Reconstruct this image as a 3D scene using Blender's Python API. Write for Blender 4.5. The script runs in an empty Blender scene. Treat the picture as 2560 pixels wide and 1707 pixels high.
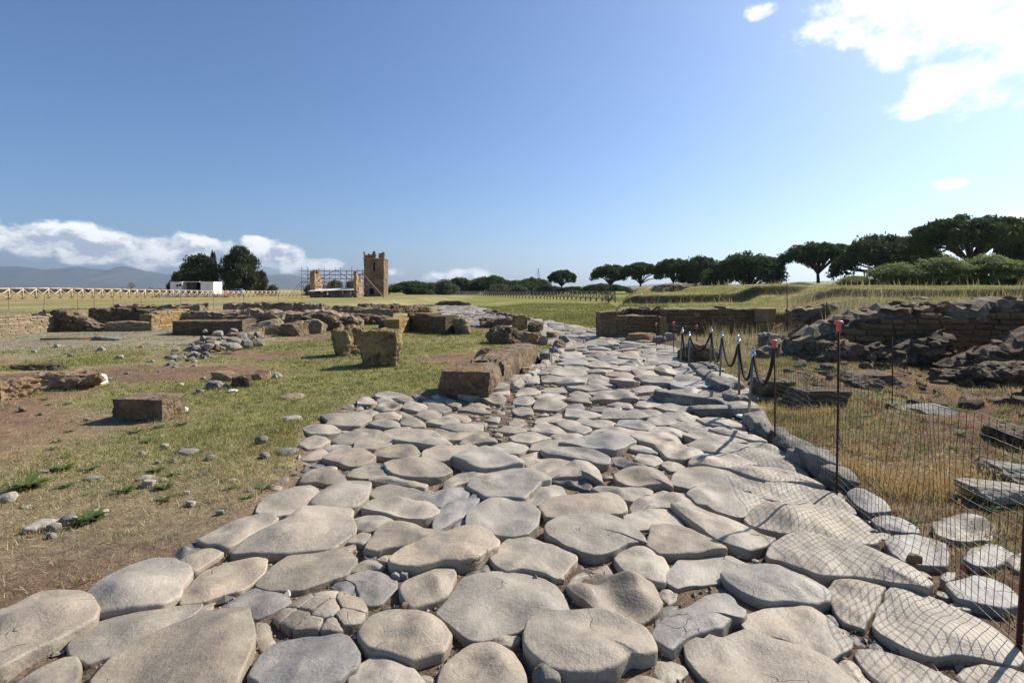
import bpy, math, random
import numpy as np
from mathutils import Vector, noise as mnoise

# ------------------------------------------------------------------ camera, sky, sun, exposure
SC = bpy.context.scene
COL = SC.collection
F, CX, HZ, H = 1176.0, 1176.0, 664.0, 1.65      # focal length, centre, horizon (2352 px wide frame), eye height in metres
SUN_AZ, SUN_EL = math.radians(57), math.radians(40)

cam = bpy.data.cameras.new('camera')
cam.lens = 18.0
cam.sensor_width = 36.0
cam.shift_y = -0.051
cam.clip_start = 0.05
cam.clip_end = 40000
cam_ob = bpy.data.objects.new('camera', cam)
COL.objects.link(cam_ob)
cam_ob.location = (0, 0, H)
cam_ob.rotation_euler = (math.radians(90), 0, 0)
SC.camera = cam_ob

sun = bpy.data.lights.new('sun', 'SUN')
sun.energy = 5.0
sun.angle = math.radians(0.5)
sun.color = (1.0, 0.93, 0.82)
sun_ob = bpy.data.objects.new('sun', sun)
COL.objects.link(sun_ob)
sv = Vector((math.sin(SUN_AZ) * math.cos(SUN_EL), math.cos(SUN_AZ) * math.cos(SUN_EL), math.sin(SUN_EL)))
sun_ob.rotation_euler = (-sv).to_track_quat('-Z', 'Y').to_euler()
sun_ob.location = sv * 60

SC.view_settings.view_transform = 'Standard'
SC.view_settings.look = 'None'
SC.view_settings.gamma = 1.0
SC.view_settings.exposure = 0.60
SC.render.engine = 'CYCLES'
SC.cycles.use_denoising = True
SC.cycles.max_bounces = 4
SC.cycles.diffuse_bounces = 2
SC.cycles.glossy_bounces = 2
SC.cycles.transmission_bounces = 2
SC.cycles.volume_bounces = 0
SC.cycles.transparent_max_bounces = 8
SC.cycles.caustics_reflective = False
SC.cycles.caustics_refractive = False
SC.cycles.volume_max_steps = 64


def azel(px, py):
    az = math.atan((px - CX) / F)
    el = math.atan((HZ - py) / F * math.cos(az))
    return az, el


class NT:
    """small helper to write node trees"""
    def __init__(s, tree):
        s.t = tree

    def n(s, typ, **kw):
        nd = s.t.nodes.new(typ)
        for k, v in kw.items():
            setattr(nd, k, v)
        return nd

    def l(s, a, b):
        s.t.links.new(a, b)

    def put(s, sock, v):
        if isinstance(v, bpy.types.NodeSocket):
            s.l(v, sock)
        elif v is not None:
            sock.default_value = v

    def math(s, op, a, b=None, c=None, clamp=False):
        nd = s.n('ShaderNodeMath', operation=op, use_clamp=clamp)
        s.put(nd.inputs[0], a)
        if b is not None:
            s.put(nd.inputs[1], b)
        if c is not None:
            s.put(nd.inputs[2], c)
        return nd.outputs[0]

    def mix(s, f, a, b, blend='MIX'):
        nd = s.n('ShaderNodeMix', data_type='RGBA', blend_type=blend)
        s.put(nd.inputs[0], f)
        s.put(nd.inputs[6], a)
        s.put(nd.inputs[7], b)
        return nd.outputs[2]

    def noise(s, vec, scale, detail=4, rough=0.55, out='Fac'):
        nd = s.n('ShaderNodeTexNoise')
        if vec is not None:
            s.l(vec, nd.inputs['Vector'])
        nd.inputs['Scale'].default_value = scale
        nd.inputs['Detail'].default_value = detail
        nd.inputs['Roughness'].default_value = rough
        return nd.outputs[out]

    def ss(s, v, a, b):
        nd = s.n('ShaderNodeMapRange', interpolation_type='SMOOTHSTEP')
        s.put(nd.inputs[0], v)
        nd.inputs[1].default_value = a
        nd.inputs[2].default_value = b
        return nd.outputs[0]

    def bump(s, h, strength, dist, normal=None):
        nd = s.n('ShaderNodeBump')
        nd.inputs['Strength'].default_value = strength
        nd.inputs['Distance'].default_value = dist
        s.l(h, nd.inputs['Height'])
        if normal is not None:
            s.l(normal, nd.inputs['Normal'])
        return nd.outputs[0]


def c4(c):
    return (c[0], c[1], c[2], 1.0)


def build_world():
    w = bpy.data.worlds.new('World')
    SC.world = w
    w.use_nodes = True
    w.cycles.sampling_method = "MANUAL"
    w.cycles.sample_map_resolution = 512
    t = w.node_tree
    t.nodes.clear()
    k = NT(t)
    out = k.n('ShaderNodeOutputWorld')
    bg = k.n('ShaderNodeBackground')
    bg.inputs[1].default_value = SKY_STRENGTH
    k.l(bg.outputs[0], out.inputs[0])
    sky = k.n('ShaderNodeTexSky', sky_type='NISHITA')
    sky.sun_disc = False
    sky.sun_elevation = SUN_EL
    sky.sun_rotation = SUN_AZ
    sky.altitude = 100
    sky.air_density = 1.0
    sky.dust_density = 1.0
    sky.ozone_density = 8.0
    # clouds: banks given by direction, broken up by noise
    tc = k.n('ShaderNodeTexCoord')
    sep = k.n('ShaderNodeSeparateXYZ')
    k.l(tc.outputs['Generated'], sep.inputs[0])
    az = k.math('ARCTAN2', sep.outputs[0], sep.outputs[1])
    el = k.math('ARCSINE', sep.outputs[2])
    cv = k.n('ShaderNodeCombineXYZ')
    k.l(az, cv.inputs[0])
    k.l(k.math('MULTIPLY', el, 1.35), cv.inputs[1])
    nz = k.noise(cv.outputs[0], 15.0, 8, 0.6)
    cu = k.n('ShaderNodeVectorMath', operation='ADD')
    k.l(cv.outputs[0], cu.inputs[0])
    cu.inputs[1].default_value = (0.010, 0.022, 0)
    nz2 = k.noise(cu.outputs[0], 15.0, 4, 0.6)
    blobs = [  # px, py, half width, half height in the 2352 px frame; weight
        (-420, 552, 330, 30, .95), (-60, 545, 130, 27, 1.0), (120, 540, 150, 32, 1.05), (230, 562, 110, 30, 1.0), (370, 560, 80, 25, .95),
        (330, 588, 190, 26, .85), (60, 580, 90, 22, .55), (470, 568, 70, 26, .8), (595, 556, 40, 16, .75),
        (640, 592, 80, 26, 1.05), (725, 605, 60, 15, .95), (1010, 628, 200, 16, .3), (1990, 30, 190, 75, .75), (2230, 30, 230, 95, .9),
        (2060, 100, 70, 60, .8), (2180, 205, 120, 62, 1.0), (2260, 215, 60, 45, .8), (2185, 422, 42, 14, .75), (2360, 495, 60, 20, .95),
        (1745, 30, 40, 20, .55), (2560, 90, 300, 120, .8), (2620, 480, 150, 40, .9),
    ]
    dens = None
    for (px, py, rx, ry, wt) in blobs:
        a0, e0 = azel(px, py)
        a1, _ = azel(px + rx, py)
        a2, _ = azel(px - rx, py)
        _, e1 = azel(px, py - ry)
        ra, re = abs(a1 - a2) / 2, abs(e1 - e0)
        da = k.math('MULTIPLY_ADD', az, 1 / ra, -a0 / ra)
        de = k.math('MULTIPLY_ADD', el, 1 / re, -e0 / re)
        r = k.math('MULTIPLY_ADD', de, de, k.math('MULTIPLY', da, da))
        d = k.math('MULTIPLY_ADD', r, -0.75, wt)
        dens = d if dens is None else k.math('MAXIMUM', dens, d)
    dens = k.math('MAXIMUM', dens, -1.4)
    nn = k.math('MULTIPLY_ADD', nz, 4.6, -2.35)
    sunside = k.ss(az, -0.1, 0.6)
    D = k.math('MULTIPLY', k.math('ADD', dens, nn), k.math('MULTIPLY_ADD', sunside, -0.35, 1.0))
    alpha = k.ss(D, -0.18, 0.62)
    nup = k.math('MULTIPLY_ADD', nz2, 4.6, -2.35)
    shade = k.ss(k.math('MULTIPLY_ADD', dens, .55, k.math('SUBTRACT', nup, k.math('MULTIPLY', nn, .8))), -0.05, 0.75)
    shade = k.math('MULTIPLY', shade, k.ss(D, 0.15, 0.7))
    white = (CLOUD * 1.0, CLOUD * 0.99, CLOUD * 0.97, 1)
    grey = (CLOUD * 0.40, CLOUD * 0.45, CLOUD * 0.54, 1)
    shade = k.math('MULTIPLY', shade, k.math('SUBTRACT', 1.0, k.math('MULTIPLY', sunside, 0.45)))
    ccol = k.mix(shade, white, grey)
    ccol = k.mix(k.math('MULTIPLY', sunside, 0.5), ccol, (CLOUD * 0.66, CLOUD * 0.67, CLOUD * 0.70, 1))
    fin = k.mix(k.math('MULTIPLY', alpha, 0.95), sky.outputs[0], ccol)
    k.l(fin, bg.inputs[0])


SKY_STRENGTH = 0.088
CLOUD = 10.5
build_world()

# ------------------------------------------------------------------ helpers
rng = np.random.default_rng(11)
random.seed(5)


def gp(px, py, z=0.0):
    """point of the plane at height z seen at a place of the 2352 px frame"""
    Y = (H - z) * F / (py - HZ)
    return ((px - CX) / F * Y, Y)


def at(px, Y):
    return (px - CX) / F * Y


def zt(py, Y):
    return H - (py - HZ) / F * Y


def sst(a, b, x):
    t = np.clip((np.asarray(x, float) - a) / (b - a), 0, 1)
    return t * t * (3 - 2 * t)


class WaveNoise:
    def __init__(s, seed, freq, n=14):
        r = np.random.default_rng(seed)
        ang = r.uniform(0, 2 * np.pi, n)
        f = freq * r.uniform(0.45, 1.9, n)
        s.kx, s.ky, s.ph = np.cos(ang) * f, np.sin(ang) * f, r.uniform(0, 2 * np.pi, n)
        s.n = n

    def __call__(s, X, Y):
        X = np.asarray(X, float)
        v = np.zeros(np.broadcast(X, Y).shape)
        for a, b, p in zip(s.kx, s.ky, s.ph):
            v += np.sin(X * a + Y * b + p)
        return v / math.sqrt(s.n) * 0.9


def link(o, parent=None):
    COL.objects.link(o)
    if parent is not None:
        o.parent = parent
    return o


def mk(name, verts, faces, mat, parent=None, smooth=True, tint=None):
    me = bpy.data.meshes.new(name)
    if isinstance(verts, np.ndarray):
        verts = verts.tolist()
    me.from_pydata(verts, [], faces)
    if smooth:
        me.polygons.foreach_set('use_smooth', [True] * len(me.polygons))
    me.materials.append(mat)
    if tint is not None:
        ca = me.color_attributes.new('tint', 'FLOAT_COLOR', 'POINT')
        arr = np.ones((len(me.vertices), 4), np.float32)
        arr[:, :3] = tint
        ca.data.foreach_set('color', arr.ravel())
    me.update()
    return link(bpy.data.objects.new(name, me), parent)


def mk_tris(name, V, mat, parent=None, tint=None, nper=3):
    """big soup of separate triangles / quads from an (n*nper, 3) array"""
    n = len(V) // nper
    me = bpy.data.meshes.new(name)
    me.vertices.add(len(V))
    me.vertices.foreach_set('co', np.ascontiguousarray(V, np.float32).ravel())
    me.loops.add(len(V))
    me.loops.foreach_set('vertex_index', np.arange(len(V), dtype=np.int32))
    me.polygons.add(n)
    me.polygons.foreach_set('loop_start', np.arange(n, dtype=np.int32) * nper)
    me.polygons.foreach_set('loop_total', np.full(n, nper, np.int32))
    me.materials.append(mat)
    if tint is not None:
        ca = me.color_attributes.new('tint', 'FLOAT_COLOR', 'POINT')
        arr = np.ones((len(V), 4), np.float32)
        arr[:, :3] = tint
        ca.data.foreach_set('color', arr.ravel())
    me.update()
    me.validate()
    return link(bpy.data.objects.new(name, me), parent)


def empty(name, loc, rz=0.0):
    o = bpy.data.objects.new(name, None)
    o.location = loc
    o.rotation_euler = (0, 0, rz)
    o.empty_display_size = 0.2
    return link(o)


def tag(o, label, cat, group=None):
    o['label'] = label
    o['category'] = cat
    o['kind'] = 'thing'
    if group:
        o['group'] = group
    return o


def kind(o, k):
    o['kind'] = k
    return o


def tube(pts, r, n=6, cap=True):
    pts = [Vector(p) for p in pts]
    if not hasattr(r, '__len__'):
        r = [r] * len(pts)
    V, Fc = [], []
    up0 = None
    for i, p in enumerate(pts):
        d = (pts[min(i + 1, len(pts) - 1)] - pts[max(i - 1, 0)]).normalized()
        ref = Vector((0, 0, 1)) if abs(d.z) < 0.95 else Vector((1, 0, 0))
        a = d.cross(ref).normalized()
        if up0 is not None and a.dot(up0) < 0:
            a = -a
        up0 = a
        b = d.cross(a)
        for j in range(n):
            t = 2 * math.pi * j / n
            V.append(tuple(p + a * (math.cos(t) * r[i]) + b * (math.sin(t) * r[i])))
    for i in range(len(pts) - 1):
        for j in range(n):
            j2 = (j + 1) % n
            Fc.append((i * n + j, i * n + j2, (i + 1) * n + j2, (i + 1) * n + j))
    if cap:
        Fc.append(tuple(range(n))[::-1])
        Fc.append(tuple((len(pts) - 1) * n + j for j in range(n)))
    return V, Fc


def join(*parts):
    V, Fc = [], []
    for v, f in parts:
        o = len(V)
        V.extend(v)
        Fc.extend([tuple(i + o for i in q) for q in f])
    return V, Fc


def boxm(x0, x1, y0, y1, z0, z1):
    V = [(x, y, z) for z in (z0, z1) for y in (y0, y1) for x in (x0, x1)]
    Fc = [(0, 2, 3, 1), (4, 5, 7, 6), (0, 1, 5, 4), (2, 6, 7, 3), (0, 4, 6, 2), (1, 3, 7, 5)]
    return V, Fc


_cube_cache = {}


def cube_grid(res):
    if res in _cube_cache:
        return _cube_cache[res]
    idx, V, Fc = {}, [], []

    def vid(p):
        key = tuple(round(c * res) for c in p)
        if key not in idx:
            idx[key] = len(V)
            V.append(p)
        return idx[key]
    g = [2.0 * i / res - 1 for i in range(res + 1)]
    for ax in range(3):
        for sgn in (-1, 1):
            for i in range(res):
                for j in range(res):
                    q = []
                    for (u, v) in ((g[i], g[j]), (g[i + 1], g[j]), (g[i + 1], g[j + 1]), (g[i], g[j + 1])):
                        p = [0, 0, 0]
                        p[ax] = float(sgn)
                        p[(ax + 1) % 3] = u
                        p[(ax + 2) % 3] = v
                        q.append(vid(tuple(p)))
                    Fc.append(tuple(q if sgn > 0 else q[::-1]))
    _cube_cache[res] = (np.array(V), Fc)
    return _cube_cache[res]


def rock(w, d, h, seed, rnd=0.35, rough=0.07, res=8, chunk=0.0, freq=1.6):
    """irregular stone: between a box (rnd 0) and an ellipsoid (rnd 1), base at z = 0"""
    P, Fc = cube_grid(res)
    P = P.copy()
    sph = P / np.linalg.norm(P, axis=1)[:, None]
    inf = P
    Q = inf * (1 - rnd) + sph * (1.0 + 0.12 * (1 - rnd)) * rnd
    r = np.random.default_rng(seed)
    sh = r.uniform(-0.12, 0.12, 4) * (0.4 + rough * 8)
    Q[:, 0] += sh[0] * Q[:, 2] + sh[1] * Q[:, 1] * Q[:, 2]
    Q[:, 1] += sh[2] * Q[:, 2]
    if chunk:
        for _ in range(5):
            nrm = r.normal(size=3)
            nrm[2] = abs(nrm[2]) * 0.8
            nrm /= np.linalg.norm(nrm)
            lim = r.uniform(1.0 - chunk, 1.15)
            dd = Q @ nrm - lim
            Q -= np.where(dd > 0, dd, 0)[:, None] * nrm
    off = Vector(r.uniform(-50, 50, 3))
    s = np.array([w, d, h]) / 2
    mn = min(w, d, h)
    out = np.empty_like(Q)
    for i, q in enumerate(Q):
        pv = Vector(q * s / max(mn, 1e-4) * 2)
        n1 = mnoise.fractal(pv * freq * 0.6 + off, 1.0, 2.0, 4)
        n2 = mnoise.noise(pv * freq * 2.6 + off)
        dsp = rough * (n1 * 0.9 + n2 * 0.35)
        out[i] = q * (1 + dsp)
    out = out * s
    out[:, 2] += h / 2
    return out, Fc


def heart(P):
    P = np.asarray(P)
    return P.mean(axis=0)


def poly_area(P):
    x, y = P[:, 0], P[:, 1]
    return 0.5 * np.sum(x * np.roll(y, -1) - np.roll(x, -1) * y)


def chaikin(P, it=1, q=0.22):
    for _ in range(it):
        N = np.roll(P, -1, axis=0)
        A, B = P * (1 - q) + N * q, P * q + N * (1 - q)
        P = np.stack([A, B], 1).reshape(-1, 2)
    return P


def resample(P, n):
    Q = np.vstack([P, P[:1]])
    seg = np.linalg.norm(np.diff(Q, axis=0), axis=1)
    cum = np.concatenate([[0], np.cumsum(seg)])
    t = np.linspace(0, cum[-1], n, endpoint=False)
    return np.stack([np.interp(t, cum, Q[:, 0]), np.interp(t, cum, Q[:, 1])], 1)


def inside(X, Y, P):
    X, Y = np.asarray(X, float), np.asarray(Y, float)
    r = np.zeros(X.shape, bool)
    n = len(P)
    j = n - 1
    for i in range(n):
        xi, yi, xj, yj = P[i][0], P[i][1], P[j][0], P[j][1]
        if abs(yj - yi) > 1e-12:
            c = ((yi > Y) != (yj > Y)) & (X < (xj - xi) * (Y - yi) / (yj - yi) + xi)
            r ^= c
        j = i
    return r


def dist_poly(X, Y, P, closed=False):
    X, Y = np.asarray(X, float), np.asarray(Y, float)
    d = np.full(X.shape, 1e9)
    n = len(P)
    for i in range(n if closed else n - 1):
        a, b = np.array(P[i]), np.array(P[(i + 1) % n])
        ab = b - a
        t = np.clip(((X - a[0]) * ab[0] + (Y - a[1]) * ab[1]) / max(ab @ ab, 1e-9), 0, 1)
        d = np.minimum(d, np.hypot(X - a[0] - t * ab[0], Y - a[1] - t * ab[1]))
    return d


# ------------------------------------------------------------------ materials
def new_mat(name):
    m = bpy.data.materials.new(name)
    m.use_nodes = True
    m.node_tree.nodes.clear()
    k = NT(m.node_tree)
    out = k.n('ShaderNodeOutputMaterial')
    bs = k.n('ShaderNodeBsdfPrincipled')
    k.l(bs.outputs[0], out.inputs[0])
    return m, k, bs, out


def coords(k, kind_='Object'):
    tc = k.n('ShaderNodeTexCoord')
    oi = k.n('ShaderNodeObjectInfo')
    va = k.n('ShaderNodeVectorMath', operation='ADD')
    k.l(tc.outputs[kind_], va.inputs[0])
    sc = k.n('ShaderNodeVectorMath', operation='SCALE')
    sc.inputs[0].default_value = (37.1, 17.7, 23.3)
    k.l(oi.outputs['Random'], sc.inputs['Scale'])
    k.l(sc.outputs[0], va.inputs[1])
    return va.outputs[0], oi


def m_paving(name='worn_basalt'):
    m, k, bs, out = new_mat(name)
    v, oi = coords(k)
    at_ = k.n('ShaderNodeAttribute', attribute_name='tint')
    base = at_.outputs['Color']
    big = k.noise(v, 2.3, 4, 0.6)
    c = k.mix(k.ss(big, 0.35, 0.7), base, k.mix(1.0, base, (0.66, 0.675, 0.70, 1), 'MULTIPLY'))
    mid = k.noise(v, 9, 5, 0.65)
    c = k.mix(k.math('MULTIPLY', k.ss(mid, 0.5, 0.75), 0.5), c, (0.42, 0.37, 0.29, 1))
    c = k.mix(k.math('MULTIPLY', k.ss(mid, 0.5, 0.28), 0.40), c, k.mix(1.0, c, (0.55, 0.55, 0.57, 1), 'MULTIPLY'))
    fine = k.noise(v, 75, 4, 0.75)
    c = k.mix(0.34, c, k.mix(1.0, c, k.mix(k.ss(fine, .3, .7), (0.55, 0.55, 0.55, 1), (1.42, 1.42, 1.42, 1)), 'MULTIPLY'))
    # pits, pale lichen dots
    vo = k.n('ShaderNodeTexVoronoi')
    k.l(v, vo.inputs['Vector'])
    vo.inputs['Scale'].default_value = 26
    pit = k.math('MULTIPLY', k.ss(vo.outputs['Distance'], 0.17, 0.08), k.ss(big, 0.56, 0.68))
    c = k.mix(k.math('MULTIPLY', pit, 0.75), c, (0.03, 0.028, 0.026, 1))
    dot = k.math('MULTIPLY', k.ss(vo.outputs['Distance'], 0.13, 0.08), k.ss(k.noise(v, 6, 1), 0.6, 0.7))
    c = k.mix(k.math('MULTIPLY', dot, 0.6), c, (0.55, 0.52, 0.46, 1))
    # hairline cracks
    vc = k.n('ShaderNodeTexVoronoi', feature='DISTANCE_TO_EDGE')
    wv = k.n('ShaderNodeVectorMath', operation='ADD')
    k.l(v, wv.inputs[0])
    nc = k.n('ShaderNodeTexNoise')
    k.l(v, nc.inputs['Vector'])
    nc.inputs['Scale'].default_value = 6
    s2 = k.n('ShaderNodeVectorMath', operation='SCALE')
    k.l(nc.outputs['Color'], s2.inputs[0])
    s2.inputs['Scale'].default_value = 0.22
    k.l(s2.outputs[0], wv.inputs[1])
    k.l(wv.outputs[0], vc.inputs['Vector'])
    vc.inputs['Scale'].default_value = 2.6
    crack = k.math('MULTIPLY', k.ss(vc.outputs['Distance'], 0.007, 0.001), k.ss(k.noise(v, 2.6, 2), 0.57, 0.66))
    c = k.mix(k.math('MULTIPLY', crack, 0.55), c, (0.035, 0.03, 0.026, 1))
    k.l(c, bs.inputs['Base Color'])
    rg = k.n('ShaderNodeMapRange')
    k.l(big, rg.inputs[0])
    rg.inputs[3].default_value = 0.68
    rg.inputs[4].default_value = 0.46
    k.l(rg.outputs[0], bs.inputs['Roughness'])
    bs.inputs['Specular IOR Level'].default_value = 0.4
    h = k.math('ADD', k.math('MULTIPLY', mid, 0.5), k.math('MULTIPLY', fine, 0.13))
    h = k.math('SUBTRACT', h, k.math('MULTIPLY', pit, 0.25))
    h = k.math('SUBTRACT', h, k.math('MULTIPLY', crack, 0.5))
    k.l(k.bump(h, 0.8, 0.03), bs.inputs['Normal'])
    return m


def m_rough(name, dark, mid, light, scale=2.0, bump=0.9, dist=0.05, accent=None, accent_amt=0.5, fine=40, rough=0.92, zdark=False, objcol=False):
    m, k, bs, out = new_mat(name)
    v, oi = coords(k)
    a = k.noise(v, scale, 6, 0.62)
    b = k.noise(v, scale * 4.3, 6, 0.66)
    f = k.noise(v, fine, 4, 0.7)
    c = k.mix(k.ss(a, 0.35, 0.66), c4(dark), c4(mid))
    c = k.mix(k.math('MULTIPLY', k.ss(b, 0.48, 0.72), 0.75), c, c4(light))
    c = k.mix(k.math('MULTIPLY', k.ss(b, 0.46, 0.25), 0.6), c, k.mix(1.0, c, (0.42, 0.42, 0.44, 1), 'MULTIPLY'))
    if accent is not None:
        ac = k.noise(v, scale * 1.7, 4, 0.6)
        va = k.math('MULTIPLY', k.ss(ac, 0.53, 0.66), accent_amt)
        c = k.mix(va, c, c4(accent))
    c = k.mix(0.45, c, k.mix(1.0, c, k.mix(f, (0.35, 0.35, 0.35, 1), (1.65, 1.65, 1.65, 1)), 'MULTIPLY'))
    if objcol:
        c = k.mix(1.0, c, oi.outputs['Color'], 'MULTIPLY')
    k.l(c, bs.inputs['Base Color'])
    bs.inputs['Roughness'].default_value = rough
    bs.inputs['Specular IOR Level'].default_value = 0.2
    h = k.math('ADD', k.math('MULTIPLY', b, 0.8), k.math('MULTIPLY', f, 0.35))
    k.l(k.bump(h, bump, dist), bs.inputs['Normal'])
    return m


def m_plain(name, col, rough=0.6, metal=0.0, var=0.25, scale=6.0, bump=0.0):
    m, k, bs, out = new_mat(name)
    v, oi = coords(k)
    n = k.noise(v, scale, 5, 0.6)
    c = k.mix(n, c4([x * (1 - var) for x in col]), c4([min(1, x * (1 + var)) for x in col]))
    k.l(c, bs.inputs['Base Color'])
    bs.inputs['Roughness'].default_value = rough
    bs.inputs['Metallic'].default_value = metal
    if bump:
        k.l(k.bump(k.noise(v, scale * 6, 4), bump, 0.01), bs.inputs['Normal'])
    return m


def m_leaf(name, c0, c1, trans=0.3, scale=0.6, tinted=False):
    m, k, bs, out = new_mat(name)
    if tinted:
        a = k.n('ShaderNodeAttribute', attribute_name='tint')
        col = a.outputs['Color']
    else:
        tc = k.n('ShaderNodeTexCoord')
        n = k.noise(tc.outputs['Object'], scale, 3)
        g = k.n('ShaderNodeNewGeometry')
        ri = k.math('ADD', k.math('MULTIPLY', n, 0.55), k.math('MULTIPLY', g.outputs['Random Per Island'], 0.45))
        col = k.mix(ri, c4(c0), c4(c1))
    k.l(col, bs.inputs['Base Color'])
    bs.inputs['Roughness'].default_value = 0.7
    bs.inputs['Specular IOR Level'].default_value = 0.2
    tr = k.n('ShaderNodeBsdfTranslucent')
    k.l(col, tr.inputs[0])
    mx = k.n('ShaderNodeMixShader')
    mx.inputs[0].default_value = trans
    k.l(bs.outputs[0], mx.inputs[1])
    k.l(tr.outputs[0], mx.inputs[2])
    k.l(mx.outputs[0], out.inputs[0])
    return m


def m_ground():
    m, k, bs, out = new_mat('earth_and_turf')
    tc = k.n('ShaderNodeTexCoord')
    v = tc.outputs['Object']
    at_ = k.n('ShaderNodeAttribute', attribute_name='tint')
    c = at_.outputs['Color']
    a = k.noise(v, 1.3, 6, 0.62)
    b = k.noise(v, 9, 6, 0.68)
    f = k.noise(v, 70, 5, 0.75)
    far = k.noise(v, 0.12, 6, 0.65)
    c = k.mix(0.5, c, k.mix(1.0, c, k.mix(k.ss(a, 0.3, 0.7), (0.6, 0.62, 0.6, 1), (1.4, 1.36, 1.3, 1)), 'MULTIPLY'))
    c = k.mix(0.6, c, k.mix(1.0, c, k.mix(k.ss(b, 0.3, 0.72), (0.5, 0.5, 0.5, 1), (1.5, 1.48, 1.42, 1)), 'MULTIPLY'))
    c = k.mix(0.6, c, k.mix(1.0, c, k.mix(k.ss(f, 0.3, 0.72), (0.35, 0.34, 0.33, 1), (1.7, 1.68, 1.6, 1)), 'MULTIPLY'))
    c = k.mix(0.5, c, k.mix(1.0, c, k.mix(k.ss(far, 0.35, 0.65), (0.7, 0.76, 0.7, 1), (1.3, 1.22, 1.2, 1)), 'MULTIPLY'))
    k.l(c, bs.inputs['Base Color'])
    bs.inputs['Roughness'].default_value = 1.0
    bs.inputs['Specular IOR Level'].default_value = 0.1
    h = k.math('ADD', k.math('MULTIPLY', b, 0.7), k.math('MULTIPLY', f, 0.35))
    k.l(k.bump(h, 1.0, 0.045), bs.inputs['Normal'])
    return m


M_PAVE = m_paving()
M_GROUND = m_ground()
M_TUFF = m_rough('brown_tuff', (.16, .115, .075), (.34, .25, .16), (.52, .42, .28), 2.4, 1.0, 0.16, accent=(.36, .21, .05), accent_amt=.55)
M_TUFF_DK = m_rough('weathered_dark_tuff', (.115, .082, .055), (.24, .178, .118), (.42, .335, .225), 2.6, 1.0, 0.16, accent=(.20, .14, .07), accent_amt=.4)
M_OCHRE = m_rough('ochre_lichen_tuff', (.19, .135, .065), (.39, .28, .135), (.54, .41, .21), 2.2, 1.0, 0.09, accent=(.075, .06, .045), accent_amt=.8)
M_BRICKST = m_rough('tan_masonry_stone', (.22, .165, .10), (.36, .285, .185), (.50, .42, .30), 1.1, .8, 0.03, objcol=True)
M_MORTAR = m_rough('crumbling_mortar', (.15, .112, .074), (.28, .215, .145), (.43, .345, .245), 1.6, 1.0, 0.07)
M_LIGHTROCK = m_rough('pale_fieldstone', (.24, .21, .17), (.37, .33, .27), (.52, .48, .41), 4, .8, 0.03)
M_GREYROCK = m_rough('grey_basalt_rubble', (.14, .128, .11), (.26, .24, .205), (.40, .37, .315), 3.2, .9, 0.03)
M_WHITEROCK = m_rough('white_limestone', (.45, .43, .40), (.62, .60, .55), (.75, .73, .70), 4, .6, 0.02)
M_BROWNROCK = m_rough('reddish_tuff_rubble', (.17, .11, .065), (.33, .22, .135), (.47, .36, .25), 3.0, 1.0, 0.04)
M_KERB = m_rough('grey_kerb_basalt', (.13, .122, .108), (.24, .222, .19), (.36, .33, .28), 3.0, .8, 0.025)
M_CLAY = m_plain('fired_clay', (.42, .17, .07), .85, var=.3, bump=.4)
M_TOWER = m_rough('tower_brickwork', (.15, .095, .06), (.27, .185, .12), (.40, .31, .22), .55, 1.0, 0.12, fine=7)
M_PIER = m_rough('pier_brickwork', (.26, .17, .10), (.42, .29, .18), (.55, .42, .28), .7, 1.0, 0.10, fine=8)
M_RUST = m_plain('rusted_steel', (.085, .035, .022), .75, .35, .45, 30, .5)
M_SCAF = m_plain('scaffold_tube', (.17, .105, .085), .6, .3, .3)
M_CAP = m_plain('faded_red_plastic', (.62, .16, .14), .5, var=.12)
M_WIRE = m_plain('green_grey_wire', (.06, .075, .065), .5, .5, .2)
M_ROPE = m_plain('black_rope', (.012, .012, .013), .85, var=.3, scale=90, bump=.8)
M_STEEL = m_plain('brushed_steel', (.20, .20, .205), .45, .8, .12, 20)
M_CHROME = m_plain('polished_fitting', (.55, .56, .6), .18, 1.0, .05)
M_WOOD = m_rough('pale_fence_wood', (.38, .29, .20), (.53, .43, .32), (.66, .56, .44), 3, .5, 0.01, fine=30)
M_WOOD_DK = m_rough('weathered_fence_wood', (.13, .10, .075), (.24, .19, .14), (.36, .3, .23), 3, .5, 0.01, fine=30)
M_WHITE = m_plain('white_painted_sheet', (.78, .79, .80), .5, var=.04)
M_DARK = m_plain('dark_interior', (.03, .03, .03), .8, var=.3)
M_ROOFSH = m_plain('pale_roof_sheet', (.72, .70, .66), .55, var=.06)
M_REDPL = m_plain('red_barrier_plastic', (.62, .07, .04), .5, var=.1)
M_CAR = m_plain('silver_car_paint', (.52, .54, .57), .3, .6, .04)
M_GLASS = m_plain('dark_car_glass', (.02, .025, .03), .12, 0, .1)
M_TYRE = m_plain('black_rubber', (.02, .02, .02), .8, var=.2)
M_PINE = m_leaf('pine_needles', (.030, .052, .016), (.088, .13, .036), .3)
M_OAK = m_leaf('holm_oak_leaves', (.030, .042, .018), (.085, .098, .045), .2)
M_OLIVE = m_leaf('olive_leaves', (.075, .09, .05), (.16, .175, .11), .2)
M_BUSH = m_leaf('bramble_leaves', (.10, .135, .045), (.27, .31, .13), .45)
M_BARE = m_leaf('bare_twigs', (.14, .11, .08), (.24, .2, .15), .1)
M_BARK = m_rough('pine_bark', (.05, .038, .03), (.10, .08, .065), (.17, .14, .12), 3, 1.0, .05)
M_GRASS = m_leaf('grass_blades', None, None, .35, tinted=True)
M_WEED = m_leaf('weed_leaves', (.06, .10, .025), (.13, .18, .045), .35, 9)
M_MOUNT = m_rough('far_mountain', (.055, .07, .05), (.10, .105, .07), (.17, .155, .11), .0011, .0, 1, fine=.02)
M_FARHILL = m_rough('far_hillside', (.06, .08, .035), (.14, .14, .07), (.22, .2, .11), .004, .0, 1, fine=.05)
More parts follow.
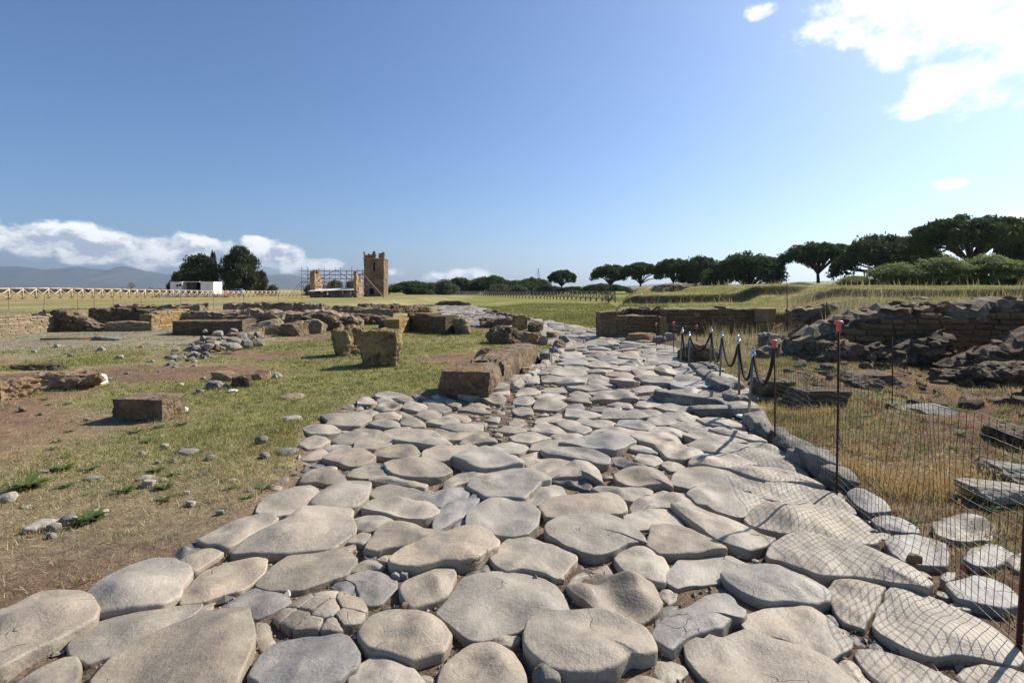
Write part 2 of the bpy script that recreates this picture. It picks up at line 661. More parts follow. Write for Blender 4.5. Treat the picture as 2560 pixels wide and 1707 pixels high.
M_HEDGE = m_leaf('hedge_leaves', (.035, .04, .022), (.08, .085, .045), .15)
# ------------------------------------------------------------------ the road's outline and the terrain
def Tpt(crop, x, y):
    ox, oy = CROPS[crop]
    return ((ox + x / 3.672) * 0.91875, (oy + y / 3.672) * 0.91875)


CROPS = {'A': (0, 1280), 'B': (640, 1280), 'C': (1280, 1280), 'D': (1920, 1280), 'E': (640, 960), 'F': (1280, 960), 'G': (1720, 1000)}

LEFT_T = [(-900, 1960), (-30, 1440), (205, 1362), (420, 1258), (590, 1152), (680, 1062), (686, 1000), (750, 952), (830, 906), (1060, 903), (1120, 905),
          (1190, 872), (1240, 835), (1300, 792)]
RIGHT_T = [(2700, 1800), (2352, 1500), (2130, 1310), (2010, 1190), (1900, 1095), (1800, 1020), (1720, 960), (1640, 885), (1570, 832), (1530, 806), (1436, 776)]
LEFT_W = [gp(*p) for p in LEFT_T] + [(1.6, 19.6), (-1.0, 22.6), (-2.45, 24.2), (-4.4, 35.0), (-6.3, 46.5), (-9.5, 53)]
RIGHT_W = [gp(*p) for p in RIGHT_T] + [(3.05, 21.0), (1.75, 24.4), (-.3, 30.0), (-2.4, 41.0), (-4.5, 49.0), (-8.5, 56.5)]
ROAD = LEFT_W + RIGHT_W[::-1]

wn_a, wn_b, wn_c, wn_d = WaveNoise(1, .55), WaveNoise(2, 2.1), WaveNoise(3, 5.5), WaveNoise(4, .16)
wn_e, wn_f = WaveNoise(7, 1.1), WaveNoise(8, 3.3)


def right_edge(Y):
    ys = [p[1] for p in RIGHT_W]
    xs = [p[0] for p in RIGHT_W]
    return np.interp(Y, ys, xs)


def left_edge(Y):
    ys = [p[1] for p in LEFT_W]
    xs = [p[0] for p in LEFT_W]
    return np.interp(Y, ys, xs)


def terrain(X, Y):
    X, Y = np.asarray(X, float), np.asarray(Y, float)
    near = sst(70, 20, Y)
    z = -0.015 + near * (0.018 * wn_a(X, Y) + 0.010 * wn_b(X, Y) + 0.004 * wn_c(X, Y))
    z = z + sst(60, 200, Y) * 0.12 * wn_d(X / 3, Y / 3)
    # field behind the ruins on the left
    plat = 0.67 - 0.47 * sst(50, 95, Y) - .2 * sst(95, 140, Y)
    m1 = sst(22.4, 23.0, Y) * sst(-8.5, -11.5, X + (Y - 23) * 0.02)
    m2 = sst(-18.1, -18.6, X) * sst(15.0, 16.5, Y)
    m = np.maximum(m1, m2)
    z = z * (1 - m) + m * (plat + 0.03 * wn_a(X, Y))
    z = z + 0.22 * sst(26, 34, Y) * sst(-4, -8, X) * (1 - m) * sst(60, 45, Y)
    # verge on the right of the road
    re = right_edge(Y)
    side = sst(0.1, 1.2, X - re) * sst(22, 16, Y)
    z = z + sst(.9, 1.8, X - re) * sst(4.5, 6.5, Y) * sst(12, 11, Y) * (.07 * wn_b(X, Y) + .03 * wn_c(X, Y) + .02)
    z = z + side * (0.05 + 0.03 * wn_e(X, Y) + 0.05 * sst(6, 9.5, Y))
    # lawn
    z = z + 0.28 * sst(26, 52, Y) * sst(-1.5, 2, X) * sst(90, 60, Y)
    # terraces behind the right-hand wall
    t1 = sst(0, .5, Y - 18.0 + 0.05 * wn_b(X, Y)) * sst(0, .9, X - (2.9 + (Y - 18) * .25))
    z = z * (1 - t1) + t1 * (.90 + .05 * wn_e(X, Y))
    t2 = sst(0, .45, Y - 27 + .5 * wn_a(X * .8, Y)) * sst(0, 1.2, X - (5.4 + (Y - 27) * .25))
    z = z + t2 * .50
    # mound on the right
    mm = sst(11.35, 11.8, Y + .1 * wn_b(X, Y)) * sst(0, 2.4, X - (6.4 + (Y - 11.5) * .5))
    z = np.where(mm > 0, np.maximum(z, z * (1 - mm) + mm * (1.28 + 0.04 * wn_e(X, Y))), z)
    t3 = sst(0, .45, Y - 20.6 + .25 * wn_a(X, Y)) * sst(11.6, 13.0, X)
    z = z + t3 * .42
    z = z + sst(24, 60, Y) * sst(14, 40, X) * .55
    back = sst(110, 220, Y)
    z = z * (1 - back) + back * (-.25)
    # the road bed
    ins = inside(X, Y, ROAD)
    dr = dist_poly(X, Y, ROAD, True)
    dep = np.where(ins, sst(-0.02, .12, dr), 0.0)
    bed = -0.040 + 0.012 * wn_c(X, Y) + .008 * wn_b(X, Y)
    z = z * (1 - dep) + dep * bed
    return z


def soil_mix(X, Y):
    """colour of the ground and how much grass grows on it"""
    X, Y = np.asarray(X, float), np.asarray(Y, float)
    soil = np.array((.20, .132, .092))
    dust = np.array((.36, .285, .205))
    dry = np.array((.36, .30, .165))
    green = np.array((.17, .17, .062))
    lawn = np.array((.17, .185, .045))
    grey = np.array((.25, .235, .20))
    hay = np.array((.31, .235, .105))
    dark = np.array((.10, .08, .055))
    n1, n2, n3 = wn_a(X, Y), wn_b(X, Y), wn_e(X, Y)
    one = np.ones(X.shape + (1,))
    col = one * soil

    def over(mask, c):
        nonlocal col
        mask = np.clip(mask, 0, 1)[..., None]
        col = col * (1 - mask) + mask * c
    ins = inside(X, Y, ROAD)
    left = (X < 2.5) & ~ins
    far_l = sst(3.6, 7.0, Y + .5 * n1)
    g = np.zeros(X.shape)
    dl = np.where(left, 1.0, 0.0)
    over(dl * sst(-.2, .8, n1 + .6 * n3) * .8, dust * .75)
    over(dl * far_l * sst(-.9, .6, n3 + n2 * .5) * .75, dry)
    gm = dl * (0.10 + .90 * far_l) * sst(-.35, .75, n3 * .8 + n1 * .5 + n2 * .25 + .75 * sst(6, 11, Y) * sst(-14, -6, X))
    over(gm * .8, green * 1.25)
    g = gm
    # pale gravelly floor by the left-hand ruins
    gr = dl * sst(10.5, 14, Y + .8 * n1 - .25 * (X + 14)) * sst(-6.5, -9.5, X) * sst(22.6, 21.5, Y)
    over(gr * .65, grey)
    g = g * (1 - gr * .55)
    # field beyond
    fl = sst(22.3, 24, Y) * np.where(X < 1.5, 1, 0) * (~ins)
    over(fl, dry * .82)
    over(fl * sst(-.7, .6, n1 + n3 * .4) * .85, green * 1.15)
    hayf = sst(46, 54, Y - (X + 40) * -.1) * sst(-18, -30, X + (Y - 50) * .25)
    over(hayf * sst(50, 60, Y), hay)
    far = sst(110, 160, Y)
    over(far * .8, (hay * .35 + green * .75))
    # lawn between road and wooden fence
    lw = sst(.3, .8, X - right_edge(np.minimum(Y, 56))) * sst(20, 22, Y) * sst(4.6, 3.2, X - (Y - 18) * .25) + sst(0, 2, X + 5) * sst(50, 56, Y) * sst(100, 80, Y)
    over(np.clip(lw, 0, 1) * .9, lawn)
    over(np.clip(lw, 0, 1) * sst(.2, 1.2, n1) * .5, dry)
    # terraces
    tr = sst(0, .8, X - (2.6 + (Y - 17.5) * .25)) * sst(17.2, 17.6, Y)
    over(tr, dry * .9)
    over(tr * sst(-.4, .6, n1) * .8, lawn * 1.1)
    # right verge
    rv = (X > right_edge(Y)) & (Y < 17.6)
    rvf = np.where(rv, 1.0, 0.0)
    over(rvf, soil * .9)
    over(rvf * sst(-.1, .9, n1 + n3 * .4) * .5, dry * .8)
    over(rvf * sst(0.2, 1.1, n3 - n1 * .3) * .6, green)
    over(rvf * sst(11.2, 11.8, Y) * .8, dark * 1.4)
    over(np.where(ins, 1.0, 0.0), soil * np.array((.88, .95, 1.02)) * (1.05 + .25 * sst(-1, 1, n3))[..., None])
    return col, g * np.where(ins, 0, 1)


def axis(lo, hi, step, far_lo, far_hi, grow):
    a = list(np.arange(lo, hi, step))
    s, x = step, a[-1]
    while x < far_hi:
        s *= grow
        x += s
        a.append(x)
    s, x, pre = step, lo, []
    while x > far_lo:
        s *= grow
        x -= s
        pre.append(x)
    return np.array(pre[::-1] + a)


def build_ground():
    xs = axis(-10, 12, .11, -13000, 13000, 1.07)
    ys = axis(1.2, 31, .12, -60, 13500, 1.06)
    X, Y = np.meshgrid(xs, ys)
    Z = terrain(X, Y)
    nx, ny = len(xs), len(ys)
    V = np.stack([X, Y, Z], -1).reshape(-1, 3)
    i = np.arange(nx * ny).reshape(ny, nx)
    Q = np.stack([i[:-1, :-1], i[:-1, 1:], i[1:, 1:], i[1:, :-1]], -1).reshape(-1, 4)
    col, g = soil_mix(X, Y)
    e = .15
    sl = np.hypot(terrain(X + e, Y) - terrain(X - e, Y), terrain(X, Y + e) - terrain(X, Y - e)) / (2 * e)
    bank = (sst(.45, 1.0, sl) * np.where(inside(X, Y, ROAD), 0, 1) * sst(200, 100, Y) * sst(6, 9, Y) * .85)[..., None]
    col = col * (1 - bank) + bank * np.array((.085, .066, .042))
    me = bpy.data.meshes.new('ground')
    me.vertices.add(len(V))
    me.vertices.foreach_set('co', V.astype(np.float32).ravel())
    me.loops.add(Q.size)
    me.loops.foreach_set('vertex_index', Q.astype(np.int32).ravel())
    me.polygons.add(len(Q))
    me.polygons.foreach_set('loop_start', np.arange(len(Q), dtype=np.int32) * 4)
    me.polygons.foreach_set('loop_total', np.full(len(Q), 4, np.int32))
    me.polygons.foreach_set('use_smooth', np.ones(len(Q), bool))
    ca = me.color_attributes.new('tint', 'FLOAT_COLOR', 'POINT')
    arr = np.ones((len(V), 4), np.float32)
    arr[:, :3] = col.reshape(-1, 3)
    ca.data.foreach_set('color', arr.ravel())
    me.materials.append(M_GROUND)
    me.update()
    me.validate()
    o = link(bpy.data.objects.new('ground', me))
    kind(o, 'structure')
    return o


build_ground()

# ------------------------------------------------------------------ paving stones
# outlines of the stones as they lie in the road; t tan and dusty, g blue grey, p pale, d dark, r rough
TR = '''
A t -300,1200 -60,1000 0,965 180,890 380,800 560,785 720,800 830,870 885,960 860,1040 640,1150 490,1230 250,1340 100,1440 0,1500 -250,1540
A t 805,800 850,735 1000,640 1200,540 1400,475 1600,478 1720,525 1745,590 1690,660 1640,780 1500,860 1250,905 1080,930 900,950 860,880
A t 1680,760 1830,590 1880,540 2100,460 2350,430 2440,455 2400,560 2330,620 2200,710 2080,745 1900,800 1690,815
A t 650,1220 700,1150 900,1010 1200,930 1500,870 1830,825 1820,870 1700,960 1630,1070 1430,1140 1200,1230 950,1310 830,1360 700,1300
A t 1715,965 1850,850 1900,800 1980,795 1910,890 1820,950 1730,985
A t 850,1568 1000,1400 1130,1290 1430,1150 1700,1050 1900,985 2050,950 2270,960 2300,1100 2310,1240 2260,1370 2210,1490 2150,1620 1700,1700 1300,1740 900,1740
A t 180,1568 400,1430 580,1340 680,1335 720,1390 710,1480 680,1600 500,1720 250,1760 50,1700
A d 800,1480 940,1350 1100,1290 1130,1300 1000,1400 880,1520
A d 1500,450 1560,390 1700,300 1800,282 1860,310 1800,370 1700,420 1600,460
A t 1610,470 1700,400 1880,310 2000,300 2055,330 2000,390 1900,450 1790,520 1720,495
A t 1830,270 1950,200 2100,120 2350,45 2450,40 2535,75 2480,120 2350,190 2250,250 2130,320 2080,335 2000,300 1900,300
A g 1910,925 2100,830 2250,730 2350,680 2450,685 2600,740 2650,780 2600,830 2500,880 2350,940 2150,920 2000,940
B t 0,965 100,970 140,1010 130,1080 180,1150 150,1230 60,1240 20,1180 0,1100 -10,1020
B t 5,660 100,570 200,470 300,400 430,360 560,350 780,350 850,380 905,430 880,480 820,560 740,590 680,600 560,650 430,690 250,705 120,690
B t 880,500 960,430 1020,405 1100,410 1180,470 1150,500 1050,490 950,510 885,525
B d 690,660 740,605 830,600 930,640 930,690 870,720 780,710
B g 810,580 900,545 1040,505 1150,545 1300,600 1280,660 1220,720 1150,790 1060,815 970,780 960,700 940,640 880,600
B t 955,1110 1010,1040 1080,970 1200,930 1320,900 1480,920 1560,960 1700,1060 1775,1150 1750,1230 1690,1300 1600,1320 1420,1370 1250,1300 1050,1250 980,1180
B t 1340,700 1400,640 1550,570 1680,525 1800,530 1825,580 1800,650 1770,720 1730,780 1600,830 1430,880 1390,820 1350,760
B t 1230,470 1270,420 1350,370 1500,320 1650,260 1800,210 1900,180 2000,175 2080,200 2150,260 2220,330 2200,390 2100,430 1980,490 1850,510 1700,500 1500,550 1350,540 1250,510
B t 1010,340 1060,250 1120,170 1200,115 1300,110 1450,130 1540,170 1680,170 1745,210 1700,240 1600,280 1480,290 1350,310 1200,330 1120,360
B t 870,70 1000,30 1150,28 1240,50 1270,85 1200,110 1100,145 1000,160 930,140
B t 840,260 900,200 980,165 1055,180 1030,240 980,275 930,260
B t 705,335 800,290 900,265 920,290 860,340 780,350
B t 1110,400 1170,360 1280,350 1270,380 1200,415
B d 990,370 1040,350 1100,375 1080,395 1000,390
B t 1280,340 1340,315 1395,325 1340,355
B t 1670,930 1740,870 1850,720 1920,620 2000,590 2150,570 2350,560 2480,565 2640,600 2740,660 2800,750 2850,860 2875,940 2800,965 2650,975 2530,1030 2350,1080 2200,1120 2100,1160 1990,1170 1900,1120 1800,1040
B g 0,1420 60,1340 150,1270 300,1210 480,1180 640,1150 760,1130 820,1160 870,1220 930,1290 920,1370 890,1450 820,1480 750,1540 600,1600 300,1640 60,1620 -40,1520
B t 870,1520 900,1440 960,1380 1080,1310 1150,1280 1250,1310 1380,1370 1450,1440 1520,1520 1580,1600 1500,1700 1100,1720 880,1650
B t 1700,1520 1740,1420 1800,1350 1900,1270 2000,1215 2150,1210 2260,1240 2340,1300 2400,1400 2450,1500 2460,1600 2300,1700 1900,1720 1700,1650
B p 1490,1470 1540,1440 1600,1450 1650,1500 1610,1530 1540,1530
B t 1600,1540 1650,1510 1690,1540 1640,1560
B t 2130,1150 2180,1100 2260,1085 2350,1080 2430,1110 2400,1160 2350,1190 2250,1180
B d 1890,590 1940,540 2050,490 2120,460 2190,530 2150,555 2050,570 1950,600
B t 1050,930 1120,900 1165,930 1100,955
B d 330,1140 380,1110 430,1120 460,1165 400,1185 350,1180
B d 210,1200 260,1160 330,1180 310,1205 230,1220
C t -190,430 -100,310 -40,260 50,230 140,225 220,260 300,300 400,320 480,350 580,420 580,460 500,510 450,570 470,610 380,610 300,560 200,530 100,520 -30,550 -130,500
C t 315,200 340,150 420,90 500,55 700,45 870,45 960,70 1080,120 1130,170 1200,260 1215,310 1150,290 1030,310 940,370 850,400 760,420 640,400 500,350 420,290 350,260
C p 960,420 990,370 1120,330 1200,325 1290,360 1370,420 1420,510 1390,560 1400,650 1310,640 1200,600 1060,550 990,500
C t 1250,310 1280,200 1300,150 1420,130 1530,150 1650,190 1800,270 1950,360 1850,370 1680,385 1500,400 1360,400 1290,350
C t 1420,580 1480,510 1560,420 1700,390 1850,375 2000,380 2150,450 2250,490 2100,510 1980,550 1900,600 1750,640 1620,660 1530,690 1440,640
C r 520,690 560,620 650,570 760,550 900,580 1000,620 1130,650 1250,680 1320,750 1350,830 1330,900 1250,960 1130,1000 1000,990 880,930 750,880 700,820 600,790 550,750
C t 130,1180 180,1060 270,1000 400,970 600,960 780,950 950,980 1080,1050 1200,1100 1250,1180 1290,1290 1290,1350 1180,1390 1060,1370 980,1430 900,1480 700,1520 500,1510 350,1490 200,1350 140,1260
C g 1300,1130 1340,1050 1430,990 1540,930 1650,880 1760,790 1860,755 1960,760 2040,810 2110,900 2130,960 2090,1000 2010,980 1940,1040 1900,1080 1800,1090 1700,1130 1620,1170 1540,1240 1490,1290 1400,1250 1330,1200
C d 1310,960 1380,850 1450,825 1530,840 1480,910 1420,970 1330,1020
C d 1500,900 1580,830 1650,820 1640,860 1560,900
C r 1350,720 1380,690 1440,670 1510,710 1500,760 1440,810 1400,770
C t 1610,1230 1640,1180 1700,1160 1780,1180 1830,1140 1950,1170 2020,1130 2150,1085 2250,1110 2350,1150 2750,1260 2900,1350 3030,1480 3140,1568 3180,1680 2900,1780 2300,1780 2000,1700 1800,1520 1680,1400 1620,1310
C t 2130,1000 2160,930 2350,890 2600,850 2670,840 2760,890 2900,990 3020,1080 3090,1150 3080,1230 2980,1280 2910,1320 2800,1260 2650,1190 2500,1140 2350,1120 2200,1080
C t 1300,1370 1330,1320 1420,1300 1500,1330 1570,1370 1600,1420 1540,1490 1470,1530 1350,1500
C d 1120,1440 1200,1380 1280,1400 1220,1470
C t 1040,1568 1080,1490 1150,1465 1300,1500 1450,1550 1520,1600 1400,1700 1100,1700
C t 840,1560 890,1510 980,1560 950,1620 850,1620
C t 520,590 580,530 660,495 720,530 640,570 560,600
C t 720,510 800,470 870,440 910,500 920,560 870,560 860,530
C d 590,460 630,430 665,460 650,490
C t 550,940 600,900 670,920 640,950
C t 690,940 740,910 790,930 730,950
C p 1940,590 2000,540 2100,510 2250,490 2470,490 2560,510 2650,570 2760,650 2850,720 2905,780 2880,830 2780,850 2650,840 2500,820 2350,830 2200,780 2090,730 1990,660
D t 580,700 620,640 750,630 900,650 1080,690 1040,740 990,830 940,900 900,1000 880,1040 800,1010 700,980 640,920 590,820
D t 990,1030 1040,900 1100,830 1090,780 1150,710 1280,700 1430,750 1560,800 1700,870 1900,970 2050,1060 2150,1140 2280,1270 2320,1340 2230,1390 2100,1370 1900,1320 1700,1290 1520,1320 1430,1310 1300,1270 1150,1180 1060,1120
D t 0,430 30,350 90,300 200,230 320,210 460,230 600,270 850,340 1000,400 1200,490 1350,580 1480,690 1430,740 1300,710 1130,690 1000,650 850,620 700,610 500,620 400,580 270,530 130,480 30,465
D t 830,1300 860,1260 960,1250 1100,1270 1300,1340 1500,1440 1650,1510 1760,1568 1800,1650 1500,1750 1200,1700 1030,1520 900,1400
D t 640,1370 690,1300 760,1310 830,1370 870,1440 950,1520 980,1580 850,1600 740,1500
D t 1750,1490 1850,1430 1980,1400 2150,1420 2350,1480 2500,1560 2400,1700 1950,1680 1800,1568
D d 510,900 560,890 620,920 660,980 600,990 540,940
D d 610,1000 700,1020 800,1070 880,1150 890,1180 800,1150 700,1070
D d 930,1170 980,1140 1050,1180 1070,1240 980,1230
G t 530,1100 600,1020 700,980 850,965 1050,975 1250,1010 1420,1050 1550,1110 1650,1190 1740,1270 1750,1310 1680,1350 1550,1345 1350,1300 1150,1250 1000,1225 900,1225 780,1200 650,1180 560,1140
G t 605,840 640,810 750,775 900,775 1080,795 1250,840 1400,920 1500,1000 1520,1040 1420,1035 1300,1005 1150,980 1000,955 850,940 700,905 620,880
G t 10,890 100,810 200,790 350,800 480,850 600,890 760,940 700,970 600,1010 490,1070 380,1060 260,1030 180,970 100,960
G t -150,770 -110,680 -40,630 60,615 180,625 320,650 500,700 720,770 640,815 520,835 430,820 300,790 180,780 80,790 20,810
G t 380,650 450,625 560,615 700,640 880,670 1060,730 1240,820 1100,790 930,770 760,770 640,735 500,690
G t 485,530 560,510 720,520 880,540 950,590 1080,680 1090,700 950,680 800,640 650,610 560,570
G t 20,590 60,540 150,515 330,510 450,530 560,580 630,605 530,615 430,625 350,640 250,625 150,605 30,610
G t 500,420 560,395 700,390 780,420 860,470 900,520 780,525 660,510 580,465
G t 10,440 80,390 180,375 330,385 450,410 560,450 690,515 600,510 480,515 350,505 200,495 90,480
G t 200,290 270,265 380,275 480,300 560,330 720,395 560,385 450,355 300,330
G t -30,330 20,300 100,295 250,330 400,350 480,375 530,400 380,395 200,375 60,370
G t -90,430 -20,390 40,380 80,400 0,440
G t 0,200 80,205 230,265 180,290 60,285 -60,260 -150,230
G t 90,200 180,185 330,190 480,240 540,290 420,270 300,255 180,240
G t 0,120 60,130 150,190 80,205 -80,170
E p 1940,1350 1960,1200 2050,1130 2150,1080 2300,1060 2400,1085 2500,1120 2590,1180 2560,1310 2490,1390 2350,1410 2200,1380 2050,1350
E t -210,1555 -80,1430 100,1350 300,1270 400,1170 600,1155 860,1160 880,1190 850,1240 900,1330 890,1370 760,1460 700,1500 560,1520 400,1530 200,1560 0,1550 -180,1560
F t 270,1120 340,1060 480,1040 700,1030 880,1020 960,1050 1010,1110 1045,1180 950,1205 800,1200 640,1210 480,1230 330,1215
F t 1040,1210 1150,1160 1280,1140 1400,1135 1480,1180 1550,1260 1590,1320 1480,1300 1350,1295 1250,1310 1150,1320 1070,1270
F t 1090,1120 1180,1050 1300,1010 1480,1000 1560,1020 1640,1070 1670,1120 1500,1120 1370,1115 1250,1140 1120,1190
F t 1270,1010 1330,965 1400,950 1490,990 1400,1000 1310,1025
F t 740,970 800,950 930,980 1060,970 1200,955 1280,980 1270,1020 1180,1030 1100,1075 1000,1060 940,1020 840,1010
F t 950,850 1040,800 1150,780 1280,785 1370,840 1430,910 1460,970 1370,940 1250,930 1100,950 1060,940 980,900
F t 1470,1140 1560,1130 1700,1160 1900,1240 2100,1310 2350,1430 2400,1440 2300,1500 2160,1540 2000,1500 1880,1450 1760,1340 1620,1260
F p -400,960 -330,890 -200,850 0,810 160,815 290,870 350,910 240,930 180,1000 110,1080 0,1070 -100,1060 -230,1060 -330,1000
F p 120,1075 190,990 260,930 380,915 450,940 485,1000 440,1035 350,1050 290,1080 200,1100
F t 120,800 160,740 220,700 400,695 530,710 550,740 480,780 380,820 310,850 230,830
F t 320,850 420,800 500,770 580,720 680,725 760,780 800,850 825,930 740,880 640,850 520,860 420,870 340,890
F d 340,895 450,875 560,875 680,865 730,920 700,960 600,930 480,910
F p 275,640 320,590 450,590 620,600 750,630 850,680 890,710 870,760 780,770 650,720 480,690 340,680
F p 440,580 520,540 640,510 720,485 850,480 1000,485 1080,500 1130,550 1050,570 1000,610 920,640 840,610 700,600 560,580
F p 1080,590 1110,555 1200,560 1290,590 1340,640 1250,630 1150,610
F t 1130,680 1160,625 1250,630 1340,660 1375,700 1300,745 1200,720
F d 910,690 970,670 1080,710 1200,740 1300,780 1200,780 1050,765 950,730
F t 1370,720 1440,695 1530,720 1600,765 1540,780 1440,780
F t 1320,590 1400,565 1480,560 1600,600 1750,655 1650,690 1560,705 1450,690 1380,640
F t 1110,500 1180,475 1290,480 1400,470 1500,500 1550,580 1450,560 1330,575 1200,545
F t 1250,430 1300,400 1400,385 1500,410 1610,440 1540,485 1450,465 1320,475
F p 950,400 1000,350 1150,340 1240,360 1310,400 1240,440 1120,420 980,405
F t 710,490 790,430 900,395 1050,410 1200,445 1310,475 1150,475 950,480 800,475
F t 1240,350 1300,300 1400,295 1520,345 1440,380 1320,380
F t 1450,385 1520,345 1650,360 1840,410 1730,440 1600,430
F t 1370,290 1440,265 1580,270 1760,330 1680,350 1550,340
F t 1320,220 1400,200 1550,195 1700,230 1760,260 1600,265 1420,260
F t 1040,250 1180,215 1300,235 1400,270 1250,295 1130,280
F t 1140,220 1170,170 1280,165 1440,190 1330,210 1230,235
F p 820,330 850,270 920,250 1050,270 1180,285 1240,320 1120,335 980,325
F t 590,350 650,320 750,350 860,335 940,370 900,400 770,405 680,390
F t 420,380 470,345 570,355 680,390 725,430 640,460 520,430
F t 170,420 240,370 310,350 390,390 500,440 380,455 270,440
F t 350,480 440,450 560,455 680,490 600,520 450,510
F t 160,600 200,550 320,510 460,505 520,540 440,570 330,600 230,610
F t 30,690 120,640 240,615 260,680 170,740
F t -20,490 100,470 250,470 350,505 250,525 150,550 30,540
F t -30,480 80,440 200,430 280,465 130,465
F t 490,310 510,250 600,235 720,270 830,300 740,320 620,325
F t 210,360 240,310 380,300 520,330 430,350 330,345
F g 720,240 760,205 900,215 1000,245 850,255
F g 490,230 540,185 640,180 660,230 560,240
F t 720,160 800,110 950,95 1100,105 1150,155 980,150 850,165
F t 870,180 960,155 1080,170 1120,220 1000,200
F t 500,140 560,110 680,120 730,180 600,165
F t 520,100 600,60 690,90 730,130 610,110
F p 690,80 820,60 1050,60 1150,100 950,95 760,95
F p 510,40 650,25 850,40 900,60 700,70 560,60
F t 1130,130 1250,110 1400,135 1300,155 1200,140
F t 1110,60 1200,25 1320,30 1370,50 1250,75 1150,85
F t 200,230 240,150 330,140 440,160 490,200 400,240 280,235
F t 220,130 300,90 420,85 490,120 380,145 280,140
F t 10,170 60,120 180,110 220,150 120,185
F t 0,240 90,215 180,235 190,270 60,290
F t -150,420 -60,375 60,390 130,420 20,440
F t 350,295 420,250 480,290 430,310
F t 30,110 80,50 180,35 260,70 180,95 90,95
F t 250,60 330,30 450,30 500,70 390,80
F t -30,370 20,310 90,320 130,360 60,385
E t 10,1170 40,1100 120,1040 250,970 370,935 490,930 540,970 580,1020 480,1090 390,1130 300,1190 160,1220 60,1190
E t 510,1110 580,1040 700,960 780,920 900,910 1045,920 1020,1000 1010,1060 930,1120 760,1150 600,1135
E t 420,880 440,830 520,780 620,770 720,800 820,880 720,915 640,920 560,900 440,910
E t 580,765 650,740 740,750 740,775 690,785
E t 850,840 900,780 1000,745 1120,740 1190,760 1200,820 1080,850 960,860
E t 1190,750 1250,720 1400,710 1600,710 1740,760 1790,810 1700,850 1600,870 1480,865 1280,830 1220,800
E t 1035,880 1080,845 1200,840 1400,870 1570,910 1530,940 1430,940 1280,915 1150,900
E t 1050,1000 1120,940 1250,920 1380,930 1500,970 1640,1000 1500,1060 1400,1070 1320,1030 1200,1030 1110,1040
E t 985,1160 1050,1090 1160,1050 1300,1050 1450,1090 1560,1090 1640,1140 1670,1180 1600,1230 1500,1255 1400,1240 1280,1215 1150,1180
E g 1530,1070 1640,1000 1800,955 1900,950 1945,1000 1920,1040 1780,1070 1700,1130 1600,1100
E g 1625,1290 1680,1170 1780,1100 1900,1065 2050,1060 2000,1120 1900,1200 1800,1260 1720,1310 1640,1330
E d 1950,1040 1970,970 2080,965 2130,1010 2120,1060 2030,1070
E g 1800,1340 1830,1260 1930,1215 1950,1260 1900,1330 1800,1385 1760,1370
E t 1720,950 1740,890 1850,820 2000,800 2110,825 2000,870 1900,890 1800,940
E p 1815,700 1900,660 2100,610 2200,640 2350,700 2450,760 2300,770 2200,790 2080,805 1980,770 1930,740
E p 2100,600 2200,560 2350,540 2450,560 2490,590 2400,640 2200,630
E t 1520,690 1560,620 1680,580 1800,590 1950,570 2040,600 1980,640 1850,680 1700,710 1600,710
E t 1075,640 1150,590 1280,560 1430,565 1470,610 1490,650 1400,690 1300,665 1180,665
E t 620,690 700,640 850,610 980,620 1080,680 1040,720 930,750 850,755 770,720
E t 420,680 500,620 580,580 650,590 690,630 620,660 520,680
E t 630,575 720,550 840,545 910,580 800,605 700,620
E t 410,560 450,510 540,480 640,500 670,530 560,575 470,590
E t 430,420 490,390 600,385 700,400 775,440 650,465 500,465
E t 715,510 780,460 900,430 1020,450 960,500 880,535 780,540
E t 910,590 930,530 1020,480 1130,450 1230,480 1270,520 1200,570 1080,610 960,605
E t 1270,540 1350,480 1500,455 1640,465 1700,510 1790,570 1600,580 1450,550
E t 1610,450 1660,420 1720,440 1850,450 2000,440 2130,465 1950,490 1830,515 1720,500
E t 1180,420 1280,400 1420,390 1620,430 1480,455 1350,460 1280,480
E t 1690,400 1760,370 1900,385 2070,380 2070,430 1950,445 1830,440
E t 1870,560 1910,510 2000,480 2120,480 2210,545 2050,550 1930,565
E t 600,310 720,290 900,275 1020,295 1045,340 940,385 760,395 660,385 680,350
E t 1040,370 1120,330 1220,320 1300,360 1320,390 1200,400
E t 1335,370 1350,305 1450,310 1540,360 1555,395 1440,400
E t 890,410 980,395 1100,400 1180,440 1050,450
E t 1090,320 1120,270 1250,262 1330,290 1300,330 1180,320
E t 1475,290 1530,240 1610,232 1690,270 1690,310 1580,335
E t 1350,230 1380,170 1440,155 1540,190 1580,225 1480,250
E r 1110,240 1150,180 1250,170 1340,215 1250,245 1160,260
E t 930,260 1000,230 1100,240 1130,260 1050,295
E t 935,170 960,115 1040,120 1110,165 1040,185
E t 1530,170 1600,140 1700,155 1730,190 1620,180
E t 1560,220 1600,185 1720,195 1790,240 1700,270
E t 1610,105 1680,92 1800,140 1700,150
E t 1290,140 1380,110 1480,155 1360,160
E t 1410,80 1480,85 1600,130 1480,120
E t 1100,100 1200,70 1390,105 1250,120 1120,115
E t 1110,155 1150,120 1240,125 1260,160 1180,175
E t 1260,255 1340,245 1450,295 1360,295
E t 1560,360 1650,330 1780,300 1850,330 1875,375 1750,380
E t 1710,290 1800,265 1920,280 1970,315 1910,340 1860,320
E t 1730,160 1810,145 1880,180 1850,215 1770,190
E t 1860,230 1950,200 2080,215 2155,265 2050,260 1950,235
E t 1940,190 2040,165 2150,210 2050,215
E t 1880,365 1980,345 2120,350 2100,380 1950,375
E t 2110,330 2160,290 2240,300 2220,340
'''
TINTS = {'t': (.365, .310, .238), 'g': (.25, .228, .198), 'p': (.365, .332, .278), 'd': (.155, .146, .134), 'r': (.29, .248, .19)}
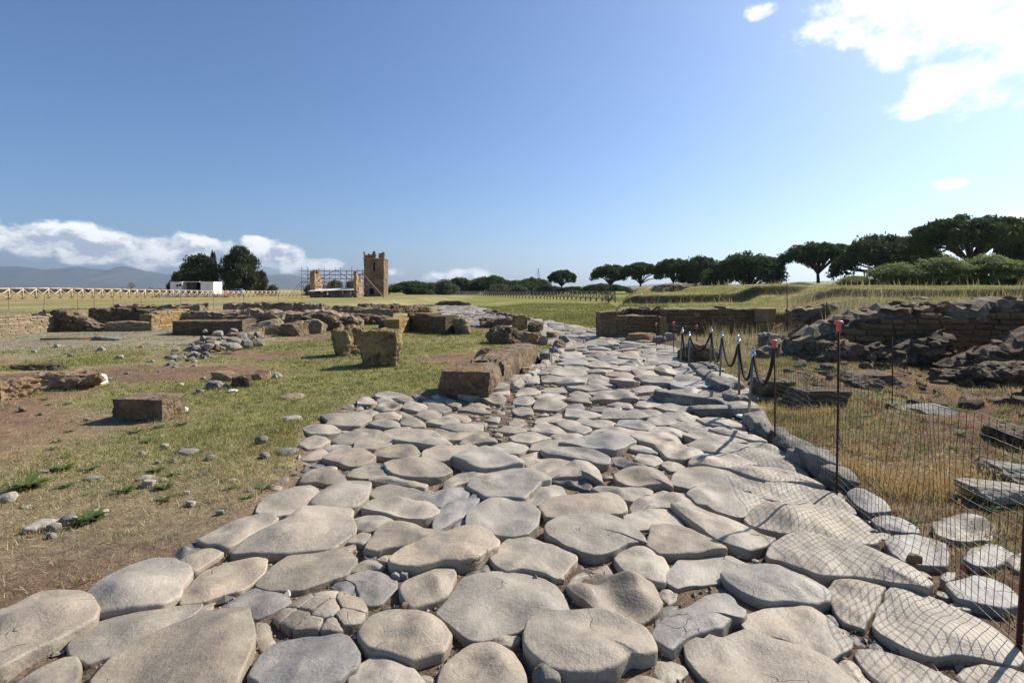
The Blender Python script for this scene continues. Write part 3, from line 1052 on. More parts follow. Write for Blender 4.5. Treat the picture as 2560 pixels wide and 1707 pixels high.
CRACKED = ('B', [(150, 960), (230, 870), (340, 800), (480, 700), (620, 680), (760, 700), (900, 740), (970, 790), (1035, 880), (1000, 960), (960, 1020),
                 (870, 1060), (780, 1110), (680, 1110), (500, 1170), (420, 1150), (300, 1080), (220, 1040)])


def stone_geo(P, seed, h, base=-0.11, n=44, rings=9, lumpy=1.0, edge=None, tilt=.014, flat=False):
    """a worn polygonal paving stone: straight broken sides, a small rounded arris, a gently swelling worn top; returns verts, faces"""
    r = np.random.default_rng(seed)
    P = np.asarray(P, float)
    if poly_area(P) < 0:
        P = P[::-1]
    P = resample(chaikin(P, 1, .06), n)
    c = P.mean(0)
    size = math.sqrt(abs(poly_area(P)))
    d = P - c
    L = np.linalg.norm(d, axis=1)[:, None]
    nx = WaveNoise(seed, 9.0 / max(size, .05), 8)
    ny = WaveNoise(seed + 5, 42.0, 10)
    chip = nx(P[:, 0], P[:, 1]) * 0.008 * size * lumpy + ny(P[:, 0], P[:, 1]) * .0028 - .012 * np.clip(ny(P[:, 0] * .35, P[:, 1] * .35) - 1.0, 0, 1)
    P = P + d / np.maximum(L, 1e-6) * (chip + (min(.019 + .0045 * min(max(0, c[1] - 3), 5), .075 * size) if c[1] < 8.8 else .004))[:, None]
    d = P - c
    inrad = np.maximum(np.linalg.norm(d, axis=1), 1e-4)
    if edge is None:
        edge = r.uniform(.007, .018)
    sh = min(edge, size * .10)
    amp = min(1.0, size / .45)
    lo = WaveNoise(seed + 1, 4.4 / max(size, .12), 6)
    md = WaveNoise(seed + 2, 12.0 / max(size, .12), 8)
    tx, ty = r.normal(0, tilt, 2)
    swell = h * r.uniform(.10, .32)
    rim = -.045 + h - swell

    def topz(Q, u):
        # u: 0 at the rim, 1 at the middle
        z = rim + swell * (1 - (1 - u) ** 2.2)
        w = np.minimum(1, .35 + u * 1.6)
        return z + (lo(Q[:, 0], Q[:, 1]) * .024 + md(Q[:, 0], Q[:, 1]) * .0036) * lumpy * amp * w + (Q[:, 0] - c[0]) * tx + (Q[:, 1] - c[1]) * ty
    V = [np.column_stack([c + d * .97, np.full(n, base)])]
    zr = topz(P, np.zeros(n)) - sh * .95
    V.append(np.column_stack([P, zr]))
    k0 = np.clip(1 - sh / inrad, .05, 1)
    for a_ in (.35, .75):
        t = a_ * math.pi / 2
        kk_ = 1 - (1 - k0) * (1 - math.cos(t))
        Q = c + d * kk_[:, None]
        V.append(np.column_stack([Q, topz(P, np.zeros(n)) - sh * .95 * (1 - math.sin(t))]))
    m = max(3, rings - 3)
    for i in range(m):
        u = (i / m) ** 1.15
        Q = c + d * (k0 * (1 - u * .97))[:, None]
        V.append(np.column_stack([Q, topz(Q, u)]))
    nring = len(V)
    Vt = np.vstack(V + [np.array([[c[0], c[1], V[-1][:, 2].mean()]])])
    Fc = []
    for i in range(nring - 1):
        for j in range(n):
            j2 = (j + 1) % n
            Fc.append((i * n + j, i * n + j2, (i + 1) * n + j2, (i + 1) * n + j))
    top = len(Vt) - 1
    o = (nring - 1) * n
    for j in range(n):
        Fc.append((o + j, o + (j + 1) % n, top))
    return Vt, Fc


road = empty('road', (0, 0, 0))
kind(road, 'structure')
road['label'] = 'ancient road of large worn basalt paving stones curving into the distance'
STONES = []           # outlines in metres, for keeping grass and gravel off
n_parts = 0


def tint_of(k_, r):
    t = np.array(TINTS[k_])
    w_ = r.normal(.012, .02)
    return t * r.uniform(.78, 1.16) * np.array([1 + w_, 1, 1 - w_ * 1.4])


def add_stone(P, k_, seed, h=None, big=True, **kw):
    global n_parts
    r = np.random.default_rng(seed)
    P = np.asarray(P, float)
    A = abs(poly_area(P))
    s = math.sqrt(A)
    if h is None:
        h = np.clip(.012 + .15 * s, .016, .080) * r.uniform(.8, 1.4)
    dist = max(P[:, 1].mean(), 1)
    n = 84 if s / dist > .1 else (48 if s / dist > .05 else 28)
    lump = .6 if kw.get('flat') else (2.4 if k_ in 'rd' else 1.0)
    V, Fc = stone_geo(P, seed, h, n=n, rings=14 if n > 60 else (10 if n > 40 else 7), lumpy=lump, **kw)
    c = np.array([P[:, 0].mean(), P[:, 1].mean(), 0])
    o = mk('paving_stone', V - c, Fc, M_PAVE, road, True, tint_of(k_, r))
    o.location = c
    STONES.append(P)
    n_parts += 1
    return o


for i, line in enumerate(TR.strip().splitlines()):
    w = line.split()
    P = []
    for q in w[2:]:
        x, y = q.split(',')
        P.append(gp(*Tpt(w[0], float(x), float(y))))
    add_stone(P, w[1], 100 + i)


def clip_half(P, a, nrm):
    """keep the side where (p-a).nrm <= 0"""
    out = []
    m_ = len(P)
    for i in range(m_):
        p, q = P[i], P[(i + 1) % m_]
        dp, dq = (p - a) @ nrm, (q - a) @ nrm
        if dp <= 0:
            out.append(p)
        if dp * dq < 0:
            out.append(p + (q - p) * (dp / (dp - dq)))
    return out


def voronoi_cells(S, idx, radius, gap, stretch=1.0):
    cells = {}
    for i in idx:
        p = S[i]
        P = [p + np.array(v) * radius for v in ((-1, -1), (1, -1), (1, 1), (-1, 1))]
        d = np.linalg.norm(S - p, axis=1)
        for j in np.argsort(d)[1:18]:
            if d[j] > 2 * radius or not P:
                break
            nrm = (S[j] - p) / d[j]
            P = clip_half(P, p + nrm * (d[j] / 2 - gap[i] / 2), nrm)
        if len(P) >= 4:
            cells[i] = np.array(P)
    return cells


def crack_piece(P, seed):
    """one fragment of the cracked stone; all fragments share one domed top"""
    global n_parts
    r = np.random.default_rng(seed)
    if poly_area(P) < 0:
        P = P[::-1]
    n = 30
    Q = resample(chaikin(P, 1, .04), n)
    c = Q.mean(0)
    Q = Q + r.normal(0, .0016, Q.shape)
    hc = hull.mean(0)
    hs = math.sqrt(abs(poly_area(hull)))
    dz = r.uniform(-.009, .004)

    def top(A):
        u = np.linalg.norm((A - hc) / np.array([hs * .62, hs * .62]), axis=1)
        return .045 - .055 * u ** 2.2 + dz + wn_c(A[:, 0] * 3, A[:, 1] * 3) * .004
    rings = [np.column_stack([c + (Q - c) * .97, np.full(n, -.1)])]
    for k_, dd in ((1.0, .006), (.975, .0015), (.93, .0), (.6, -.001), (.25, -.001)):
        A = c + (Q - c) * k_
        rings.append(np.column_stack([A, top(A) - dd]))
    m = len(rings)
    V = np.vstack(rings + [np.array([[c[0], c[1], top(c[None])[0] + .003]])])
    Fc = [(i * n + j, i * n + (j + 1) % n, (i + 1) * n + (j + 1) % n, (i + 1) * n + j) for i in range(m - 1) for j in range(n)]
    Fc += [((m - 1) * n + j, (m - 1) * n + (j + 1) % n, m * n) for j in range(n)]
    cc = np.array([c[0], c[1], 0])
    o = mk('paving_stone', V - cc, Fc, M_PAVE, road, True, tint_of('t', r) * .9)
    o.location = cc
    STONES.append(P)
    n_parts += 1


# the cracked stone
cp, cq = CRACKED
hull = np.array([gp(*Tpt(cp, *q)) for q in cq])
if poly_area(hull) < 0:
    hull = hull[::-1]
seeds = []
r_ = np.random.default_rng(3)
for _t in range(4000):
    if len(seeds) >= 11:
        break
    p = np.array([r_.uniform(hull[:, 0].min(), hull[:, 0].max()), r_.uniform(hull[:, 1].min(), hull[:, 1].max())])
    if inside(p[0], p[1], hull) and all(np.linalg.norm(p - q) > .085 for q in seeds):
        seeds.append(p)
S = np.array(seeds)
cells = voronoi_cells(S, range(len(S)), 1.2, np.full(len(S), .007))
for i, P in cells.items():
    P = list(P)
    for j in range(len(hull)):
        a, b = hull[j], hull[(j + 1) % len(hull)]
        e = b - a
        nrm = np.array([e[1], -e[0]]) / np.linalg.norm(e)
        if P and (S[i] - a) @ nrm <= 0:
            P = clip_half([np.array(v) for v in P], a, nrm)
    if len(P) >= 3 and abs(poly_area(np.array(P))) > .003:
        crack_piece(np.array(P), 900 + i)

# the rest of the road: stones laid as irregular polygons
ghost = np.array([P.mean(0) for P in STONES])
road_np = np.array(ROAD)
cand = []
r_ = np.random.default_rng(21)
tries = 0
pts = []
while tries < 26000:
    tries += 1
    if tries < 3000:
        y = r_.uniform(.9, 2.3)
        x = r_.uniform(-3.6, 3.4)
        mind = .62
    else:
        y = 7.4 + 46 * r_.uniform() ** 1.35
        x = r_.uniform(-8.5, 5.2)
        mind = .43
    pts.append((x, y, mind))
PT = np.array(pts)
ok = inside(PT[:, 0], PT[:, 1], road_np)
PT = PT[ok]
acc = []
for P in STONES:
    bb = (PT[:, 0] > P[:, 0].min() - .1) & (PT[:, 0] < P[:, 0].max() + .1) & (PT[:, 1] > P[:, 1].min() - .1) & (PT[:, 1] < P[:, 1].max() + .1)
    if bb.any():
        c = P.mean(0)
        G_ = c + (P - c) * 1.12
        bad = inside(PT[:, 0], PT[:, 1], G_) & bb
        PT = PT[~bad]
near_rim = np.vstack([resample(P, 10) for P in STONES])
for x, y, md in PT:
    q = np.array([x, y])
    if np.min(np.linalg.norm(near_rim - q, axis=1)) < .26:
        continue
    if acc:
        A_ = np.array(acc)
        if np.min((A_[:, 0] - x) ** 2 + ((A_[:, 1] - y) * .85) ** 2) < (md * r_.uniform(.85, 1.25)) ** 2:
            continue
    acc.append((x, y))
acc = np.array(acc)
allS = np.vstack([acc, near_rim])
gaps = np.concatenate([r_.uniform(.012, .05, len(acc)), np.full(len(near_rim), .05)])
cells = voronoi_cells(allS, range(len(acc)), .62, gaps)
order = sorted(cells, key=lambda i: acc[i][1] if acc[i][1] > 3 else 60 + acc[i][1])
bulkV, bulkF, bulkT = [], [], []
off = 0
for i in order:
    P = cells[i]
    if abs(poly_area(P)) < .02:
        continue
    # keep to the road
    dv = road_np
    r2 = np.random.default_rng(4000 + i)
    k_ = r2.choice(['t', 't', 't', 't', 't', 't', 'g', 'p', 'p', 'd', 'r'])
    dist = P[:, 1].mean()
    h = .055 + .045 * r2.uniform() + .0018 * dist
    if n_parts < 262 and dist > 3:
        add_stone(P, k_, 4000 + i, h=h, tilt=.055)
    else:
        V, Fc = stone_geo(P, 4000 + i, h, n=14, rings=4, tilt=.06)
        bulkV.append(V)
        bulkF.extend([tuple(a + off for a in f) for f in Fc])
        bulkT.append(np.tile(tint_of(k_, r2), (len(V), 1)))
        off += len(V)
        STONES.append(P)
def fillers():
    global off
    r = np.random.default_rng(77)
    n = 9000
    Y = 1.7 + 8 * r.uniform(size=n) ** 1.3
    X = r.uniform(-4, 3.4, n)
    k_ = inside(X, Y, ROAD)
    X, Y = X[k_], Y[k_]
    k_ = np.ones(len(X), bool)
    for P in STONES:
        bb = (X > P[:, 0].min()) & (X < P[:, 0].max()) & (Y > P[:, 1].min()) & (Y < P[:, 1].max()) & k_
        if bb.any():
            ii = np.where(bb)[0]
            k_[ii] &= ~inside(X[ii], Y[ii], P)
    X, Y = X[k_], Y[k_]
    rimp = np.vstack([resample(P, 60) for P in STONES if P[:, 1].mean() < 11])
    got = []
    for x, y in zip(X, Y):
        c = math.sqrt(np.min((rimp[:, 0] - x) ** 2 + (rimp[:, 1] - y) ** 2)) - .022
        for (gx, gy, gr_) in got:
            c = min(c, math.hypot(gx - x, gy - y) - gr_)
        if c > .018:
            rad = min(c * .95, .075) * r.uniform(.75, 1.0)
            got.append((x, y, rad))
            m = r.integers(5, 8)
            a = np.sort(r.uniform(0, 2 * np.pi) + np.arange(m) * 2 * np.pi / m + r.normal(0, .25, m))
            P = np.column_stack([x + np.cos(a) * rad * r.uniform(.75, 1.1, m), y + np.sin(a) * rad * r.uniform(.75, 1.1, m)])
            if abs(poly_area(P)) < 1e-4:
                continue
            V, Fc = stone_geo(P, int(r.integers(1e6)), .016 + .35 * rad * r.uniform(.6, 1.3), n=12, rings=4, tilt=.12)
            V[:, 2] -= .004
            bulkV.append(V)
            bulkF.extend([tuple(q + off for q in f) for f in Fc])
            bulkT.append(np.tile(tint_of(r.choice(['t', 'd', 'r', 'g', 't']), r) * .9, (len(V), 1)))
            off += len(V)
    print('fillers', len(got))


fillers()
o = mk('paving_stones', np.vstack(bulkV), bulkF, M_PAVE, road, True, np.vstack(bulkT))
kind(o, 'stuff')
print('paving parts', n_parts, 'bulk', len(bulkV))


def on_stone(X, Y, grow=1.0):
    r = np.zeros(len(X), bool)
    for P in STONES:
        bb = (X > P[:, 0].min() - .05) & (X < P[:, 0].max() + .05) & (Y > P[:, 1].min() - .05) & (Y < P[:, 1].max() + .05)
        if bb.any():
            idx = np.where(bb)[0]
            c = P.mean(0)
            r[idx] |= inside(X[idx], Y[idx], c + (P - c) * grow)
    return r


# gravel and chips in the joints
def build_gravel():
    n = 60000
    Y = 1.5 + 14 * rng.uniform(size=n) ** 1.7
    X = rng.uniform(-4.5, 4.5, n)
    ok_ = inside(X, Y, ROAD)
    X, Y = X[ok_], Y[ok_]
    keep = ~on_stone(X, Y, .97)
    X, Y = X[keep][:12000], Y[keep][:12000]
    n = len(X)
    Z = terrain(X, Y)
    s = .004 + .010 * rng.uniform(size=n) ** 3 + .022 * (rng.uniform(size=n) > .955) * rng.uniform(size=n)
    octa = np.array([(1, 0, 0), (0, 1, 0), (-1, 0, 0), (0, -1, 0), (0, 0, .8), (0, 0, -.6)], float)
    fi = np.array([(0, 1, 4), (1, 2, 4), (2, 3, 4), (3, 0, 4), (1, 0, 5), (2, 1, 5), (3, 2, 5), (0, 3, 5)])
    W = octa[None] * (1 + .45 * rng.normal(size=(n, 6, 1)).clip(-1, 1)) * s[:, None, None]
    a = rng.uniform(0, 6.28, n)
    ca, sa = np.cos(a), np.sin(a)
    Wx = W[..., 0] * ca[:, None] - W[..., 1] * sa[:, None]
    Wy = W[..., 0] * sa[:, None] + W[..., 1] * ca[:, None]
    W = np.stack([Wx + X[:, None], Wy + Y[:, None], W[..., 2] + Z[:, None] + s[:, None] * .3], -1)
    T3 = W[:, fi].reshape(-1, 3)
    base = np.array([(.22, .19, .16), (.30, .27, .23), (.14, .13, .125), (.26, .18, .12), (.42, .39, .34)])
    t = base[rng.integers(0, 5, n)] * rng.uniform(.7, 1.15, (n, 1))
    o = mk_tris('gravel', T3, M_CHIP, None, np.repeat(t, 24, axis=0))
    kind(o, 'stuff')
    o['label'] = 'loose gravel and stone chips in the joints of the paving'
    return o


def m_tinted(name, rough=.9):
    m, k, bs, out = new_mat(name)
    a = k.n('ShaderNodeAttribute', attribute_name='tint')
    k.l(a.outputs['Color'], bs.inputs['Base Color'])
    bs.inputs['Roughness'].default_value = rough
    return m


M_CHIP = m_tinted('stone_chips')
build_gravel()
# ------------------------------------------------------------------ far setting
def ridge(name, prof, Y0, depth, seed, mat, nx=260, ny=14):
    px = np.linspace(prof[0][0], prof[-1][0], nx)
    top = np.interp(px, [p[0] for p in prof], [p[1] for p in prof])
    V = []
    r = np.random.default_rng(seed)
    offs = r.uniform(-90, 90, 2)
    for j in range(ny):
        t = j / (ny - 1)
        Y = Y0 - depth * (1 - t)
        for i in range(nx):
            X = at(px[i], Y0)
            hz = (HZ - top[i]) / F * Y0 + H
            rid = abs(mnoise.fractal(Vector((px[i] * .012 + offs[0], t * 1.6, offs[1])), 1.0, 2.0, 5))
            n2 = mnoise.fractal(Vector((px[i] * .05 + offs[1], t * 3, 3.1)), 1.0, 2.0, 4)
            z = hz * (t ** 1.25) * (1 - .55 * rid * (1 - t) * 2.0) + n2 * hz * .05
            V.append((X, Y, max(z, -8) if j else -8))
    for i in range(nx):
        V.append((at(px[i], Y0), Y0 + depth, -8))
    Fc = [(j * nx + i, j * nx + i + 1, (j + 1) * nx + i + 1, (j + 1) * nx + i) for j in range(ny) for i in range(nx - 1)]
    o = mk(name, V, Fc, mat)
    kind(o, 'structure')
    return o


ridge('mountains', [(-1300, 646), (-900, 636), (-500, 624), (-200, 617), (0, 611), (60, 613), (100, 619), (140, 616), (185, 612), (215, 617), (250, 620), (268, 613),
                    (296, 613), (330, 622), (380, 629), (430, 629), (500, 627), (560, 634), (620, 631), (650, 629), (690, 634), (740, 642), (800, 648), (900, 651),
                    (960, 648), (1010, 655), (1100, 660)], 10500, 2200, 5, M_MOUNT)
ridge('far_hills', [(1180, 664), (1250, 661), (1330, 657), (1400, 660), (1480, 654), (1560, 650), (1650, 655), (1800, 649), (1900, 645), (1990, 649), (2080, 644),
                    (2200, 650), (2600, 646), (3200, 655)], 4200, 900, 9, M_FARHILL)

# ------------------------------------------------------------------ foliage
def leaf_quads(cs, rs, n_each, size, seed, shell=.45, flat=0.0):
    r = np.random.default_rng(seed)
    cs, rs = np.asarray(cs, float), np.asarray(rs, float)
    if rs.ndim == 1:
        rs = np.repeat(rs[:, None], 3, 1)
    m = len(cs)
    d = r.normal(size=(m, n_each, 3))
    d /= np.linalg.norm(d, axis=2)[..., None]
    rad = r.uniform(size=(m, n_each, 1)) ** shell
    P = (cs[:, None] + d * rad * rs[:, None]).reshape(-1, 3)
    n = len(P)
    a = r.normal(size=(n, 3))
    a[:, 2] *= (1 - flat)
    a /= np.linalg.norm(a, axis=1)[:, None]
    b = np.cross(a, r.normal(size=(n, 3)))
    b /= np.linalg.norm(b, axis=1)[:, None]
    s = size * r.uniform(.6, 1.4, (n, 1))
    Q = np.stack([P - a * s, P - b * s * .5, P + a * s, P + b * s * .5], 1)
    return Q.reshape(-1, 3)


PROTO = {}


def proto_mesh(key, fn):
    if key not in PROTO:
        o = fn()
        PROTO[key] = o.data
        bpy.data.objects.remove(o)
    return PROTO[key]


def pine_parts(seed, zb):
    """umbrella pine of crown radius 1 and height 1; zb: where the crown begins"""
    r = np.random.default_rng(seed)
    cs, rs, tips = [], [], []
    nb = 160
    for i in range(nb):
        rr = math.sqrt((i + .5) / nb) * .90
        a = i * 2.399963 + r.normal(0, .25)
        edge = 1 + .10 * math.sin(a * 3 + seed) + .06 * math.sin(a * 5 + 2 * seed)
        rr *= edge
        top = 1 - (1 - zb) * (.10 + .62 * (rr / 1.0) ** 2.4)
        z = top - (1 - zb) * r.uniform(.02, .30) * (1 if i % 3 else 1.9)
        cs.append((rr * math.cos(a), rr * math.sin(a), max(z, zb)))
        w = r.uniform(.13, .20)
        rs.append((w, w, w * .62 * (1 - zb) * 1.5))
        if i % 7 == 0:
            tips.append(cs[-1])
    Q = leaf_quads(cs, rs, 150, .032, seed, .55)
    # unit heights: leaves are squeezed in z by the tree's scale, so keep them small
    crown = mk_tris('crown', Q, M_PINE, None, None, 4)
    fork = zb * .62
    lean = r.normal(0, .03, 2)
    V, Fc = tube([(0, 0, -.03), (lean[0] * .5, lean[1] * .5, fork * .6), (lean[0], lean[1], fork)], [.055, .042, .036], 7)
    parts = [(V, Fc)]
    for t in tips:
        mid = (t[0] * .42 + lean[0], t[1] * .42 + lean[1], fork + (t[2] - fork) * .62)
        parts.append(tube([(lean[0], lean[1], fork - .02), mid, t], [.026, .018, .007], 5, False))
    V, Fc = join(*parts)
    trunk = mk('trunk', V, Fc, M_BARK)
    return crown, trunk


def round_parts(seed, mat, lobes, leaf, n_each, zlo=.18):
    r = np.random.default_rng(seed)
    cs, rs = [], []
    for i in range(lobes):
        t = (i + .5) / lobes
        z = zlo + (.88 - zlo) * t
        rad = math.sin(math.pi * min(max((t * .80 + .16), 0), 1)) ** .7 * .74
        a = i * 2.399963 + r.normal(0, .3)
        rr = rad * r.uniform(.45, 1.0)
        cs.append((rr * math.cos(a), rr * math.sin(a), z + r.normal(0, .03 if zlo > .05 else .06)))
        w = r.uniform(.22, .34) if zlo > .05 else r.uniform(.20, .36)
        rs.append((w, w, w * .42))
    Q = leaf_quads(cs, rs, n_each, leaf, seed, .55)
    crown = mk_tris('crown', Q, mat, None, None, 4)
    parts = [tube([(0, 0, -.03), (0.01, 0, .15), (.02, .01, .5)], [.06, .05, .03], 6)]
    for i in range(5):
        c = cs[int(len(cs) * (.25 + .14 * i))]
        parts.append(tube([(0.01, 0, .16), (c[0] * .5, c[1] * .5, .16 + (c[2] - .16) * .6), c], [.03, .02, .008], 5, False))
    V, Fc = join(*parts)
    trunk = mk('trunk', V, Fc, M_BARK)
    return crown, trunk


TREE = {}


def tree_proto(key):
    if key in TREE:
        return TREE[key]
    if key[0] in 'ud':
        c, t = pine_parts(30 + int(key[1]), .50 if key[0] == 'u' else .24)
    elif key[0] == 'o':
        c, t = round_parts(50 + int(key[1]), M_OAK, 46, .030, 330)
    elif key[0] == 'v':
        c, t = round_parts(70 + int(key[1]), M_OLIVE, 30, .036, 260)
    elif key[0] == 'b':
        c, t = round_parts(90 + int(key[1]), M_BUSH, 84, .030, 190, .0)
    elif key[0] == 'n':
        c, t = round_parts(95 + int(key[1]), M_BARE, 30, .03, 60)
    TREE[key] = (c.data, t.data)
    bpy.data.objects.remove(c)
    bpy.data.objects.remove(t)
    return TREE[key]


def plant_tree(name, key, px, width, base, top, Y, label, cat, group=None, rz=None, depth=1.0):
    X = at(px, Y)
    z0 = float(terrain(X, Y))
    zb = zt(base, Y)
    z0 = min(z0, zb + .5) if Y < 60 else zb
    R = width / 2 / F * Y * (1.05 if key[0] in 'ud' else 1)
    hgt = zt(top, Y) - z0
    root = empty(name, (X, Y, z0), random.uniform(0, 6.28) if rz is None else rz)
    root.scale = (R * depth, R * depth, hgt)
    c, t = tree_proto(key)
    for nm, me in (('crown', c), ('trunk', t)):
        link(bpy.data.objects.new(nm, me), root)
    tag(root, label, cat, group)
    return root


GP = 'umbrella pines along the skyline'
plant_tree('umbrella_pine', 'u1', 1291, 64, 673, 619, 150, 'lone small umbrella pine with bare forked trunk, right of the pylon', 'pine tree', GP)
plant_tree('umbrella_pine', 'u2', 1402, 84, 674, 606, 120, 'umbrella pine whose crown touches its neighbour, behind the fence end', 'pine tree', GP)
plant_tree('umbrella_pine', 'u1', 1471, 94, 673, 601, 118, 'flat topped umbrella pine with fanning bare limbs, right one of a touching pair', 'pine tree', GP)
plant_tree('umbrella_pine', 'u3', 1546, 92, 673, 591, 100, 'umbrella pine with clear dark trunk standing over the earth heap', 'pine tree', GP)
plant_tree('umbrella_pine', 'u2', 1592, 74, 672, 618, 125, 'small low umbrella pine half hidden behind two larger pines', 'pine tree', GP)
plant_tree('umbrella_pine', 'd1', 1612, 100, 675, 585, 98, 'full dark umbrella pine between the earth heap tree and the widest domed pine', 'pine tree', GP)
plant_tree('umbrella_pine', 'd2', 1716, 168, 676, 577, 82, 'wide domed umbrella pine beside the gap of open sky', 'pine tree', GP)
plant_tree('umbrella_pine', 'u3', 1880, 156, 660, 553, 78, 'umbrella pine with short forked trunk right of the gap of open sky', 'pine tree', GP)
plant_tree('umbrella_pine', 'd1', 2030, 190, 658, 535, 68, 'broad dark umbrella pine in the middle of the bank above the mound', 'pine tree', GP)
plant_tree('umbrella_pine', 'd2', 2120, 150, 655, 578, 74, 'low dense pine filling the gap under two taller pine crowns', 'pine tree', GP)
plant_tree('umbrella_pine', 'u2', 2225, 240, 650, 494, 55, 'largest umbrella pine with leaning bare trunk above the brambles', 'pine tree', GP)
plant_tree('umbrella_pine', 'd1', 2385, 160, 655, 512, 58, 'pine cut off by the picture edge, far right', 'pine tree', GP)
GW = 'pines of the wood behind the road'
for (px, w, b, t, Y, key, lab) in [
        (945, 118, 685, 644, 170, 'd2', 'rounded pine just right of the brick tower'), (1060, 84, 684, 636, 195, 'd1', 'small pine crown rising behind the olive trees by the tower'),
        (1128, 104, 684, 631, 185, 'd2', 'tallest rounded pine of the wood left of the pylon'), (1190, 112, 683, 642, 186, 'd1', 'wide low pine crown left of the pylon'),
        (1226, 84, 682, 636, 190, 'd2', 'pine standing right at the foot of the pylon'), (1003, 96, 686, 648, 190, 'd1', 'low dark pine behind the grey olive trees'),
        (1320, 90, 680, 657, 150, 'd1', 'low dark pine crown between the lone pine and the fence end'), (1390, 110, 678, 650, 135, 'd2', 'low dark pine spreading behind the end of the wooden fence')]:
    plant_tree('pine_tree', key, px, w, b, t, Y, lab, 'pine tree', GW)
GO = 'olive trees in front of the wood'
for (px, w, b, t, Y, key, lab) in [
        (1022, 76, 686, 641, 158, 'v1', 'tall grey green olive tree nearest the tower side of the wood'), (1146, 86, 686, 650, 150, 'v2', 'grey olive tree in the middle of the fence row'),
        (1190, 72, 686, 654, 152, 'v1', 'smaller grey olive tree close by its neighbour'), (1246, 90, 684, 656, 150, 'v2', 'low wide olive tree under the pylon'),
        (1275, 60, 684, 656, 155, 'v1', 'small olive tree beside the lone umbrella pine'), (770, 56, 686, 640, 128, 'v2', 'olive tree seen between the two brick piers'),
        (806, 44, 686, 643, 130, 'v1', 'olive tree seen behind the scaffolding next to the tower'), (722, 70, 686, 650, 135, 'v2', 'olive tree behind the left end of the scaffolding'),
        (626, 36, 684, 653, 140, 'v1', 'small bush right of the big dark oaks')]:
    plant_tree('olive_tree', key, px, w, b, t, Y, lab, 'olive tree', GO)
GK = 'dark oaks by the white huts'
for (px, w, b, t, Y, key, lab) in [
        (457, 116, 684, 578, 126, 'o1', 'broad dark oak behind the white huts'), (548, 112, 684, 559, 128, 'o2', 'tallest dark oak behind the parked car'),
        (410, 62, 684, 620, 122, 'o2', 'low dark oak bush left of the white huts'), (598, 40, 684, 617, 131, 'o1', 'narrow dark oak at the right of its clump')]:
    plant_tree('oak_tree', key, px, w, b, t, Y, lab, 'oak tree', GK)
plant_tree('cypress_tree', 'o1', 490, 24, 684, 570, 133, 'thin dark cypress tip between two oaks', 'cypress tree')
plant_tree('bare_tree', 'n1', 302, 20, 664, 648, 220, 'small bare tree standing on the far dark bank', 'tree')
GB = 'brambles on the bank'
for (px, w, b, t, Y, key, lab) in [
        (2055, 150, 664, 604, 33, 'b1', 'bramble thicket below the broad middle pine'), (2165, 170, 662, 594, 31, 'b2', 'tall bramble thicket below the largest pine'),
        (2275, 170, 662, 585, 30, 'b1', 'highest bramble thicket near the picture edge'), (2390, 170, 664, 596, 29, 'b2', 'bramble thicket cut off by the picture edge'),
        (1968, 110, 668, 634, 35, 'b2', 'low bramble patch at the start of the thicket row'), (1838, 84, 678, 648, 46, 'b1', 'round bush in the gap of open sky')]:
    plant_tree('bramble_bush', key, px, w, b, t, Y, lab, 'bush', GB, depth=1.0)
plant_tree('bare_bush', 'n1', 1398, 40, 694, 668, 50, 'leafless tangle of twigs at the end of the wooden fence', 'bush')
plant_tree('bare_bush', 'n1', 1585, 50, 676, 656, 90, 'leafless low bush beside the earth heap', 'bush')

# far hedge bank on the left
cs = [(at(px, 260) + random.uniform(-3, 3), 260 + random.uniform(-2, 2), .55 + .5 * random.random()) for px in range(-420, 400, 4)]
Q = leaf_quads(cs, np.array([(3.2, 2.0, random.uniform(.7, 1.5)) for _ in cs]), 60, .3, 77)
o = mk_tris('hedge', Q, M_HEDGE, None, None, 4)
tag(o, 'long low dark hedge across the far edge of the hay field', 'hedge')

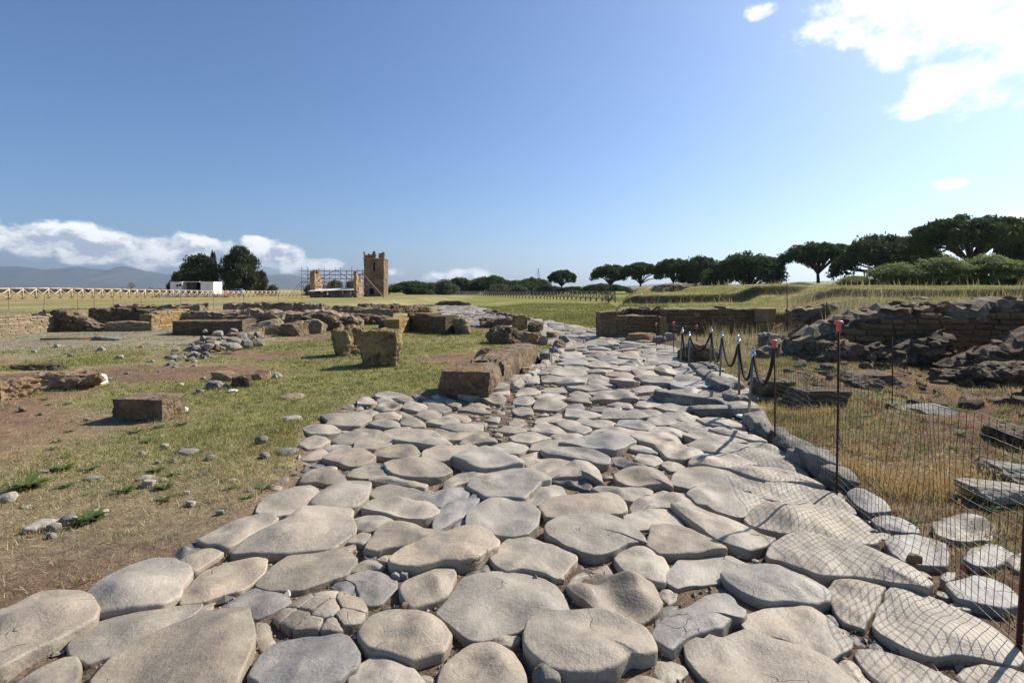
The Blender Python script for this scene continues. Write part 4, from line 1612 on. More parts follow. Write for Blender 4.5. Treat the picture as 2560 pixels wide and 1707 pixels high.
# ------------------------------------------------------------------ tower
def wall_cells(x0, x1, z0, z1, y0, y1, openings, step=.5, topf=None, seed=0, jag=.0):
    """wall in x-z with thickness in y, cut into cells so that openings are real holes and the top may be broken"""
    xs = sorted(set([round(v, 3) for v in list(np.arange(x0, x1, step)) + [x1] + [q for o_ in openings for q in o_[:2]]]))
    zs = sorted(set([round(v, 3) for v in list(np.arange(z0, z1, step)) + [z1] + [q for o_ in openings for q in o_[2:]]]))
    r = np.random.default_rng(seed)
    dx = {(i, j): r.normal(0, jag, 3) for i in range(len(xs)) for j in range(len(zs))}

    def solid(i, j):
        if i < 0 or j < 0 or i >= len(xs) - 1 or j >= len(zs) - 1:
            return False
        cx, cz = (xs[i] + xs[i + 1]) / 2, (zs[j] + zs[j + 1]) / 2
        for o_ in openings:
            if o_[0] - 1e-4 < cx < o_[1] + 1e-4 and o_[2] - 1e-4 < cz < o_[3] + 1e-4:
                return False
        return topf is None or cz < topf(cx)
    V, Fc, idx = [], [], {}

    def vid(i, j, k):
        if (i, j, k) not in idx:
            q = dx[(i, j)]
            idx[(i, j, k)] = len(V)
            V.append((xs[i] + q[0], (y0 if k == 0 else y1) + q[1] * .6, zs[j] + q[2]))
        return idx[(i, j, k)]
    for i in range(len(xs) - 1):
        for j in range(len(zs) - 1):
            if not solid(i, j):
                continue
            Fc.append((vid(i, j, 0), vid(i + 1, j, 0), vid(i + 1, j + 1, 0), vid(i, j + 1, 0)))
            Fc.append((vid(i, j, 1), vid(i, j + 1, 1), vid(i + 1, j + 1, 1), vid(i + 1, j, 1)))
            if not solid(i - 1, j):
                Fc.append((vid(i, j, 0), vid(i, j + 1, 0), vid(i, j + 1, 1), vid(i, j, 1)))
            if not solid(i + 1, j):
                Fc.append((vid(i + 1, j, 0), vid(i + 1, j, 1), vid(i + 1, j + 1, 1), vid(i + 1, j + 1, 0)))
            if not solid(i, j - 1):
                Fc.append((vid(i, j, 0), vid(i, j, 1), vid(i + 1, j, 1), vid(i + 1, j, 0)))
            if not solid(i, j + 1):
                Fc.append((vid(i, j + 1, 0), vid(i + 1, j + 1, 0), vid(i + 1, j + 1, 1), vid(i, j + 1, 1)))
    return V, Fc


def build_tower():
    Y = 100.0
    x0, x1 = at(835.5, Y), at(882, Y)
    w0 = x1 - x0
    w = 2.9
    zb = float(terrain((x0 + x1) / 2, Y)) - .3
    root = empty('brick_tower', ((x0 + x1) / 2, Y, zb), math.radians(-3))
    tag(root, 'tall ruined brick tower with broken battlements and narrow slit window', 'tower')
    h = zt(595, Y) - zb
    hw = w0 / 2
    V, Fc = wall_cells(-hw, hw, 0, h, 0, .8, [(-.15, .25, h - 2.2, h - .7), (-.9, .05, .7, 1.9)], .45, None, 3, .03)
    mk('front_wall', V, Fc, M_TOWER, root, False)
    V, Fc = wall_cells(.8, w, 0, h, 0, .8, [], .45, None, 4, .03)
    Vl = [(-hw + y, x, z) for x, y, z in V]
    Vr = [(hw - y, x, z) for x, y, z in V]
    mk('side_wall', Vl, [f[::-1] for f in Fc], M_TOWER, root, False)
    mk('side_wall', Vr, Fc, M_TOWER, root, False)
    V, Fc = wall_cells(-hw + .8, hw - .8, 0, h, w - .8, w, [], .6, None, 6, .03)
    mk('rear_wall', V, Fc, M_TOWER, root, False)
    mk('floor_slab', *boxm(-hw + .7, hw - .7, .7, w - .7, h - .6, h - .3), M_TOWER, root, False)
    b = .14
    pcs = [boxm(-hw - b, hw + b, -b, -.002, h - .05, h + .2), boxm(-hw - b, -hw - .002, -.001, w, h - .05, h + .2), boxm(hw + .002, hw + b, -.001, w, h - .05, h + .2)]
    mk('string_course', *join(*pcs), M_PIER, root, False)

    def broken(a, s):
        return lambda x: h + .2 + a + .30 * math.sin(x * 2.3 + s) + .24 * math.sin(x * 6.3 + s * 2) + .1 * math.sin(x * 15)
    mt = zt(580, Y) - zb - h
    V, Fc = wall_cells(-hw - .02, .28, h + .2, h + mt + .5, -.02, .6, [], .13, broken(mt - .35, 1), 11, .07)
    mk('battlement', V, Fc, M_TOWER, root, False)
    V, Fc = wall_cells(hw - 1.05, hw + .02, h + .2, h + mt + .5, -.02, .6, [], .13, broken(mt - .55, 4), 12, .07)
    mk('battlement', V, Fc, M_TOWER, root, False)
    V, Fc = wall_cells(.62, w, h + .2, h + mt + .5, 0, .6, [], .22, lambda x: h + .2 + (mt - .55) * (.9 - .16 * x) + .2 * math.sin(x * 4.1), 13, .05)
    mk('battlement', [(-hw + y, x, z) for x, y, z in V], [f[::-1] for f in Fc], M_TOWER, root, False)


build_tower()


def build_pier(name, label, pxa, pxb, top, Y, depth, seed):
    x0, x1 = at(pxa, Y), at(pxb, Y)
    zb = float(terrain((x0 + x1) / 2, Y)) - .4
    root = empty(name, ((x0 + x1) / 2, Y, zb))
    tag(root, label, 'ruin')
    hw = (x1 - x0) / 2
    h = zt(top, Y) - zb

    def tf(y):
        return h - .35 + .3 * math.sin(y * 2.6 + seed) + .2 * math.sin(y * 6.1) - max(0, y - depth * .55) * .55
    V, Fc = wall_cells(0, depth, 0, h, -hw, hw, [], .3, tf, seed, .06)
    mk('wall', [(y, x, z) for x, y, z in V], [f[::-1] for f in Fc], M_PIER, root, False)
    mk('footing', *rock(hw * 2.6, depth * 1.05, 1.3, seed, .15, .08, 8), M_MORTAR, root).location = (0, depth / 2, -.2)


build_pier('brick_pier', 'broken brick pier at the left end of the scaffolding', 712, 723, 620, 80, 3.4, 3)
build_pier('brick_pier', 'broken brick pier standing next to the tower', 812, 819, 624, 80, 3.2, 8)

# ------------------------------------------------------------------ scaffolding
def build_scaffold():
    Y0 = 81.6
    X0, X1 = at(693, Y0), at(834, Y0)
    z0 = float(terrain((X0 + X1) / 2, Y0)) - .1
    root = empty('scaffolding', ((X0 + X1) / 2, Y0, z0))
    tag(root, 'lattice of rusty scaffolding tubes around the brick piers', 'scaffolding')
    cx = (X0 + X1) / 2
    zt_ = zt(620, Y0) - z0
    r = np.random.default_rng(5)
    xs = np.linspace(X0 - cx, X1 - cx, 12)
    rows = (0, 2.6)
    T = .028

    def pole(a, b, t=T):
        V, Fc = tube([a, b], t, 5, False)
        mk('tube', V, Fc, M_SCAF, root, True)
    for y in rows:
        for i, x in enumerate(xs):
            mid = 3 < i < 9
            if mid and y == 0 and i % 2:
                lo = zt_ * .45
            else:
                lo = 0 if not mid else zt_ * .3
            pole((x, y, lo), (x, y, zt_ + r.uniform(-.1, .65)))
        for z in np.linspace(zt_ * .42, zt_ - .1, 5):
            pole((xs[0] - .2, y, z + r.normal(0, .02)), (xs[-1] + .2, y, z + r.normal(0, .02)))
        for z in np.linspace(.5, zt_ * .3, 2):
            pole((xs[0] - .2, y, z), (xs[3], y, z))
            pole((xs[8], y, z), (xs[-1] + .1, y, z))
    for i in range(0, 12, 2):
        pole((xs[i], 0, zt_ * .6), (xs[i], 2.6, zt_ * .6))
        pole((xs[i], 0, zt_ - .1), (xs[i], 2.6, zt_ - .1))
    for (i, j, za, zb) in ((0, 3, .4, zt_), (3, 0, zt_ * .4, zt_), (9, 11, .2, zt_), (11, 8, zt_ * .35, zt_ * .95)):
        pole((xs[i], -.05, za), (xs[j], -.05, zb))
    # pitched tubes in the middle
    pole((xs[3], .1, zt_ * .62), (xs[6], .1, zt_), .045)
    pole((xs[6], .1, zt_), (xs[9], .1, zt_ * .62), .045)
    pole((xs[3], .1, zt_ * .48), (xs[6], .1, zt_ * .86))
    pole((xs[6], .1, zt_ * .86), (xs[9], .1, zt_ * .48))
    # raking props
    for dx in (0, .6, 1.2):
        pole((xs[0] - 2.0 + dx, -.6, -.1), (xs[0] + dx * .6, 0, zt_ * .62))
    xa = at(831, Y0) - cx
    xb = at(882, Y0) - cx
    for dy in (0, .35):
        pole((xa, dy, zt(626, Y0) - z0), (xb, dy - .4, .1), .06)
    for t_ in np.linspace(.1, .9, 7):
        x = xa + (xb - xa) * t_
        z = (zt(626, Y0) - z0) * (1 - t_) + .1
        pole((x, .0, z), (x, .3, z - .1), .03)


build_scaffold()


def build_canopy():
    Y = 78.5
    x0, x1 = at(707, Y), at(808, Y)
    z0 = float(terrain((x0 + x1) / 2, Y)) - .1
    root = empty('roof_canopy', ((x0 + x1) / 2, Y, z0))
    tag(root, 'low pale sheet roof on thin posts in front of the brick piers', 'canopy')
    hw = (x1 - x0) / 2
    z = zt(667, Y) - z0
    n = 40
    V, Fc = [], []
    for i in range(n + 1):
        x = -hw + 2 * hw * i / n
        dz = .03 * (i % 2) + (x / hw) * .10
        V += [(x, 0, z + dz), (x, 3.2, z + .3 + dz), (x, 0, z + dz - .06), (x, 3.2, z + .24 + dz)]
    for i in range(n):
        a, b = i * 4, i * 4 + 4
        Fc += [(a, b, b + 1, a + 1), (a + 2, a + 3, b + 3, b + 2), (a, a + 2, b + 2, b), (a + 1, b + 1, b + 3, a + 3)]
    mk('roof_sheet', V, Fc, M_ROOFSH, root, False)
    for x in np.linspace(-hw + .3, hw - .3, 7):
        mk('post', *tube([(x, .2, -.2), (x, .2, z - .05 + x / hw * .1)], .05, 6), M_SCAF, root)
    for x in np.linspace(-hw + .3, hw - .3, 5):
        mk('post', *tube([(x, 2.9, -.2), (x, 2.9, z + .2 + x / hw * .1)], .05, 6), M_SCAF, root)
    for k_ in range(7):
        w = random.uniform(.5, 1.0)
        V, Fc = rock(w, .7, random.uniform(.5, 1.2), 600 + k_, .15, .08, 5)
        o = mk('tuff_block', V, Fc, M_PIER if k_ % 2 else M_MORTAR)
        xx = (x0 + x1) / 2 - hw * .7 + k_ * hw * .24
        o.location = (xx, Y + 1.4, float(terrain(xx, Y + 1.4)) - .1)
        tag(o, 'weathered stone block lying under the pale sheet roof', 'stone block', 'blocks under the sheet roof')


build_canopy()

# ------------------------------------------------------------------ wooden fences
def wood_fence(name, label, pts, bay, hgt, mat, seed, t=.05):
    P = [np.array(p, float) for p in pts]
    seg = [np.linalg.norm(P[i + 1] - P[i]) for i in range(len(P) - 1)]
    L = sum(seg)
    n = int(L / bay)
    cum = np.concatenate([[0], np.cumsum(seg)])

    def pos(s):
        i = min(max(int(np.searchsorted(cum, s) - 1), 0), len(P) - 2)
        q = P[i] + (P[i + 1] - P[i]) * ((s - cum[i]) / seg[i])
        return Vector((q[0], q[1], float(terrain(q[0], q[1]))))
    root = empty(name, (P[0][0], P[0][1], 0))
    o0 = Vector((P[0][0], P[0][1], 0))
    tag(root, label, 'fence')
    r = random.Random(seed)
    Q = [pos(i * bay) - o0 for i in range(n + 1)]
    for i, q in enumerate(Q):
        up = Vector((r.gauss(0, .012), r.gauss(0, .012), hgt))
        mk('post', *tube([q - Vector((0, 0, .2)), q + up], t, 5), mat, root)
        if i < n:
            q2 = Q[i + 1]
            mk('rail', *tube([q + Vector((0, 0, hgt)), q2 + Vector((0, 0, hgt))], t * .95, 5), mat, root)
            side = (q2 - q).cross(Vector((0, 0, 1))).normalized() * t * .9
            mk('brace', *tube([q + Vector((0, 0, .06)) + side, q2 + Vector((0, 0, hgt - .06)) + side], t * .8, 5), mat, root)
            mk('brace', *tube([q + Vector((0, 0, hgt - .06)) - side, q2 + Vector((0, 0, .06)) - side], t * .8, 5), mat, root)
    return root


wood_fence('wooden_fence', 'pale wooden fence with crossed braces bounding the hay field', [(at(-260, 41), 41), (at(0, 48.5), 48.5), (at(510, 86), 86), (at(690, 112), 112)], 1.42, 1.06, M_WOOD, 3, .072)
wood_fence('wooden_fence', 'weathered wooden fence with crossed braces along the green lawn', [(at(1413, 52), 52), (at(1250, 82), 82), (at(1030, 170), 170)], 1.9, 1.1, M_WOOD_DK, 4, .06)

# ------------------------------------------------------------------ white huts, barriers, car, pylon
def build_hut(px0, px1, Y, top, depth, label, boards):
    x0, x1 = at(px0, Y), at(px1, Y)
    z0 = float(terrain((x0 + x1) / 2, Y)) - .05
    root = empty('site_hut', ((x0 + x1) / 2, Y, z0))
    tag(root, label, 'site hut', 'white site huts')
    hw = (x1 - x0) / 2
    h = zt(top, Y) - z0
    mk('wall', *boxm(-hw, hw, 0, depth, .1, h), M_WHITE, root, False)
    mk('roof', *boxm(-hw - .05, hw + .05, -.05, depth + .05, h + .002, h + .1), M_WHITE, root, False)
    for x in (-hw, hw - .08):
        mk('corner_post', *boxm(x - .01, x + .09, -.03, .06, 0, h), M_ROOFSH, root, False)
    mk('door', *boxm(-hw * .2, hw * .45, -.025, -.002, .15, h - .35), M_ROOFSH, root, False)
    if boards:
        mk('notice_board', *boxm(hw * .05, hw * .35, -.05, -.028, h - .85, h - .35), M_DARK, root, False)
        mk('notice_board', *boxm(hw * .45, hw * .9, -.05, -.028, h - .75, h - .3), M_GLASS, root, False)
    return root


build_hut(391, 418, 96, 648.5, 4.5, 'white site hut with dark notice boards, left of the dark opening', True)
build_hut(461, 490, 96, 648, 2.9, 'white site hut with sunlit side, right of the dark opening', False)
x0, x1 = at(417, 97), at(462, 97)
z0 = float(terrain((x0 + x1) / 2, 97)) - .05
root = empty('shelter', ((x0 + x1) / 2, 97, z0))
tag(root, 'open dark shelter with flat roof between the two white huts', 'shelter')
hw, h = (x1 - x0) / 2, zt(648, 97) - z0
mk('roof', *boxm(-hw, hw, -.6, 4.2, h, h + .12), M_ROOFSH, root, False)
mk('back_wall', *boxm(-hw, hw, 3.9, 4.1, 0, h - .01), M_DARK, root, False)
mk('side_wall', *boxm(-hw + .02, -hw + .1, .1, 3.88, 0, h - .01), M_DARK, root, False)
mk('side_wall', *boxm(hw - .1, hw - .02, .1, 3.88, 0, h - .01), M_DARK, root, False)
mk('door_panel', *boxm(-hw + .12, -hw + 1.2, .5, .58, 0, h - .05), M_SCAF, root, False)


def barrier_mesh():
    pr = [(-.22, 0), (.22, 0), (.22, .12), (.10, .35), (.08, .78), (-.08, .78), (-.10, .35), (-.22, .12)]
    V = [(x, y, z * .72) for x in (-.5, .5) for (y, z) in pr]
    n = len(pr)
    Fc = [(i, (i + 1) % n, n + (i + 1) % n, n + i) for i in range(n)] + [tuple(range(n))[::-1], tuple(range(n, 2 * n))]
    return V, Fc


for i in range(15):
    px = 362 + i * 11.3
    Y = 91 - abs(i - 7) * .1
    X = at(px, Y)
    red = i % 2 == 0
    o = mk('road_barrier', *barrier_mesh(), M_REDPL if red else M_WHITE, None, False)
    o.location = (X, Y, float(terrain(X, Y)) + .02)
    tag(o, ('red' if red else 'white') + ' plastic road barrier in the row before the white huts', 'road barrier', ('red' if red else 'white') + ' barriers in the row')


def build_car():
    Y = 111
    X = at(542, Y)
    root = empty('parked_car', (X, Y, float(terrain(X, Y))), math.radians(8))
    tag(root, 'silver hatchback parked under the dark oaks beside the white huts', 'car')
    prof = [(-1.75, .35), (-1.78, .6), (-1.6, .82), (-.95, .95), (-.45, 1.42), (.1, 1.52), (1.1, 1.5), (1.55, 1.25), (1.72, .95), (1.74, .4), (1.5, .28), (-1.5, .26)]
    W = .78
    n = len(prof)
    V = []
    for y, k_ in ((-W, 1.0), (W, 1.0)):
        for (x, z) in prof:
            yy = y * (.82 if z > 1.1 else 1.0)
            V.append((x, yy, z))
    Fc = [(i, (i + 1) % n, n + (i + 1) % n, n + i) for i in range(n)] + [tuple(range(n))[::-1], tuple(range(n, 2 * n))]
    mk('body', V, [f[::-1] for f in Fc], M_CAR, root, False)
    for s in (-1, 1):
        y = s * W
        for (a, b) in (((-.72, .97), (.05, 1.44)), ((.12, .97), (.85, 1.44)), ((.92, .97), (1.45, 1.36))):
            xa, xb = a[0], b[0]
            mk('window', [(xa, y * 1.004, .98), (xb, y * 1.004, .98), (xb, y * .875, 1.42 if xb < 1.2 else 1.32), (xa + .28 if xa < -.5 else xa, y * .875, 1.42)], [(0, 1, 2, 3)], M_GLASS, root, False)
        for x in (-1.12, 1.1):
            wv = mk('wheel', *tube([(x, y * .80, .3), (x, y * 1.02, .3)], .3, 14), M_TYRE, root)
            mk('rim', *tube([(x, y * 1.0, .3), (x, y * 1.03, .3)], .19, 10), M_STEEL, wv)
    mk('windscreen', [(-.97, -.62, .98), (-.97, .62, .98), (-.52, .56, 1.39), (-.52, -.56, 1.39)], [(0, 1, 2, 3)], M_GLASS, root, False)
    mk('rear_window', [(1.63, -.58, 1.12), (1.63, .58, 1.12), (1.40, .56, 1.40), (1.40, -.56, 1.40)], [(0, 1, 2, 3)], M_GLASS, root, False)
    for s in (-1, 1):
        mk('tail_light', *boxm(1.60, 1.75, s * .7 - .07, s * .7 + .07, .85, 1.12), M_REDPL, root, False)
        mk('headlight', *boxm(-1.76, -1.6, s * .58 - .1, s * .58 + .1, .66, .8), M_CHROME, root, False)


build_car()


def build_pylon():
    Y = 900.0
    X = at(1237, Y)
    Ht = zt(616, Y)
    root = empty('power_pylon', (X, Y, 0))
    tag(root, 'distant lattice power pylon rising behind the pine wood', 'pylon')
    t = .32

    def w(z):
        return 3.4 * (1 - z / Ht) ** 1.2 + .35
    zs = np.linspace(0, Ht, 9)
    for sx in (-1, 1):
        for sy in (-1, 1):
            mk('leg', *tube([(sx * w(z), sy * w(z), z) for z in zs], t * .8, 4), M_STEEL, root)
    for i in range(8):
        a, b = zs[i], zs[i + 1]
        mk('lattice_bar', *tube([(-w(a), -w(a), a), (w(b), -w(b), b)], t * .5, 4), M_STEEL, root)
        mk('lattice_bar', *tube([(w(a), -w(a), a), (-w(b), -w(b), b)], t * .5, 4), M_STEEL, root)
    for z, l in ((Ht * .72, 6.0), (Ht * .84, 5.0), (Ht * .95, 3.8)):
        mk('cross_arm', *tube([(-l, 0, z), (0, 0, z + .7), (l, 0, z)], t * .7, 4), M_STEEL, root)


build_pylon()

# ------------------------------------------------------------------ haze over the whole place
V, Fc = boxm(-13400, 13400, -80, 13900, -10, 600)
hz = mk('haze', V, Fc, M_WHITE, None, False)
hz.data.materials.clear()
mh = bpy.data.materials.new('haze')
mh.use_nodes = True
mh.node_tree.nodes.clear()
kk = NT(mh.node_tree)
oo = kk.n('ShaderNodeOutputMaterial')
pv = kk.n('ShaderNodeVolumePrincipled')
pv.inputs['Color'].default_value = (.66, .80, 1.0, 1)
pv.inputs['Density'].default_value = 7.5e-5
pv.inputs['Anisotropy'].default_value = .5
kk.l(pv.outputs[0], oo.inputs['Volume'])
hz.data.materials.append(mh)
kind(hz, 'stuff')
# ------------------------------------------------------------------ ruins, blocks and loose stones
def gz(x, y):
    return float(terrain(x, y))


def blk(name, label, cat, px0, px1, top, base, depth, mat, seed, rnd=.2, rough=.06, rz=0.0, res=10, chunk=0.0, group=None, zg=None, tilt=None, sink=.06):
    """a stone standing where the photograph shows it: its base line and its upper back edge give place and size"""
    z = 0.0 if zg is None else zg
    Y = (H - z) * F / (base - HZ)
    X = at((px0 + px1) / 2, Y + depth / 2)
    w = (px1 - px0) / F * (Y + depth * .3)
    h = max(zt(top, Y + depth * .85) - z, .04) + sink
    V, Fc = rock(w, depth, h, seed, rnd, rough * 1.9, res + 5, 0 if chunk < 0 else max(chunk, .12))
    o = mk(name, V, Fc, mat, None, rnd > .6)
    o.location = (X, Y + depth / 2, min(z, gz(X, Y + depth / 2) if zg is None else z) - sink)
    o.rotation_euler = (tilt[0] if tilt else 0, tilt[1] if tilt else 0, rz)
    tag(o, label, cat, group)
    return o


def rough_wall(name, label, p0, p1, prof, th, mat, seed, zb=-.1, step=.10, rough=.07, cat='ruined wall', ring=11, rub=0):
    """thick crumbling wall between two ground points; prof: (share of length, height)"""
    p0, p1 = np.array(p0, float), np.array(p1, float)
    L = np.linalg.norm(p1 - p0)
    d = (p1 - p0) / L
    nrm = np.array([d[1], -d[0]])
    n = max(4, int(L / step))
    sec = []
    for i in range(ring + 1):
        sec.append((-.5, i / ring))
    for i in range(1, 4):
        sec.append((-.5 + i / 3.5, 1.0 + .02 * math.sin(i)))
    for i in range(ring, -1, -1):
        sec.append((.5, i / ring))
    m = len(sec)
    V = []
    off = Vector((seed * 3.7, seed * 1.3, seed * 2.1))
    for i in range(n + 1):
        s = i / n
        hgt = np.interp(s, [q[0] for q in prof], [q[1] for q in prof])
        hgt += .10 * mnoise.fractal(Vector((s * L * 1.7, seed, 0)), 1, 2, 3) * min(1, hgt * 2)
        for (u, t) in sec:
            rr = 1 - .16 * max(0, t - .75) * 4 * .5
            base = p0 + d * (s * L) - nrm * (u * th * rr)
            z = zb + (hgt - zb) * t
            q = Vector((base[0], base[1], z))
            dn = mnoise.fractal(q * 2.4 + off, 1, 2, 4) * rough + mnoise.noise(q * 9 + off) * rough * .45 + mnoise.noise(Vector((q.x * 1.3, q.y * 1.3, q.z * 13)) + off) * rough * .75
            V.append((base[0] - nrm[0] * dn * (1 if u > 0 else -1) * -1, base[1] - nrm[1] * dn * (1 if u > 0 else -1) * -1, z + dn * .7 * (1 if t > .9 else .2)))
    Fc = []
    for i in range(n):
        for j in range(m - 1):
            Fc.append((i * m + j, i * m + j + 1, (i + 1) * m + j + 1, (i + 1) * m + j))
    Fc.append(tuple(range(m))[::-1])
    Fc.append(tuple(n * m + j for j in range(m)))
    c = (p0 + p1) / 2
    V = [(x - c[0], y - c[1], z) for x, y, z in V]
    o = mk(name, V, Fc, mat, None, False)
    o.location = (c[0], c[1], 0)
    tag(o, label, cat)
    for k_ in range(rub if rub else int(L * 12)):
        s = rq.random()
        hgt = np.interp(s, [q[0] for q in prof], [q[1] for q in prof])
        u = rq.uniform(-.45, .45)
        q = p0 + d * (s * L) - nrm * (u * th)
        sz = rq.uniform(.08, .24)
        e = bpy.data.objects.new('stone', rq.choice(proto_dk))
        zz = hgt - sz * .28
        if k_ % 2:
            q = p0 + d * (s * L) + nrm * ((.5 - .05) * th * (-1 if nrm[1] > 0 else 1))
            zz = zb + (hgt - zb) * rq.uniform(.1, .9)
        e.location = (q[0] - c[0], q[1] - c[1], zz)
        e.scale = (sz * rq.uniform(.8, 1.6), sz, sz * rq.uniform(.5, .9))
        e.rotation_euler = (rq.uniform(-.3, .3), rq.uniform(-.3, .3), rq.uniform(0, 6))
        link(e, o)
    return o


BR = []
for k_ in range(7):
    V, Fc = rock(2, 2, 2, 700 + k_, .10, .035, 3, 0, .8)
    V[:, 2] -= 1
    me = bpy.data.meshes.new('stone_block')
    me.from_pydata(V.tolist(), [], Fc)
    me.materials.append(M_BRICKST)
    BR.append(me)


def masonry(name, label, p0, p1, prof, th, ch, bl, seed, core=None, tone=(1, 1, 1), zb=0.0, cat='ruined wall', proud=.018, limit=260):
    """coursed wall: a mortar core with each stone laid as its own piece"""
    p0, p1 = np.array(p0, float), np.array(p1, float)
    L = np.linalg.norm(p1 - p0)
    ang = math.atan2(p1[1] - p0[1], p1[0] - p0[0])
    root = empty(name, (p0[0], p0[1], zb), ang)
    tag(root, label, cat)
    r = random.Random(seed)

    def top(s):
        return np.interp(s / L, [q[0] for q in prof], [q[1] for q in prof])
    n = max(4, int(L / .2))
    V, Fc = [], []
    for i in range(n + 1):
        s = L * i / n
        h = max(.05, top(s) - ch * .35 + r.uniform(-.03, .03))
        for (y, z) in ((-th / 2, -.15), (-th / 2, h), (-th * .2, h + r.uniform(0, .05)), (th * .2, h + r.uniform(0, .05)), (th / 2, h), (th / 2, -.15)):
            V.append((s, y + r.uniform(-.008, .008), z))
    for i in range(n):
        for j in range(5):
            Fc.append((i * 6 + j, (i + 1) * 6 + j, (i + 1) * 6 + j + 1, i * 6 + j + 1))
    Fc.append((0, 1, 2, 3, 4, 5))
    Fc.append(tuple(n * 6 + j for j in range(6))[::-1])
    mk('mortar_core', V, Fc, core or M_MORTAR, root, False)
    k = 0
    row = 0
    z = 0.0
    while z < max(q[1] for q in prof) and k < limit:
        hh = ch * r.uniform(.85, 1.12)
        s = -r.uniform(0, bl * .5)
        while s < L and k < limit:
            l = bl * r.uniform(.65, 1.4)
            a, b = max(s, -.01), min(s + l, L + .01)
            if b - a > bl * .25 and z + hh * .6 < top((a + b) / 2) + r.uniform(-.05, .03):
                o = bpy.data.objects.new('stone_block', r.choice(BR))
                o.location = ((a + b) / 2, r.uniform(-.008, .008), z + hh / 2)
                o.scale = ((b - a) / 2 - .008, th / 2 + proud + r.uniform(-.008, .014), hh / 2 - .007)
                o.rotation_euler = (0, r.gauss(0, .012), r.gauss(0, .012))
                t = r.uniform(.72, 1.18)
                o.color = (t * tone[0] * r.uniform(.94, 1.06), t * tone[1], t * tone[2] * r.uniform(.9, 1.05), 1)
                link(o, root)
                k += 1
            s += l
        z += hh
        row += 1
    return root


rq = random.Random(77)
proto_dk = []
for k_ in range(5):
    V, Fc = rock(1, 1, .8, 760 + k_, .45, .14, 4, .4)
    me = bpy.data.meshes.new('stone')
    me.from_pydata(V.tolist(), [], Fc)
    me.materials.append([M_TUFF_DK, M_MORTAR, M_TUFF_DK][k_ % 3])
    proto_dk.append(me)

# ---- ruins at the back left
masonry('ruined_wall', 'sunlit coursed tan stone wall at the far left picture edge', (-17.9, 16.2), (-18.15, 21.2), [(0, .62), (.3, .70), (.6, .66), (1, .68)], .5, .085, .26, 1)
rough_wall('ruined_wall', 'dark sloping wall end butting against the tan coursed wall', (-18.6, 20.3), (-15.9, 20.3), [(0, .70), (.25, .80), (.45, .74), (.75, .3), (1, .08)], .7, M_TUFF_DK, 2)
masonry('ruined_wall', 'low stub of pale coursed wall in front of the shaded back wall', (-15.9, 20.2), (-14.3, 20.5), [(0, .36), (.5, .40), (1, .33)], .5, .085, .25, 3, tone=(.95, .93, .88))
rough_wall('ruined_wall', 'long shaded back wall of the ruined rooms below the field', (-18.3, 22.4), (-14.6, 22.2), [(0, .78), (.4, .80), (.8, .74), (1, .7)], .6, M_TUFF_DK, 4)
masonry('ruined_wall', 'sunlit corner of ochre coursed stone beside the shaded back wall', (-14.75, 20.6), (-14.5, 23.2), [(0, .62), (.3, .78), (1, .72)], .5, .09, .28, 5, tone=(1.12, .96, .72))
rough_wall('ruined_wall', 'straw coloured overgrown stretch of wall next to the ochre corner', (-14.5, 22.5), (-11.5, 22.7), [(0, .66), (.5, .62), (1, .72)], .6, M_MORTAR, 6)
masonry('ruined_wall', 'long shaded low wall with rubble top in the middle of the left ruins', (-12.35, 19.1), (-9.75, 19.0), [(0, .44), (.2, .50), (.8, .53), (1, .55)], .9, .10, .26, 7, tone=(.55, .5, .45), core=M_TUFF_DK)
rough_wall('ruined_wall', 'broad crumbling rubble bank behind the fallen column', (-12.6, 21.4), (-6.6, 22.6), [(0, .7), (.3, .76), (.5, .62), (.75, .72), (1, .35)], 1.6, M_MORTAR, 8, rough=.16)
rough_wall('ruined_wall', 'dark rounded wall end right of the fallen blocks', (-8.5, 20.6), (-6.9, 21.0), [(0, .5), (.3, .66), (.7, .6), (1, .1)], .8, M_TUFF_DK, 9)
blk('fallen_column', 'pale column drum lying tilted against the rubble bank', 'column', 590, 656, 733, 768, .55, M_BRICKST, 11, .42, .05, rz=.5, tilt=(0, -.22))
blk('tuff_block', 'squared brown block right of the fallen column', 'stone block', 651, 706, 739, 770, .7, M_TUFF, 12, .1, .05)
blk('tuff_block', 'pale broken block between the squared brown block and a dark wall end', 'stone block', 701, 747, 732, 766, .7, M_MORTAR, 13, .25, .09)
blk('stone_slab', 'thin flat slab lying on the pale gravel of the ruins', 'stone slab', 222, 280, 769, 781, .5, M_GREYROCK, 14, .1, .06)
o = mk('timber_rail', *tube([(-15.1, 16.4, .05), (-13.6, 16.75, .06)], .035, 6), M_BROWNROCK)
tag(o, 'brown rail lying on the gravel beside the thin slab', 'rail')

